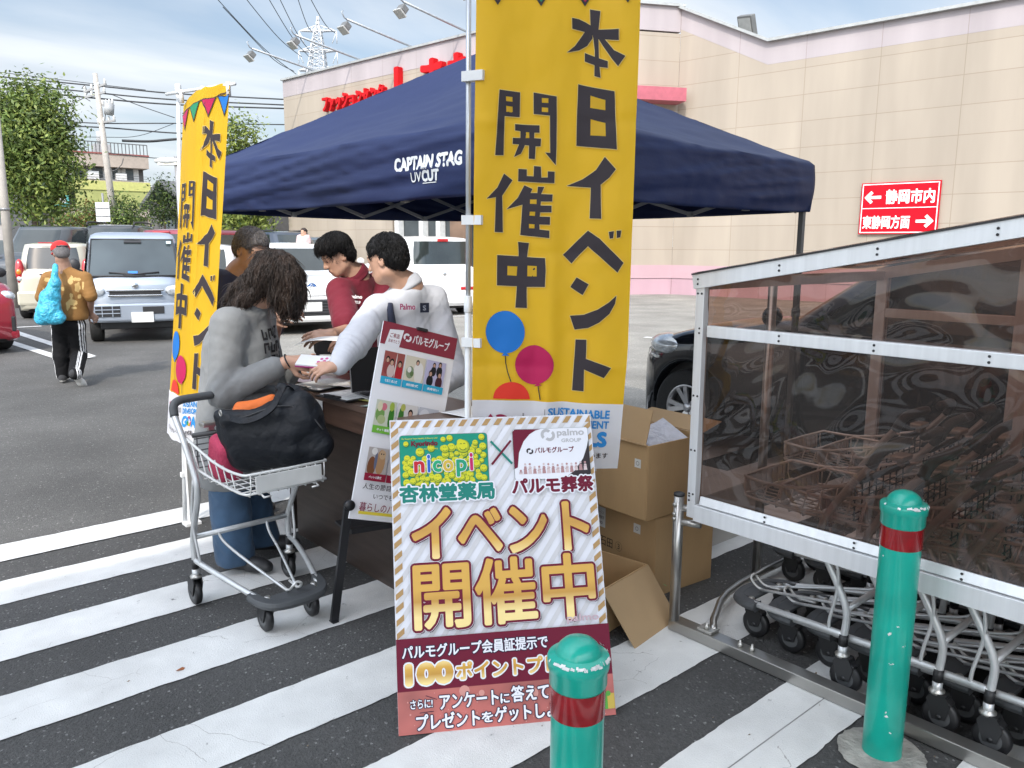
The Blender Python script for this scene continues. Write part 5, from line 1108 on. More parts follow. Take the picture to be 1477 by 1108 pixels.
o = m.build('paper_sheet', mat('paper', (.80, .80, .79), .6, var=.02)); o.modifiers.new('thick', 'SOLIDIFY').thickness = .0006; tag(o, 'white paper sheet held by the man in the wine red polo', 'paper')
# -- man in the white work jacket
WJ = cloth('white', (.56, .57, .61), var=.05, bump=.25, bscale=16)
J = JJ(head=(557, 374, 4.03), neck=(588, 415, 4.10), chest=(592, 490, 4.16), pelvis=(600, 625, 4.28), shr=(545, 447, 4.00), shl=(624, 432, 4.22), elr=(508, 498, 3.78), ell=(655, 540, 4.15), wrr=(487, 528, 3.56), wrl=(620, 572, 3.95),
       hipr=(588, 640, 4.25), hipl=(615, 636, 4.4), knr=(588, 730, 4.25), knl=(617, 722, 4.4), anr=(590, 795, 4.3), anl=(618, 785, 4.45))
J.update(face=-X_*.90+A_*.36-Z_*.22, hdr=-X_*.93-A_*.15-Z_*.12, bkr=Z_*.75-A_*.6, hdl=-X_*.6-A_*.6, bkl=Z_*.9-A_*.2, toer=-X_*.8-A_*.5, toel=-X_*.6-A_*.7)
t, q, R = person('man in white work jacket and dark tie reaching across the table to the bending woman', G(603, 790), J, dict(hair='short', hs=.97, hands=.95, curlr=.6, vox=.006, top=dict(r=.142, w=.064, mat=WJ, name='jacket', sleeve='long', cuff=.93, cuffr=.62, sl=.064, fold=.011, ff=8, seed=11, hem=-.02), pants=dict(mat=BLKP)))
collar_ring(t, J, J['neck']+(J['head']-J['neck'])*.12, R, WJ, .060, .034)
m = MB(); a_ = D(563, 438, 3.965); m.tube([a_, a_-UP*.03-A_*.015+X_*.0, a_-UP*.18-A_*.03+X_*.02], [.014, .018, .026], 0, 8); m.build('tie', cloth('tie', (.02, .025, .05)), t)
p = Print(.0004, .0); p.text('Palmo', 0, 0, .075, .030, flat('print_maroon', (.30, .03, .10)), .03); p.build('chest_print', axes((X_*.97+A_*.1).normalized(), (UP+A_*.1).normalized(), (-A_-X_*.1).normalized(), D(577, 447, 3.935)), t)
p = Print(.0004, .0); p.rect(0, 0, .045, .048, flat('patch', (.012, .015, .03))); p.up(); p.text('S', .014, .01, .03, .036, flat('patch_grey', (.25, .26, .3)), .03); p.build('sleeve_patch', axes((X_*.95+A_*.2).normalized(), UP, (-A_+X_*.15).normalized(), D(606, 451, 3.985)), t)
# -- elderly man walking away with a red cap and a blue shopping bag
TAN = mat('cloth_ochre', (.235, .115, .030), .85, var=.07, bump=.2, bscale=20)
PALE = cloth('ochre_pale', (.50, .34, .13)); TRK = cloth('track_black', (.009, .009, .010), sheen=0, spec=.2); STR = cloth('stripe_white', (.70, .70, .70))
Yw = 9.15
J = JJ(head=(88, 366, Yw+.0), neck=(92, 386, Yw+.02), chest=(97, 415, Yw), pelvis=(99, 467, Yw), shr=(123, 401, Yw+.0), shl=(69, 401, Yw), elr=(131, 428, Yw-.05), ell=(60, 430, Yw+.02), wrr=(131, 452, Yw+.12), wrl=(62, 412, Yw+.16),
       hipr=(109, 472, Yw), hipl=(88, 472, Yw), knr=(114, 512, Yw+.10), knl=(88, 513, Yw), anr=(109, 541, Yw-.32), anl=(91, 544, Yw+.02))
J['anr'].z = .16; J['anl'].z = .085
J.update(face=-X_*.62+A_*.72-Z_*.28, hdr=X_*.5+A_*.3-Z_*.8, bkr=-A_*.6+X_*.8, hdl=-A_*.1+Z_*.7+X_*.4, bkl=-X_*.8, toer=A_*.75-Z_*.62+X_*.1, toel=-X_*.35+A_*.9)
STAINS = [((101, 405), (3.2, 6)), ((111, 414), (3.4, 7)), ((108, 403), (8, 2.2)), ((78, 410), (3.5, 4)), ((66, 404), (4, 3)), ((106, 436), (5.5, 5)), ((100, 440), (3, 7)), ((119, 412), (1.8, 6)), ((104, 427), (2, 4)), ((60, 421), (1.8, 5)), ((92, 416), (2.5, 3)), ((109, 444), (3, 2)), ((113, 428), (1.8, 3))]
_c = [(D(x, y, Yw-.1), rx*Yw/FPX, ry*Yw/FPX) for (x, y), (rx, ry) in STAINS]
def stains(c, V, Q):
    m = np.zeros(len(Q)); rx_ = c @ np.array(RH); wob = .25*np.sin(c[:, 2]*90+rx_*60)+.2*np.sin(c[:, 2]*47-rx_*110)
    for p_, a, b in _c: m[(((rx_-p_.dot(RH))/a)**2+((c[:, 2]-p_.z)/b)**2 < 1+wob)] = 1
    return m
def stripe3(c, V, Q):
    m = np.zeros(len(Q)); best = np.full(len(c), 9.)
    for sd_, s_ in (('r', 1), ('l', -1)):
        for a, b in ((J['hip'+sd_], J['kn'+sd_]), (J['kn'+sd_], J['an'+sd_])):
            a, b = np.array(a), np.array(b); ab = b-a; tt = np.clip(((c-a) @ ab)/(ab @ ab), 0, 1); rel = c-a-tt[:, None]*ab; d = np.linalg.norm(rel, axis=1); k = d < best; best[k] = d[k]
            an = np.arctan2(rel @ np.array(-FH), s_*(rel @ np.array(RH))); st_ = (np.abs(an-.10) < .085) | (np.abs(an-.42) < .085) | (np.abs(an-.74) < .085); m[k] = st_[k]
    return m
SHW = mat('shoe_sole', (.62, .61, .58), .6)
t, q, R = person('elderly man in red cap and ochre shirt walking away over the car park', G(101, 556), J, dict(vox=.0085, stand=False, hair='short', haircol=HAIRG, skin=SKIN2, curlr=.9, shoe=cloth('sneaker', (.03, .03, .032)), sole=SHW,
    top=dict(r=.145, w=.085, mat=[TAN, PALE], sleeve='short', slen=.95, sl=.062, hem=.10, flare=.95, fold=.0065, ff=7, seed=13, cut=.05, paint=stains), pants=dict(mat=[TRK, STR], r=.095, rk=.080, ra=.066, vox=.006, paint=stripe3, fold=.009)))
CAPR = cloth('cap_red', (.55, .015, .015))
Pc = [ell(q(0, -.005, .055), (.098, .115, .092), R, .01), half(q(0, 0, .035), R @ Vector((0, .12, -1))), ell(q(0, .13, .038), (.075, .085, .012), R, .01)]
V, Q = sdf(Pc, .006); mesh_obj('cap', V, Q, CAPR, t)
MB().tube([q(-.06, -.105, .058), q(-.03, -.118, .052), q(.03, -.118, .052), q(.06, -.105, .058)], .008, 0, 6).build('cap_strap', DKP, t)
BAG = mat('bag_blue', (.05, .38, .56), .3, var=.45, scale=16, bump=.9, bscale=38)
bo = Yw-.30
def bp(x, y, o=0): return D(x, y, bo+o)
Pb = [ell(bp(70, 449), (.125, .10, .12), frame(A_), .03), ell(bp(72, 432), (.105, .07, .11), frame(A_), .05), cap(bp(60, 460), bp(84, 458), .065, None, .03), cap(bp(76, 425), bp(80, 408), .065, .045, .04), cap(bp(80, 408), bp(79, 396), .042, .026, .03), cap(bp(79, 398), bp(80, 384, .14), .026, .022, .02), cap(bp(66, 428), bp(76, 410), .03, .03, .03)]
V, Q = sdf(Pb, .008, folds(.012, 11, 21)); o = mesh_obj('carrier_bag', V, Q, BAG, None); tag(o, 'bulging light blue carrier bag hanging from the walking man shoulder', 'bag')
# -- bystander far back by the offroad car
q0 = D(437, 350, 24)
J = JJ(head=(438, 335, 24), neck=(438, 340, 24), chest=(437, 346, 24), pelvis=(437, 362, 24), shr=(432, 342, 24), shl=(444, 342, 24), elr=(430, 352, 24), ell=(446, 352, 24), wrr=(432, 360, 23.8), wrl=(444, 360, 23.8),
       hipr=(434, 365, 24), hipl=(440, 365, 24), knr=(434, 385, 24), knl=(440, 385, 24), anr=(434, 405, 24), anl=(440, 405, 24))
dz = .09-J['anr'].z
J.update(face=-A_*.9-X_*.3, hdr=-UP, bkr=-X_, hdl=-UP, bkl=X_, toer=-A_, toel=-A_)
person('far off bystander in a pale pink top beside the dark blue offroad car', Vector((q0.x, q0.y, 0)), J, dict(vox=.014, face=False, hair='short', haircol=HAIRB, top=dict(r=.15, w=.07, mat=cloth('pale_pink', (.6, .45, .44)), sleeve='short', sl=.06), pants=dict(mat=BLKP)))
# ------------------------------------------------------------------ blue pop-up tent
def tentmat(name, c, tl):
    m = mat(name, c, .55, var=.03, scale=3, bump=.05, bscale=40, spec=.3, stretch=(1, 1, 2.2)); n, l = m.node_tree.nodes, m.node_tree.links
    b = n['Principled BSDF']; o = [q for q in n if q.type == 'OUTPUT_MATERIAL'][0]; tr = n.new('ShaderNodeBsdfTranslucent'); tr.inputs[0].default_value = tl+(1,); ms = n.new('ShaderNodeMixShader'); ms.inputs[0].default_value = .14
    l.new(b.outputs[0], ms.inputs[1]); l.new(tr.outputs[0], ms.inputs[2]); l.new(ms.outputs[0], o.inputs[0]); return m
TENT = tentmat('tent_navy', (.020, .032, .098), (.010, .020, .16))
TF = mat('tent_frame', (.30, .31, .33), .45, metal=.4); TFD = mat('tent_leg', (.13, .135, .14), .4, metal=.5)
cN, cL, cFa, cR = Vector((2.33, 2.60, 0)), Vector((2.25, 6.20, 0)), Vector((5.12, 6.30, 0)), Vector((5.16, 2.83, 0)); AP = Vector((3.74, 4.46, 2.95)); ZV, ZE = 1.83, 2.135
tent = thing('canopy_tent', 'dark blue pop up canopy tent with white lettering on its valance', 'tent', (3.7, 4.45, 0))
def wr(x, y, z, a=1): return a*(mnoise.noise((x, y, z))+.5*mnoise.noise((x*2.1, y*2.1, z*2.1+5)))
cor4 = [cN, cL, cFa, cR]; cen = Vector((3.72, 4.48, 0)); mb = MB()
for i in range(4):
    A, B = cor4[i], cor4[(i+1) % 4]; out = ((A+B)/2-cen); out.z = 0; out.normalize()
    def fab(u, v, A=A, B=B, out=out, i=i):
        e = A+(B-A)*u
        if v <= .30:                      # hanging part
            k = v/.30; z = ZV+(ZE-ZV)*k; edge = min(u, 1-u)*2
            w = .012*wr(u*2.6+i*7, k*4.5+u*3, 1.7)+.008*math.sin(u*38+4*k+i)*(1-k)**2*.6+.016*(1-abs(mnoise.noise((u*2.2+i*9, k*4.5+u*4, 3))))**7+.005*(1-abs(mnoise.noise((u*11+i*9, k*3-u*6, 7))))**8; bul = -.02*(1-k)+.02*math.sin(k*math.pi)
            q = e+out*(w*min(1, edge*6)+bul); sag = .018*math.sin(u*math.pi)*(1 if v < .02 else 0); return (q.x, q.y, z-sag)
        k = (v-.30)/.70; kk = 1-(1-k)**1.12; p = e+UP*ZE; q = p+(AP-p)*kk; edge = min(u, 1-u)*2
        sag = .085*math.sin(min(1, k*1.0)*math.pi)*math.sin(u*math.pi)+.0
        w = .030*wr(u*5+i*3, k*7*(1-.3*u), 3.3)*(1-k)**1.1*min(1, edge*5)+.012*wr(u*3, k*16, 8)*(1-k)+.014*(1-abs(mnoise.noise((u*2.5+i*5, k*9, 6))))**8*(1-k); rnd_ = .02*math.exp(-(k/.06)**2)
        return (q.x+out.x*(w*.4+rnd_), q.y+out.y*(w*.4+rnd_), q.z-sag+w*.6)
    mb.grid(fab, 90, 60, 0, True)
cv = mb.build('canopy', TENT, tent); md = cv.modifiers.new('thick', 'SOLIDIFY'); md.thickness = .0012
bm_ = cv.modifiers.new('join', 'WELD'); bm_.merge_threshold = .0006
for A in cor4:
    d = (cen-A).normalized(); p = A+d*.06; m = MB(); m.box((p.x, p.y, 1.03), (.034, .034, 2.06)); m.box((p.x, p.y, .01), (.09, .09, .02)); m.box((p.x, p.y, 1.15), (.042, .042, .06)); m.build('leg', TFD, tent)
for i in range(4):
    A, B = cor4[i], cor4[(i+1) % 4]; d = ((A+B)/2-cen).normalized()*-.07; P = [A+(B-A)*k+d for k in (.02, .27, .5, .73, .98)]; m = MB(); hi, lo = 2.05, 1.835
    for k in range(4):
        a, b = P[k], P[k+1]; m.bar(a+UP*(hi if k % 2 == 0 else lo), b+UP*(lo if k % 2 == 0 else hi), .014, .026); m.bar(a+UP*(lo if k % 2 == 0 else hi)+d*.25, b+UP*(hi if k % 2 == 0 else lo)+d*.25, .014, .026)
    m.build('truss', TF, tent)
    for k, z in ((1, lo), (2, hi), (3, lo)): MB().box(P[k]+UP*z+d*.1, (.035, .035, .04)).build('joint', mat('joint_grey', (.30, .31, .32), .5), tent)
m = MB()
for A in cor4: a = A+(cen-A).normalized()*.08; m.bar(a+UP*2.04, Vector((cen.x, cen.y, 2.72))+(a-cen).normalized()*.05, .02, .03)
m.tube([(cen.x, cen.y, 2.5), (cen.x, cen.y, 2.9)], .02); m.build('rafter', TF, tent)
TW = flat('tent_print', (.62, .66, .70), .6)
def onval(x, y):                          # point of the left valance seen at x, y
    return pln(x, y, (2.27, 4, 0), (1, .02, 0))
p = Print(.0005, .0); a, b = onval(565, 249), onval(663, 241); wl = (b-a).length; p.text('CAPTAIN STAG', 0, 0, wl, .068, TW, .055)
p.up(); p.text('UV', wl*.24, -.056, wl*.40, -.010, TW, .01, .25); p.text('CUT', wl*.41, -.058, wl*.66, -.004, TW, .05, .25); p.rect(wl*.42, -.066, wl*.62, -.062, TW)
ax = (b-a).normalized(); ax = (ax+UP*.02).normalized()
from mathutils.bvhtree import BVHTree
bvh = BVHTree.FromPolygons(mb.v, mb.f); lo_ = MB()
gr_ = {}
for fc in p.mb.f: gr_.setdefault(round(p.mb.v[fc[0]][2], 7), []).append(fc)
for z, fs in gr_.items():
    used = sorted({i for f in fs for i in f}); rm = {i: k for k, i in enumerate(used)}; V, Fq = refine([p.mb.v[i][:2] for i in used], [tuple(rm[i] for i in f) for f in fs], .03); P3 = []
    for x, y in V:
        o_ = a+ax*x+UP*y+Vector((-.5, 0, 0)); hx = []
        for dy_ in (-.045, 0, .045):
            for dz_ in (-.03, 0, .03):
                h_ = bvh.ray_cast(o_+Vector((0, dy_, dz_)), Vector((1, 0, 0)))
                if h_[0]: hx.append(h_[0].x)
        own = bvh.ray_cast(o_, Vector((1, 0, 0)))[0]; av = sum(hx)/max(1, len(hx)) if hx else o_.x+.45; P3.append(Vector((min(av, (own.x if own else av))-.0025-z, o_.y, o_.z)))
    lo_.add(P3, Fq, 0, True)
lo_.build('lettering', TW, tent)

# ------------------------------------------------------------------ tall event banners
def bannermat(name, c, tl, k=.42):
    m = mat(name, c, .6, var=.03, scale=4, bump=.12, bscale=9); n, l = m.node_tree.nodes, m.node_tree.links
    b = n['Principled BSDF']; o = [q for q in n if q.type == 'OUTPUT_MATERIAL'][0]; tr = n.new('ShaderNodeBsdfTranslucent'); tr.inputs[0].default_value = tl+(1,); ms = n.new('ShaderNodeMixShader'); ms.inputs[0].default_value = k
    l.new(b.outputs[0], ms.inputs[1]); l.new(tr.outputs[0], ms.inputs[2]); l.new(ms.outputs[0], o.inputs[0]); return m
BY = bannermat('banner_yellow', (.84, .50, .015), (.80, .45, .01)); BWh = bannermat('banner_white', (.72, .74, .80), (.7, .7, .75), .3); BK = flat('banner_black', (.035, .028, .032), .5)
BBLU = flat('banner_blue', (.012, .14, .44), .4); BMAG = flat('banner_magenta', (.40, .012, .075), .4); BRED = flat('banner_red', (.62, .035, .02), .4); BGRN = flat('banner_green', (.02, .22, .10), .4); BTXT = flat('banner_textblue', (.03, .22, .52), .4); BLT = bannermat('banner_pale', (.80, .62, .22), (.7, .5, .2), .3)
PW = mat('white_pole', (.70, .71, .71), .35)
# letters as they are drawn on the cloth, on a 1259-wide tracing (y downwards)
ofB, ofC = 1007, 1914
def sh(o, *P): return [(x, y+o) for x, y in P]
GLY = [sh(0, (880, 65), (955, 82), (940, 215), (945, 400), (957, 535), (912, 520), (915, 350), (905, 260), (885, 200)), sh(0, (750, 122), (800, 130), (850, 152), (888, 175), (900, 260), (860, 310), (800, 340), (712, 356), (770, 310), (842, 215), (750, 195)),
       sh(0, (935, 205), (1083, 215), (1083, 290), (985, 275), (930, 268)), sh(0, (930, 250), (985, 272), (1050, 355), (1128, 400), (1078, 467), (1040, 420), (980, 330)), sh(0, (842, 357), (920, 390), (1007, 427), (1007, 473), (950, 460), (842, 415)),
       sh(0, (792, 570), (1055, 635), (1075, 1040), (996, 1028), (780, 1000)),
       sh(ofB, (993, 80), (1070, 172), (1025, 230), (965, 278), (970, 525), (886, 520), (893, 297), (710, 282), (830, 235), (930, 170)),
       sh(ofB, (875, 608), (960, 670), (1133, 848), (1090, 918), (875, 722), (752, 850), (683, 787)), sh(ofB, (1022, 620), (1060, 615), (1055, 665), (1030, 670)), sh(ofB, (1078, 612), (1112, 610), (1105, 660), (1080, 665)),
       sh(ofC, (793, 45), (882, 97), (838, 178), (743, 118)), sh(ofC, (743, 335), (850, 325), (950, 285), (1030, 232), (1085, 182), (1075, 245), (1035, 320), (960, 385), (880, 425), (780, 440)), sh(ofC, (787, 515), (868, 515), (868, 660), (1058, 725), (1008, 800), (858, 740), (860, 905), (773, 903)),
       sh(0, (222, 618), (370, 632), (367, 805), (257, 803), (245, 1075), (185, 1078)), sh(0, (470, 630), (637, 658), (635, 1000), (630, 1140), (553, 1050), (590, 1053), (588, 792), (470, 780)),
       sh(0, (332, 853), (513, 860), (513, 912), (475, 912), (473, 950), (523, 953), (520, 1007), (483, 1008), (477, 1097), (432, 1095), (435, 1003), (405, 1000), (375, 1060), (322, 1085), (360, 995), (312, 993), (315, 950), (370, 950), (370, 902), (332, 898)),
       sh(ofB, (248, 200), (310, 245), (233, 358), (237, 625), (177, 623), (188, 370), (120, 383), (200, 300)), sh(ofB, (355, 162), (418, 165), (418, 213), (468, 215), (470, 140), (522, 145), (525, 222), (572, 222), (572, 178), (622, 180), (620, 263), (352, 252)),
       sh(ofB, (400, 280), (458, 305), (445, 335), (495, 335), (500, 288), (547, 290), (525, 342), (608, 345), (605, 397), (522, 397), (520, 425), (600, 427), (600, 475), (518, 475), (515, 505), (590, 507), (588, 565), (513, 563), (515, 600), (585, 607), (585, 663), (368, 642), (385, 420), (265, 455), (350, 370)),
       sh(ofB, (352, 692), (433, 700), (420, 805), (555, 812), (560, 900), (555, 1025), (417, 1027), (417, 1185), (332, 1185), (342, 1022), (190, 1020), (195, 792), (355, 800))]
HOLES = [sh(0, (885, 652), (993, 690), (993, 760), (882, 738)), sh(0, (887, 815), (995, 850), (998, 943), (886, 930)), sh(0, (268, 663), (315, 666), (315, 697), (268, 695)), sh(0, (268, 728), (315, 732), (315, 773), (268, 770)), sh(0, (530, 668), (577, 670), (577, 703), (530, 700)), sh(0, (530, 733), (575, 737), (575, 768), (530, 765)),
         sh(0, (413, 908), (437, 910), (437, 950), (411, 950)), sh(ofB, (442, 382), (490, 383), (490, 415), (442, 413)), sh(ofB, (440, 470), (480, 470), (478, 500), (437, 498)), sh(ofB, (433, 560), (475, 562), (475, 592), (433, 590)), sh(ofB, (272, 872), (345, 875), (340, 945), (270, 942)), sh(ofB, (422, 867), (493, 870), (493, 947), (420, 947))]
def st(X, Y):
    xl = np.interp(Y, [0, 500, 1100, 2000, 2944], [75, 50, 33, 15, 0]); xr = np.interp(Y, [0, 600, 2944], [1230, 1215, 1170]); return ((X-xl)/(xr-xl)*.6, .13+Y/5.036*.00246)
def banner_print():
    """ink of the banner in cloth coordinates: s to the right, t downwards"""
    p = Print(.0004, .0042); f = lambda P: [st(*q) for q in P]
    p.rect(0, 1.552, .6, 1.80, BWh); p.up()
    p.line((-.0, .045), (.15, .058), .006, BK); p.line((.15, .058), (.45, .058), .006, BK); p.line((.45, .058), (.6, .035), .006, BK)
    for k, (x, c) in enumerate(((.075, BMAG), (.235, BGRN), (.395, BMAG), (.55, BBLU))):
        p.poly([(x-.072, .055), (x+.005, .152), (x+.072, .055)][::-1], BK)
    p.up()
    for k, (x, c) in enumerate(((.075, BMAG), (.235, BGRN), (.395, BMAG), (.55, BBLU))): p.poly([(x-.060, .060), (x+.005, .138), (x+.060, .060)][::-1], c)
    z = p.z
    for k in range(8):
        dx, dy = .0022*math.cos(k*.785), .0022*math.sin(k*.785)
        for i, g in enumerate(GLY): p.z = z+1.1e-5*k+9e-7*i; p.poly([(a+dx, b+dy) for a, b in f(g)], BLT)
    p.z = z; p.up()
    z = p.z
    for i, g in enumerate(GLY): p.z = z+i*9e-6; p.poly(f(g), BK)
    p.z = z+.0003
    for h in HOLES: p.poly(f(h), BY)
    def ball(cx, cy, rx, ry, m, cut=None):
        P = []
        for i in range(36):
            a = 2*math.pi*i/36; y = cy+ry*math.sin(a)
            if cut and y > cut: y = cut
            P.append((cx+rx*math.cos(a), y))
        p.poly(f(sh(ofC, *P)), m)
    for X, Yp_ in (((255, 640), (258, 700)), ((258, 700), (272, 770)), ((272, 770), (303, 860)), ((514, 875), (522, 920)), ((522, 920), (534, 984))):
        a, b = f(sh(ofC, X, Yp_)); p.line(a, b, .004, BK)
    p.up(); ball(253, 465, 148, 162, BBLU); p.poly(f(sh(ofC, (228, 645), (253, 612), (286, 645))), BBLU); p.up(); ball(305, 990, 142, 140, BRED, 984); p.up(); ball(475, 713, 146, 154, BMAG); p.poly(f(sh(ofC, (482, 882), (512, 855), (545, 868))), BMAG)
    p.up(); F_ = lambda s_, *a, **k: p.text(s_, a[0], a[3], a[2], a[1], *a[4:], **k)
    F_('SUSTAINABLE', .305, 1.575, .545, 1.607, BTXT, .03); F_('DEVELOPMENT', .305, 1.615, .545, 1.645, BTXT, .03); F_('G', .305, 1.655, .35, 1.715, BTXT, .05); F_('ALS', .408, 1.655, .535, 1.715, BTXT, .05)
    cols = [BRED, BY, BGRN, BTXT, BMAG, BBLU]
    for k in range(6): p.ring(.379, 1.685, .014, .028, k*60+3, k*60+57, cols[k], 3)
    F_('パルモグループはSDGsを応援しています', .07, 1.735, .55, 1.758, BK, .015)
    MAR_ = flat('logo_maroon', (.25, .01, .05)); p.ring(.10, 1.635, .018, .040, 60, 230, MAR_); p.ring(.115, 1.645, .018, .040, 240, 410, MAR_); F_('palmo', .155, 1.60, .275, 1.655, flat('logo_grey', (.28, .27, .28)), .02); F_('GROUP', .175, 1.665, .255, 1.69, MATS['logo_grey'], .02); p.line((.292, 1.58), (.292, 1.70), .0015, BK)
    return p
BP = banner_print()
_rf = refine  # keep the print supple
def flag(t, surf, side):
    """surf(s, t) -> point; print lies on the side the cloth's normal times `side` points to"""
    m = MB(); m.grid(lambda u, v: surf(u*.6, v*1.80), 100, 300); o = m.build('cloth', BY, t)
    groups = {}
    for fc, mi_ in zip(BP.mb.f, BP.mb.m): groups.setdefault((mi_, round(BP.mb.v[fc[0]][2], 7)), []).append(fc)
    out = MB()
    for (mi_, z), fs in groups.items():
        used = sorted({i for f in fs for i in f}); rm = {i: k for k, i in enumerate(used)}
        V, Fq = refine([BP.mb.v[i][:2] for i in used], [tuple(rm[i] for i in f) for f in fs], .022)
        P3 = []
        for x, y in V:
            p0 = Vector(surf(x, y)); n = (Vector(surf(x+.002, y))-p0).cross(Vector(surf(x, y+.002))-p0).normalized()*side; P3.append(p0+n*z)
        out.add(P3, Fq, mi_, True)
    out.build('lettering', BP.mats, t)
# near banner
t = thing('event_banner', 'tall yellow banner close to the viewer with big black characters and balloons', 'banner', (1.845, 2.37, 0), 0, 'yellow event banners')
TLp = Vector((1.868, 2.330, 2.575)); dwn = Vector((.402, -.393, 0)).normalized(); nrm = Vector((-.393, -.402, 0)).normalized()
def near(s, tt):
    w = .013*math.sin(s*11+.6+.7*tt)+.007*math.sin(s*24+2.2*tt)+.010*wr(s*3.5, tt*2.0, 2.2)+.004*wr(s*12, tt*9, 4)
    w += .035*math.exp(-((s-.30)/.045)**2)*max(0, min(1, (tt-.5)/1.0)) - .004*abs(math.sin((tt-.06)*math.pi/.41))**.3*0
    for c_ in (.54, 1.0, 1.42): w += .005*math.exp(-((tt-c_)/.022)**2)*math.sin(s*5+c_*3)
    k = max(0, tt-1.35)/.45; w += -.07*k*k*max(0, (s-.42)/.18)**1.3; lift = -.028*k*max(0, (s-.35)/.25)
    x = s*.945-.02*k*(s/.6) - .024*(tt/1.8)*(1-s/.6*.6)
    q = TLp+dwn*x+nrm*w; return (q.x, q.y, q.z-tt+lift-.004*math.sin(s*math.pi/.6))
flag(t, near, -1)
m = MB(); a = Vector((1.845, 2.372, 0)); b = Vector((1.858, 2.362, 2.62)); m.tube([a+UP*.02, a+(b-a)*.52], .0125, 0, 16); m.build('pole', PW, t)
MB().tube([a+(b-a)*.52, b], .0095, 0, 16).build('pole', mat('pole_grey', (.52, .54, .56), .3, metal=.5), t); MB().lathe([(.0125, 0), (.016, .004), (.016, .03), (.0145, .034), (.0145, .06), (.0105, .064)], Matrix.Translation(a+(b-a)*.515), 0, 16).build('collar', PW, t)
MB().tube([b-UP*.0, b+dwn*.62], .007, 0, 10).build('crossbar', PW, t)
TAB = mat('tab_white', (.70, .70, .69), .5, bump=.1)
for tt in (.385, .885, 1.335):
    c = a+(b-a)*((2.575-tt)/2.62); e = Vector(near(.035, tt)); m = MB(); m.tube([c-dwn*.016-UP*.017, c-dwn*.016+UP*.017], .002, 0, 6); dd = (e-c); m.bar(c-dwn*.018-nrm*.0, e+nrm*-.0, .034, .005, 0, nrm) if False else m.bar(c-dwn*.018, e, .031, .034, 0); o = m.build('tab', TAB, t)
for k in (.10, .30, .50): m = MB(); e = b+dwn*k; m.bar(e+UP*.012, Vector(near(k/.945, .012)), .022, .004, 0, nrm); m.build('tab', TAB, t)
MB().lathe([(.02, 0), (.19, 0), (.20, .03), (.16, .075), (.03, .09), (.02, .16)], Matrix.Translation((a.x, a.y, .008)), 0, 32).build('water_base', mat('base_white', (.55, .55, .55), .5), t)
# far banner, folded by the wind
t = thing('event_banner', 'narrow looking folded yellow banner on a white pole beside the walking man', 'banner', G(268, 756), 0, 'yellow event banners')
def farb(s, tt):
    kk = s/.6; v = tt/1.80; K5 = [min(1, max(0, kk+d)) for d in (-.10, -.05, 0, .05, .10)]
    ip = lambda X, Y: sum(np.interp(K5, X, Y))/5
    px = ip([0, .12, .25, .40, .5, .62, .8, 1], [261, 268, 271, 281, 286, 296, 314, 332])*(1-v)+ip([0, .12, .25, .40, .5, .62, .8, 1], [241, 246, 247, 258, 262, 270, 285, 303])*v
    Yd = ip([0, .12, .25, .40, .5, .62, .8, 1], [4.42, 4.37, 4.27, 4.25, 4.17, 4.20, 4.14, 4.10])+.012*math.sin(tt*5+s*8)+.02*wr(s*5, tt*3, 6)
    z = 2.345-tt+.02*math.sin(kk*3)*(1-v)+.05*(kk-.5)*(1-v)+.01*wr(s*9, tt*4, 1); Fx = (px-738.5)/FPX*(Yd*.985+(1.6-z)*.171); p_ = RH*Fx+FH*Yd; return (p_.x, p_.y, z)
flag(t, farb, 1 if False else -1)
a, b = G(267, 756), D(257, 128, 4.44); m = MB(); m.tube([a, a+(b-a)*.5], .0125, 0, 14); m.build('pole', PW, t); MB().tube([a+(b-a)*.5, b], .0105, 0, 14).build('pole', PW, t)
MB().lathe([(.0125, 0), (.016, .005), (.016, .05), (.011, .055)], Matrix.Translation(b-UP*.03), 0, 12).build('collar', PW, t)
c0_, c1_ = D(240, 136, 4.44), D(339, 121, 4.08); MB().tube([c0_, c1_], .0085, 0, 10).build('crossbar', PW, t)
for px_ in (263, 295, 330):
    k = (px_-240)/99; e = c0_+(c1_-c0_)*k; m = MB(); m.tube([e+UP*.012, e-UP*.055], .012, 0, 6); m.build('tab', TAB, t)
a2 = G(277, 757); m = MB(); m.box(a2+UP*.22, (.042, .014, .44), 0, Matrix.Rotation(.5, 3, 'Z'), .004); m.box(a2+UP*.012, (.09, .07, .02), 0, None, .004); m.build('stand_post', PW, t)
MB().box((a+a2)/2+UP*.30, (.05, .03, .03), 0, None, .004).build('clamp', PW, t)

# ------------------------------------------------------------------ counter table and what lies on it
def woodmat(name, c): return mat(name, c, .45, var=.28, scale=5, bump=.06, bscale=40, stretch=(6, .6, 6), var2=.15)
WOOD = woodmat('table_wood', (.105, .060, .042)); WOODSHADE = woodmat('table_wood_shaded', (.050, .036, .030)); WTOP = mat('table_top', (.13, .085, .065), .35, var=.15, scale=6, stretch=(6, .6, 6))  # second wood is a darker copy: shade beneath the apron in its colour
tb = thing('counter_table', 'dark wood counter table with a deep apron under the tent', 'table', (2.06, 3.4, 0))
n0, n1, u0, u1, zt = 2.42, 4.12, 1.86, 2.30, .865
MB().box(((u0+u1)/2, (n0+n1)/2, zt-.015), (u1-u0+.02, n1-n0+.02, .03), 0, None, .004).build('tabletop', WTOP, tb)
MB().box((u0+.012, (n0+n1)/2, zt-.085), (.022, n1-n0, .11), 0, None, .003).build('apron', WOOD, tb)
MB().box((u0+.06, (n0+n1)/2-.05, .37), (.02, n1-n0-.16, .73), 0, None, .003).build('front_panel', WOODSHADE, tb)
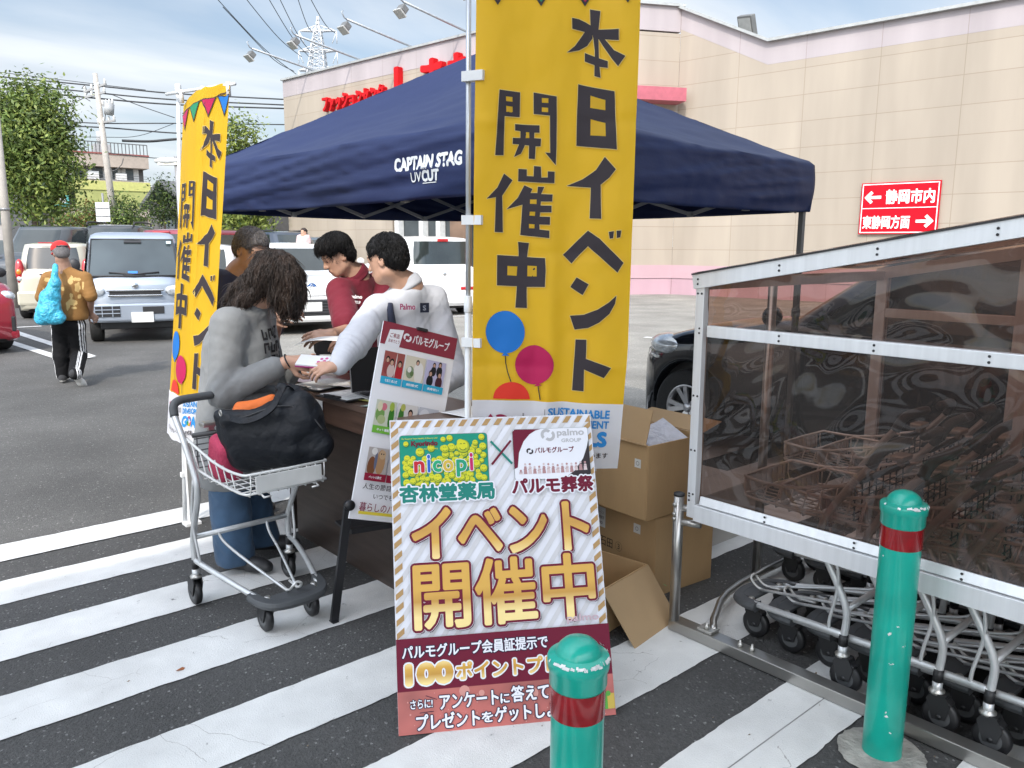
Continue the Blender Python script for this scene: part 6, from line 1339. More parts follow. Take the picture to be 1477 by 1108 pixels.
for n_ in (n0+.06, n1-.04):
    MB().box(((u0+u1)/2+.02, n_, .42), (u1-u0-.08, .028, .83), 0, None, .003).build('side_panel', WOODSHADE if n_ > 3 else WOOD, tb)
MB().box((u0+.07, n0+.45, .37), (.03, .09, .735), 0, None, .003).build('leg', WOOD, tb); MB().box((u1-.03, (n0+n1)/2, .78), (.02, n1-n0-.1, .1)).build('apron', WOODSHADE, tb)
PAPER = MATS['paper']
def sheet(u, n, w, d, rz, m, label, cat='paper', th=.0016, z=zt, name='paper_sheet', curl=.006):
    mb = MB(); R_ = Matrix.Translation((u, n, z+.001)) @ Matrix.Rotation(rz, 4, 'Z')
    mb.grid(lambda a, b: ((a-.5)*w, (b-.5)*d, curl*(2*abs(a-.5))**3+curl*.5*math.sin(b*3)), 8, 6, 0, True, R_); o = mb.build(name, m); s_ = o.modifiers.new('thick', 'SOLIDIFY'); s_.thickness = th; s_.offset = 1; return tag(o, label, cat)
sheet(2.02, 3.98, .22, .30, .15, mat('pink_paper', (.74, .60, .62), .6), 'pale pink sheet at the far end of the table beside the clipboard', z=zt)
def clipboard(u, n, rz, label, z):
    t = thing('clipboard', label, 'clipboard', (u, n, z), rz); MB().box((0, 0, .004), (.235, .32, .005), 0, None, .0015).build('board', DKP, t, True)
    m = MB(); m.grid(lambda a, b: ((a-.5)*.21, (b-.5)*.297-.008, .0078+.004*a*a), 8, 6); o = m.build('form', mat('form_paper', (.76, .76, .74), .6, var=.03), t, True); o.modifiers.new('thick', 'SOLIDIFY').thickness = .0008
    m = MB(); m.box((0, .145, .012), (.10, .03, .012), 0, None, .003); m.tube([(-.03, .15, .018), (-.03, .172, .024), (.03, .172, .024), (.03, .15, .018)], .003, 0, 6); m.build('clip', DKP if n < 3.6 else CHR, t, True)
    p = Print(.0003, .0125); ik = flat('form_ink', (.30, .30, .32))
    for i in range(9): p.rect(-.085, .095-.025*i, (.02 if i % 3 else .08), .098-.025*i, ik)
    p.build('form_lines', Matrix(), t).matrix_parent_inverse = Matrix(); return t
clipboard(1.985, 3.76, 1.85, 'black clipboard with forms lying at the far end of the table', zt+.004)
clipboard(1.965, 3.40, 1.72, 'black clipboard with its clip overhanging near the table edge before the laptop', zt+.008)
sheet(2.10, 3.58, .21, .30, .35, PAPER, 'white form sheet between the two clipboards on the table', z=zt+.013); sheet(2.12, 3.55, .15, .21, -.2, mat('cream_leaflet', (.62, .52, .36), .5), 'cream leaflet on top of the white forms beside the man reaching across', z=zt+.017)
sheet(1.99, 3.22, .15, .21, .25, mat('yellow_leaflet', (.50, .50, .13), .5, var=.4, scale=25), 'yellow green leaflet on the table in front of the laptop', z=zt+.001); sheet(2.02, 3.30, .18, .25, .1, PAPER, 'white leaflet half under the clipboard beside the laptop', z=zt+.004); sheet(1.93, 3.10, .12, .17, .5, mat('mint_leaflet', (.45, .60, .55), .5, var=.3, scale=30), 'pale mint leaflet at the table edge beneath the laptop corner', z=zt+.001)
sheet(2.16, 2.62, .22, .40, .1, PAPER, 'white papers on the near end of the table behind the easel sign', z=zt+.001)
# hanging leaflet on the apron
t = thing('leaflet', 'white and green leaflet hanging over the table edge above the black bag', 'leaflet', (1.85, 3.62, .80)); MB().box((1.852, 3.60, .775), (.002, .12, .17)).build('sheet', PAPER, t); p = Print(); p.rect(.01, .01, .11, .05, flat('leaf_grn', (.05, .35, .2))); p.build('print', axes((0, -1, 0), UP, (-1, 0, 0), (1.8505, 3.66, .69)), t)
# laptop, lid at the back, keyboard half towards the viewer's right
q = G(508, 571, zt+.002); lt = thing('laptop', 'open black laptop with dark screen on the table behind the easel sign', 'laptop', q, -.10)
ALU = mat('laptop_grey', (.42, .43, .44), .35, metal=.5); BLK2 = mat('laptop_black', (.010, .010, .012), .3)
MB().box((.16, -.11, .009), (.32, .22, .014), 0, None, .004).build('base', ALU, lt, True); MB().box((.16, -.085, .0167), (.28, .10, .002)).build('keyboard', BLK2, lt, True)
Rl = Matrix.Rotation(math.radians(-6), 3, 'X'); MB().box((.16, .012, .122), (.32, .007, .215), 0, Rl, .003).build('screen', BLK2, lt, True); MB().tube([(.02, .0, .014), (.30, .0, .014)], .007, 0, 10).build('hinge', BLK2, lt, True)
MB().box((-.0015, .012, .122), (.002, .0085, .215), 0, Rl).build('edge_trim', ALU, lt, True)
# phone between the woman and the man in white
hp_ = D(452, 521, 3.60); tt_ = thing('phone_case', 'white phone in a pink flower case between two hands over the table', 'phone', hp_)
Rp = frame(X_*.97-A_*.2-Z_*.04, UP*.85-A_*.5); m = MB(); m.box(hp_, (.075, .15, .011), 0, Rp, .004); m.build('body', flat('phone_white', (.66, .66, .68), .3), tt_)
m = MB(); m.box(hp_-Rp @ Vector((0, 0, .007)), (.079, .154, .007), 0, Rp, .003); m.build('case', flat('case_pink', (.40, .04, .20), .4), tt_)
p = Print(); 
for x, y in ((.0, .055), (.022, .05), (.01, .03), (-.018, .06), (-.012, .038)): p.disc(x, y, .008, flat('case_flower', (.50, .10, .25)), 8); p.up()
o = p.build('flower_print', axes(Rp.col[0], Rp.col[1], Rp.col[2], hp_+Rp @ Vector((0, 0, .0055))), tt_)
# folding chair back
c = D(492, 496, 4.35); t = thing('folding_chair', 'black padded chair back standing behind the table', 'chair', (c.x, c.y, 0))
V, Q = sdf([rbox(c, (.30, .05, .12), .025, frame(A_), .01)], .008); mesh_obj('backrest', V, Q, DKP, t)
for s_ in (-1, 1): MB().tube([c+X_*.13*s_, c+X_*.13*s_-UP*.4, c+X_*.16*s_-UP*(c.z-.45)+A_*.05, c+X_*.17*s_-UP*c.z+A_*.12], .011, 0, 8).build('leg', DKP, t)
MB().box(c+A_*.2-UP*(c.z-.44), (.38, .38, .05), 0, frame(A_), .02).build('seat', DKP, t)
# ------------------------------------------------------------------ big event board leaning on its prop
A, B = G(575, 1062), G(887, 1031); ex = (B-A).normalized(); T_ = D(562, 602, 2.80)
ey = (T_-A); Hh = ey.length; ey = (ey-ex*ey.dot(ex)).normalized(); ez = ex.cross(ey); Wd, Hd = (B-A).length, 1.055
bd = thing('event_board', 'large upright event board with gold lettering leaning behind the front bollard', 'sign board', (A+B)/2)
MXB = axes(ex, ey, ez, A+UP*.003)
WB = mat('board_white_print', (.68, .68, .72), .35, var=.03); 
def built(mb, name, m, par, Mx): o = MB(); o.add(mb.v, mb.f, 0, False, Mx); o.m = mb.m; o.sm = mb.sm; return o.build(name, m, par)
mb = MB(); mb.box((Wd/2, Hd/2, -.006), (Wd, Hd, .010), 0, None, .0015); built(mb, 'panel', [WB], bd, MXB)
LG = flat('p_lightgrey', (.60, .59, .60)); TANS = flat('p_tan', (.42, .26, .11)); TEAL = flat('p_teal', (.015, .20, .16)); MARN = flat('p_maroon', (.145, .008, .028)); WHP = flat('p_white', (.76, .76, .80)); NVY = flat('p_navy', (.02, .02, .06))
def inkgrad(name, stops, scale, off):
    """printed metallic-gold ink: bands of ink colour up the letters (panel height runs along local z)"""
    m = bpy.data.materials.new(name); m.use_nodes = True; n, l = m.node_tree.nodes, m.node_tree.links; b = n['Principled BSDF']; b.inputs['Roughness'].default_value = .35
    tcn = n.new('ShaderNodeTexCoord'); sp = n.new('ShaderNodeSeparateXYZ'); l.new(tcn.outputs['Object'], sp.inputs[0]); mr = n.new('ShaderNodeMapRange'); mr.inputs[1].default_value = off; mr.inputs[2].default_value = off+scale; l.new(sp.outputs[2], mr.inputs[0])
    r = n.new('ShaderNodeValToRGB'); l.new(mr.outputs[0], r.inputs[0]); e = r.color_ramp.elements
    while len(e) < len(stops): e.new(.5)
    for k, (p_, c) in enumerate(stops): e[k].position = p_; e[k].color = c+(1,)
    l.new(r.outputs[0], b.inputs['Base Color']); return m
gl = lambda y: (A+ey*y).z
GD, GLt, GM = (.50, .25, .02), (.85, .66, .26), (.62, .34, .035)
GOLD1 = inkgrad('p_gold_one', [(0, GLt), (.35, GM), (.62, GD), (1, GM)], gl(.735)-gl(.565), gl(.565)); GOLD2 = inkgrad('p_gold_two', [(0, GLt), (.22, GLt), (.45, GD), (.62, GM), (1, GM)], gl(.55)-gl(.33), gl(.33)); GOLD3 = inkgrad('p_gold_three', [(0, GLt), (.4, GD), (.7, GM), (1, GLt)], gl(.235)-gl(.165), gl(.165))
PINKP = mat('p_pink', (.46, .12, .10), .4, var=.35, scale=5, detail=2)
p = Print(.00035, .0006); y_ = lambda v: Hd*(1-v); x_ = lambda v: Wd*v
def clipped(a0, a1, lim, m):             # slanting stripes inside a rectangle
    x0, y0, x1, y1 = lim
    P = [(a0, y0), (a1, y0), (a1+(y1-y0)*.72, y1), (a0+(y1-y0)*.72, y1)]
    def cl(P, ax, v, s_):
        o = []
        for i in range(len(P)):
            q, r = P[i-1], P[i]; iq, ir = (q[ax]-v)*s_ >= 0, (r[ax]-v)*s_ >= 0
            if iq != ir: k = (v-q[ax])/(r[ax]-q[ax]); o.append((q[0]+(r[0]-q[0])*k, q[1]+(r[1]-q[1])*k))
            if ir: o.append(r)
        return o
    for ax, v, s_ in ((0, x0, 1), (0, x1, -1)):
        P = cl(P, ax, v, s_)
        if len(P) < 3: return
    p.poly(P, m)
yb = y_(.715); k = -1.0
while k < Wd: clipped(k, k+.020, (.0, yb, Wd, Hd), LG); k += .046
p.up()
ix, iy0, iy1 = .030, yb, Hd-.032
for lim in ((.004, Hd-.030, Wd-.004, Hd-.006), ):
    k = -.1
    while k < Wd: clipped(k, k+.020, lim, TANS); k += .043
for x0, x1 in ((.004, .030), (Wd-.030, Wd-.004)):
    yy = yb
    while yy < Hd-.03: p.poly([(x0, yy), (x1, yy+.020), (x1, yy+.040), (x0, yy+.020)], TANS); yy += .043
p.up()
# left card: rounded green card full of yellow smiling discs
def rrect(x0, y0, x1, y1, r, m):
    P = []
    for cx, cy, a in ((x1-r, y1-r, 0), (x0+r, y1-r, 90), (x0+r, y0+r, 180), (x1-r, y0+r, 270)): P += [(cx+r*math.cos(math.radians(a+t_)), cy+r*math.sin(math.radians(a+t_))) for t_ in (0, 22, 45, 68, 90)]
    p.poly(P, m)
cx0, cx1, cy0, cy1 = x_(.045), x_(.468), y_(.228), y_(.055); EDG = flat('p_edge', (.10, .16, .16)); rrect(cx0-.0015, cy0-.0015, cx1+.0015, cy1+.0015, .012, EDG); p.up(); rrect(cx0, cy0, cx1, cy1, .011, flat('p_green', (.01, .26, .17))); p.up()
YG = flat('p_yellow', (.62, .60, .03)); YG2 = flat('p_yellow_green', (.36, .42, .03)); SM = flat('p_smile', (.05, .14, .02)); rg = random.Random(8); dots = []
rect_top = lambda x: cy1-(cy1-cy0)*(.44 if x < cx0+.15 else .24)
tries = 0
while len(dots) < 95 and tries < 6000:
    tries += 1; r = rg.choice((.009, .0115, .0135, .0155)); x, y = rg.uniform(cx0+r, cx1-r), rg.uniform(cy0+r, cy1-r)
    if y > rect_top(x) and rg.random() < .985: continue
    if all(math.hypot(x-a, y-b) > (r+c)*.74 for a, b, c in dots): dots.append((x, y, r))
dots = [(cx0+.225, cy1-.045, .0235), (cx0+.16, cy1-.052, .0145), (cx0+.155, cy1-.018, .0095), (cx0+.27, cy1-.034, .0105), (cx1-.02, cy1-.014, .0115), (cx0+.022, cy1-.030, .0095)]+dots[:80]
z = p.z
for i, (x, y, r) in enumerate(dots[::-1]):
    p.z = z+i*2.2e-5; p.disc(x+.001, y-.0015, r*1.05, SM, 14); p.z += 5e-6; p.disc(x, y, r, YG2, 14); p.z += 5e-6; p.disc(x-r*.10, y+r*.12, r*.84, YG, 14); p.z += 5e-6
    p.ring(x, y-r*.05, r*.50, r*.62, 200, 335, SM, 5); p.ring(x-r*.28, y+r*.25, r*.10, r*.20, 20, 160, SM, 3); p.ring(x+r*.22, y+r*.28, r*.10, r*.20, 20, 160, SM, 3)
p.z = z+.0024
p.text('Kyorindo', cx0+.040, cy1-.045, cx0+.135, cy1-.020, MARN, .045); p.text('Re-Support Your Healthy & Beauty Life!', cx0+.008, cy1-.016, cx0+.135, cy1-.009, YG, .01); p.text('DRUG STORE', cx0+.065, cy1-.053, cx0+.135, cy1-.048, YG, .01)
nic = [('n', .048, .085, (.50, .02, .03)), ('i', .095, .106, (.02, .12, .48)), ('c', .114, .145, (.02, .35, .16)), ('o', .150, .188, (.62, .42, .06)), ('p', .198, .236, (.02, .30, .16)), ('i', .247, .259, (.50, .02, .12))]
for ch, a, b, c in nic:
    m_ = flat('p_nic_'+ch+str(int(a*1000)), c); h0, h1 = (.048, .090) if ch in 'nco' else ((.048, .112) if ch == 'i' else (.028, .090)); y0_ = cy0+h0; p.outlined(ch, cx0+a, y0_, cx0+b, cy0+h1, WHP, WHP, .0024, .03, 8); p.z -= .00020
p.up()
p.z += .0004
for ch, a, b, c in nic:
    h0, h1 = (.048, .090) if ch in 'nco' else ((.048, .112) if ch == 'i' else (.028, .090)); p.text(ch, cx0+a, cy0+h0, cx0+b, cy0+h1, flat('p_nic_'+ch+str(int(a*1000)), c), .03)
p.up()
# cross between the cards
p.line((x_(.485), y_(.085)), (x_(.585), y_(.165)), .008, TEAL); p.up(); p.line((x_(.485), y_(.165)), (x_(.585), y_(.085)), .008, MARN); p.up()
# right card
cx0, cx1, cy0, cy1 = x_(.595), x_(.975), y_(.222), y_(.048); rrect(cx0-.001, cy0-.001, cx1+.001, cy1+.001, .010, EDG); p.up(); rrect(cx0, cy0, cx1, cy1, .009, WHP); p.up()
p.poly([(cx0, cy1-.008), (cx0, cy0+.040)]+[(cx0+.012+.10*(1-math.cos(a)), cy0+.045+(cy1-cy0-.046)*math.sin(a)) for a in (0, .4, .75, 1.05, 1.3, 1.5)]+[(cx0+.008, cy1)], MARN)
p.poly([(cx1, cy0+.012), (cx1, cy1-.045), (cx1-.008, cy1-.075), (cx1-.025, cy1-.115), (cx1-.06, cy0+.025), (cx1-.09, cy0+.006), (cx1-.01, cy0+.003)], BK); p.up()
GRY = flat('p_grey', (.45, .44, .45)); p.ring(cx0+.125, cy1-.022, .010, .021, 40, 230, GRY, 10); p.ring(cx0+.137, cy1-.026, .010, .021, 220, 410, GRY, 10); p.text('palmo', cx0+.165, cy1-.036, cx0+.268, cy1-.004, GRY, .03); p.text('GROUP', cx0+.180, cy1-.053, cx0+.255, cy1-.039, GRY, .03)
p.ring(cx0+.057, cy1-.080, .004, .010, 40, 235, BK, 8); p.ring(cx0+.063, cy1-.082, .004, .010, 220, 412, BK, 8); p.text('パルモグループ', cx0+.078, cy1-.090, cx0+.225, cy1-.068, MARN, .03)
FIG = flat('p_figure', (.42, .24, .24)); FIG2 = flat('p_figure2', (.62, .50, .50)); rg = random.Random(2)
for i in range(15):
    x = cx0+.022+i*.0172; b0 = cy0+.020+(.006 if i > 11 else 0); h = rg.uniform(.030, .046) if i else .016
    p.poly([(x-.007, b0), (x+.007, b0), (x+.004, b0+h*.62), (x-.004, b0+h*.62)], FIG if i % 2 else FIG2); p.disc(x, b0+h*.78, .0042, FIG2 if i % 2 else FIG, 10); p.line((x-.007, b0+h*.35), (x+.007, b0+h*.5), .0018, FIG)
    p.z += 1e-5
p.up()
p.outlined('杏林堂薬局', x_(.035), y_(.282), x_(.492), y_(.222), TEAL, WHP, .005, .045, 12); p.z += .0002
p.outlined('パルモ葬祭', x_(.575), y_(.272), x_(.985), y_(.215), MARN, WHP, .005, .045, 12); p.z += .0002
def gold(body, x0, v0, x1, v1, g, bold, w):
    z = p.z; SHD = flat('p_ink_dark', (.06, .01, .03)); p.outlined(body, x_(x0)+.004, y_(v1)-.004, x_(x1)+.004, y_(v0)-.004, SHD, SHD, w*.9, bold); p.z += 3e-4
    p.outlined(body, x_(x0), y_(v1), x_(x1), y_(v0), WHP, WHP, w*1.22, bold, 14); p.z += 3e-4; p.outlined(body, x_(x0), y_(v1), x_(x1), y_(v0), g, MARN, w, bold, 14); p.z += 3e-4
gold('イベント', .085, .300, .945, .468, GOLD1, .034, .0078); gold('開催中', .085, .475, .950, .690, GOLD2, .022, .0078)
p.text('palmo', x_(.80), y_(.705), x_(.955), y_(.675), flat('p_pinkgrey', (.56, .42, .46)), .03); p.up()
p.rect(0, y_(.872), Wd, y_(.712), MARN); p.rect(0, 0, Wd, y_(.872), PINKP); p.up()
SPK = flat('p_sparkle', (.60, .28, .24)); rg = random.Random(5)
for i in range(60): p.disc(rg.uniform(.02, Wd-.02), rg.uniform(.006, y_(.880)), rg.choice((.002, .003, .004, .010, .018) if i < 14 else (.0015, .0022)), SPK, 12); p.z += 1e-5
p.up()
OUTB = flat('p_outline', (.02, .012, .04))
p.outlined('パルモグループ会員証提示で', x_(.025), y_(.775), x_(.700), y_(.733), WHP, OUTB, .003, .03, 8, 0, 0, .0); p.z += 2e-4
p.outlined('100', x_(.035), y_(.858), x_(.255), y_(.787), GOLD3, WHP, .0045, .07, 12); p.z += 2e-4; p.outlined('ポイントプレゼント', x_(.265), y_(.850), x_(.985), y_(.795), GOLD3, WHP, .0045, .04, 12); p.z += 2e-4
p.outlined('さらに!', x_(.055), y_(.925), x_(.155), y_(.898), WHP, OUTB, .0025, .03, 8); p.z += 2e-4
for a, b in (((.125, .888), (.175, .902)), ((.095, .938), (.16, .936))): p.line((x_(a[0]), y_(a[1])), (x_(b[0]), y_(b[1])), .002, OUTB)
p.outlined('アンケート', x_(.185), y_(.934), x_(.455), y_(.888), WHP, OUTB, .003, .035, 8); p.z += 2e-4; p.outlined('に', x_(.462), y_(.932), x_(.505), y_(.902), WHP, OUTB, .003, .03, 8); p.z += 2e-4; p.outlined('答えて', x_(.513), y_(.932), x_(.69), y_(.882), WHP, OUTB, .003, .035, 8); p.z += 2e-4
p.outlined('プレゼント', x_(.078), y_(.990), x_(.365), y_(.942), WHP, OUTB, .003, .035, 8); p.z += 2e-4; p.outlined('を', x_(.372), y_(.984), x_(.425), y_(.952), WHP, OUTB, .003, .03, 8); p.z += 2e-4; p.outlined('ゲットしよう!', x_(.432), y_(.988), x_(.80), y_(.940), WHP, OUTB, .003, .035, 8); p.z += 2e-4
for x, yv, w, h, c, rb in ((.955, .955, .062, .05, (.55, .40, .08), (.10, .35, .06)), (.745, .925, .05, .045, (.60, .45, .08), (.5, .05, .05)), (.885, .915, .07, .055, (.45, .05, .06), (.65, .5, .1))):
    X, Y_ = x_(x), y_(yv); m_ = flat('p_gift%d' % int(x*1000), c); r_ = flat('p_ribbon%d' % int(x*1000), rb); p.rect(X-w/2, Y_-h/2, min(X+w/2, Wd), Y_+h/2, m_); p.up(); p.rect(X-.006, Y_-h/2, X+.006, Y_+h/2, r_); p.disc(X-.01, Y_+h/2, .009, r_, 10); p.disc(X+.01, Y_+h/2, .009, r_, 10); p.up()
p.build('lettering', MXB, bd)
# prop leg behind the board
bk = -ez; c = A+ex*(Wd/2)+ey*.86; f_ = c+bk*.34; f_.z = .012
m = MB(); 
for s_ in (-.16, .16): m.tube([c+ex*s_-ez*.016, Vector((f_.x, f_.y, .014))+ex*s_*1.3], .009, 0, 8)
m.tube([c+ex*-.16-ez*.016, c+ex*.16-ez*.016], .009, 0, 8); m.build('prop_leg', DKP, bd)

# ------------------------------------------------------------------ tall narrow sign on a black easel
TL_, TR_, BL_ = D(556, 463, 3.42), D(662, 489, 3.6), D(503, 748, 3.2)
sx_ = (TR_-TL_); Ws = sx_.length; sx_ = sx_.normalized(); sy_ = (TL_-BL_); Hs = sy_.length; sy_ = (sy_-sx_*sy_.dot(sx_)).normalized(); sz_ = sx_.cross(sy_); MXS = axes(sx_, sy_, sz_, BL_)
es = thing('easel_sign', 'narrow white photo sign with wine red header tilted on a black easel', 'sign board', (BL_.x, BL_.y, 0))
mb = MB(); mb.box((Ws/2, Hs/2, -.005), (Ws, Hs, .008), 0, None, .001); built(mb, 'panel', [flat('easel_white', (.78, .78, .81))], es, MXS)
p = Print(.0004, .0006); HDR = flat('easel_red', (.25, .035, .055)); p.rect(0, Hs*.885, Ws, Hs, HDR); p.up()
p.ring(.118, Hs*.945, .007, .016, 40, 235, WHP, 8); p.ring(.126, Hs*.940, .007, .016, 220, 412, WHP, 8); p.text('パルモグループ', .148, Hs*.918, Ws-.035, Hs*.968, WHP, .03)
p.poly([(.022, Hs*.885), (.088, Hs*.87), (.100, Hs*.975), (.035, Hs*.965)], WHP); p.up(); p.text('ご来店', .04, Hs*.925, .085, Hs*.95, HDR, .02); p.text('おめでとう', .036, Hs*.90, .088, Hs*.918, HDR, .02)
rg = random.Random(12)
def photo(x0, y0, x1, y1, bgc, blobs, nm):
    b_ = flat('ph_'+nm, bgc, .4); p.rect(x0, y0, x1, y1, b_); p.up()
    for i, (fx, fy, rx, ry, c) in enumerate(blobs):
        m_ = flat('ph_%s_%d' % (nm, i), c, .4); w, h = x1-x0, y1-y0; P = [(min(max(x0+w*(fx+rx*math.cos(a)), x0), x1), min(max(y0+h*(fy+ry*math.sin(a)), y0), y1)) for a in [2*math.pi*j/14 for j in range(14)]]
        p.z += 2e-5; p.poly(P, m_)
    p.up()
SK, HR, RD, WH_, BL0 = (.50, .30, .22), (.02, .015, .015), (.38, .02, .03), (.7, .68, .66), (.015, .015, .02)
def pers(x, y, s_, dress, hair=HR): return [(x, y-.34*s_, .17*s_, .26*s_, dress), (x, y-.02*s_, .10*s_, .13*s_, hair), (x, y-.05*s_, .07*s_, .09*s_, SK)]
cw = (Ws-.07)/3
def cell(k, v0, h, bgc, blobs, nm, cap_, cc, cap_txt):
    x0 = .030+k*(cw+.003); y1 = Hs*(1-v0); y0 = y1-h; photo(x0, y0, x0+cw-.003, y1, bgc, blobs, nm); p.rect(x0, y0-.032, x0+cw, y0, cc); p.up(); p.text(cap_txt, x0+.02, y0-.022, x0+cw-.02, y0-.010, WHP, .03); p.up()
CY = flat('easel_cyan', (.03, .36, .56)); GN = flat('easel_green', (.16, .42, .05)); MR = flat('easel_maroon', (.28, .015, .04))
cell(0, .145, .110, (.30, .08, .07), pers(.2, .7, 1.0, (.25, .05, .05))+pers(.42, .62, 1.1, (.55, .42, .40))+pers(.82, .6, 1.1, RD)+[(.62, .5, .02, .5, WH_)], 'a', '', CY, '七五三 成人式')
cell(1, .145, .110, (.62, .57, .46), [(.75, .35, .22, .45, WH_), (.30, .35, .2, .25, (.20, .26, .16)), (.25, .45, .1, .12, WH_), (.40, .3, .09, .1, (.1, .16, .06))]+pers(.62, .8, .9, WH_), 'b', '', CY, '結婚式')
cell(2, .145, .110, (.46, .44, .62), pers(.40, .85, .8, BL0)+pers(.70, .9, .9, BL0)+pers(.28, .5, 1.0, BL0)+pers(.75, .5, 1.05, (.06, .02, .03)), 'c', '', CY, '長寿祝い')
cell(0, .395, .110, (.52, .54, .44), [(.25, .45, .22, .3, (.16, .30, .08)), (.4, .75, .14, .15, (.55, .16, .2)), (.2, .75, .12, .2, (.62, .58, .4)), (.35, .25, .2, .18, (.36, .42, .2)), (.8, .35, .14, .5, (.04, .17, .02)), (.78, .8, .12, .18, (.3, .4, .06))], 'd', '', GN, 'ネット通販')
cell(1, .395, .110, (.62, .60, .58), [(.2, .4, .14, .5, (.05, .17, .03)), (.25, .85, .12, .15, (.4, .42, .1))]+pers(.65, .7, 1.2, (.5, .25, .2)), 'e', '', GN, '健康食品')
cell(2, .395, .110, (.50, .52, .58), [(.3, .6, .28, .35, (.64, .65, .7))]+pers(.75, .75, 1.0, BL0), 'f', '', CY, '家族葬')
cell(0, .635, .110, (.42, .38, .36), [(.25, .25, .20, .4, (.18, .07, .03)), (.65, .45, .22, .5, (.42, .24, .12)), (.7, .75, .16, .18, (.5, .34, .2)), (.42, .5, .07, .35, (.12, .14, .22)), (.3, .85, .14, .14, WH_), (.64, .78, .03, .03, BL0), (.75, .78, .03, .03, BL0)], 'g', '', MR, 'ペットの葬式')
cell(1, .635, .110, (.50, .46, .46), pers(.3, .75, 1.0, BL0)+pers(.75, .7, 1.1, BL0), 'h', '', MR, 'お葬式')
cell(2, .635, .110, (.55, .50, .45), [(.5, .4, .3, .3, (.25, .3, .12)), (.5, .6, .2, .2, WH_)], 'i', '', MR, '法事法要')
INK = flat('easel_ink', (.05, .04, .05)); p.text('人生の節目も毎日の生活も', .030, Hs*.155, Ws-.02, Hs*.185, INK, .01); p.text('いつでも手を取り合える', .085, Hs*.110, Ws-.02, Hs*.138, INK, .01)
p.rect(.030, Hs*.030, Ws-.05, Hs*.045, flat('easel_yellow', (.70, .56, .05))); p.up(); p.text('暮らしのパートナー', .030, Hs*.045, Ws-.05, Hs*.090, flat('easel_wine', (.22, .02, .06)), .012)
p.build('lettering', MXS, es)
EB = mat('easel_black', (.014, .014, .016), .4)
mb = MB(); mb.box((Ws*.5, Hs*1.0, .002), (.05, .014, .022), 0, None, .003); built(mb, 'top_clip', [EB], es, MXS)
fL = G(482, 899); lg = BL_+sy_*.055-sz_*.012-sx_*.008
def easel_leg(a, b, nm='leg'): m = MB(); m.bar(a, b, .034, .018, 0, sz_); m.build(nm, EB, es)
topL = lg+sy_*.60-sz_*.02
easel_leg(fL+UP*.008, lg); easel_leg(lg+sx_*.03-sz_*.006, topL+sx_*.05); R0 = fL+sx_*(Ws+.34)+UP*.0; fR = Vector((R0.x, R0.y, .008)); easel_leg(fR, topL+sx_*(Ws*.5)-sz_*.03)
kn_ = MB(); kn_.lathe([(.022, -.012), (.022, .012)], axes(sx_, sy_, sz_, lg+sz_*.012), 0, 18); kn_.build('knob', EB, es)
s0_ = fL+(topL-fL)*.36; s1_ = fR+(topL+sx_*Ws*.5-fR)*.36; m = MB(); m.bar(s0_+sz_*.02, s1_+sz_*.02, .02, .06, 0, sz_); m.build('tray', EB, es)
m = MB(); m.bar(s0_-sz_*.08, s1_-sz_*.08, .16, .01, 0, UP); m.build('shelf', EB, es); bL = topL-sz_*.7; bL.z = .01; easel_leg(Vector((bL.x+.1, bL.y, .01)), topL+sx_*.15)
MB().box(fL+UP*.006, (.03, .04, .012), 0, None, .003).build('foot', EB, es)

# ------------------------------------------------------------------ cartons
CARD = mat('cardboard', (.46, .30, .148), .8, var=.05, scale=9, bump=.08, bscale=60, stretch=(1, 1, .3), var2=.12, scale2=2.5); CARDIN = mat('cardboard_inside', (.40, .27, .145), .85, var=.05); TAPE = mat('packing_tape', (.32, .22, .12), .25, var=.05); STK = flat('sticker', (.62, .62, .60))
def carton(label, c, ang, w, d, h, z0, flaps=None, open_=False, name='cardboard_box'):
    """corner c nearest the viewer; w runs to the right (local x), d to the back left (local y)"""
    t = thing(name, label, 'cardboard box', (c.x, c.y, z0), ang); th = .006
    m = MB(); m.box((w/2, th/2, h/2), (w, th, h)); m.box((th/2, d/2+.0005, h/2), (th, d-2*th-.001, h)); m.box((w/2, d-th/2, h/2), (w, th, h)); m.box((w-th/2, d/2, h/2), (th, d-2*th-.001, h)); m.box((w/2, d/2, th/2+.001), (w-2*th-.002, d-2*th-.002, th)); m.build('body', CARD, t, True, bev=.0015)
    if not open_:
        m = MB(); m.box((w/2, d*.25, h+.003), (w-.002, d*.5-.002, .005)); m.box((w/2, d*.75, h+.003), (w-.002, d*.5-.002, .005)); m.build('lid', CARD, t, True, bev=.001); MB().box((w/2, d/2, h+.0062), (w-.003, .05, .0008)).build('tape', TAPE, t, True)
    else:
        for (a, b, n_, L, an) in flaps:
            a, b = Vector(a), Vector(b); n_ = Vector(n_); v = (n_*math.cos(math.radians(an))+UP*math.sin(math.radians(an)))*L; m = MB(); m.add([a, b, b+v-(b-a)*.02, a+v+(b-a)*.02], [(0, 1, 2, 3)]); o = m.build('flap', CARDIN, t, True); o.modifiers.new('thick', 'SOLIDIFY').thickness = .004
    return t
ang0 = math.atan2(*(lambda q: (q.y, q.x))((G(1022, 835)-G(945, 862))))
c1 = G(943, 863); h1 = .375
b1 = carton('lower closed cardboard box of the stack with handwriting on its side', c1, ang0, .39, .50, h1, .002)
p = Print(.0003, .0004)
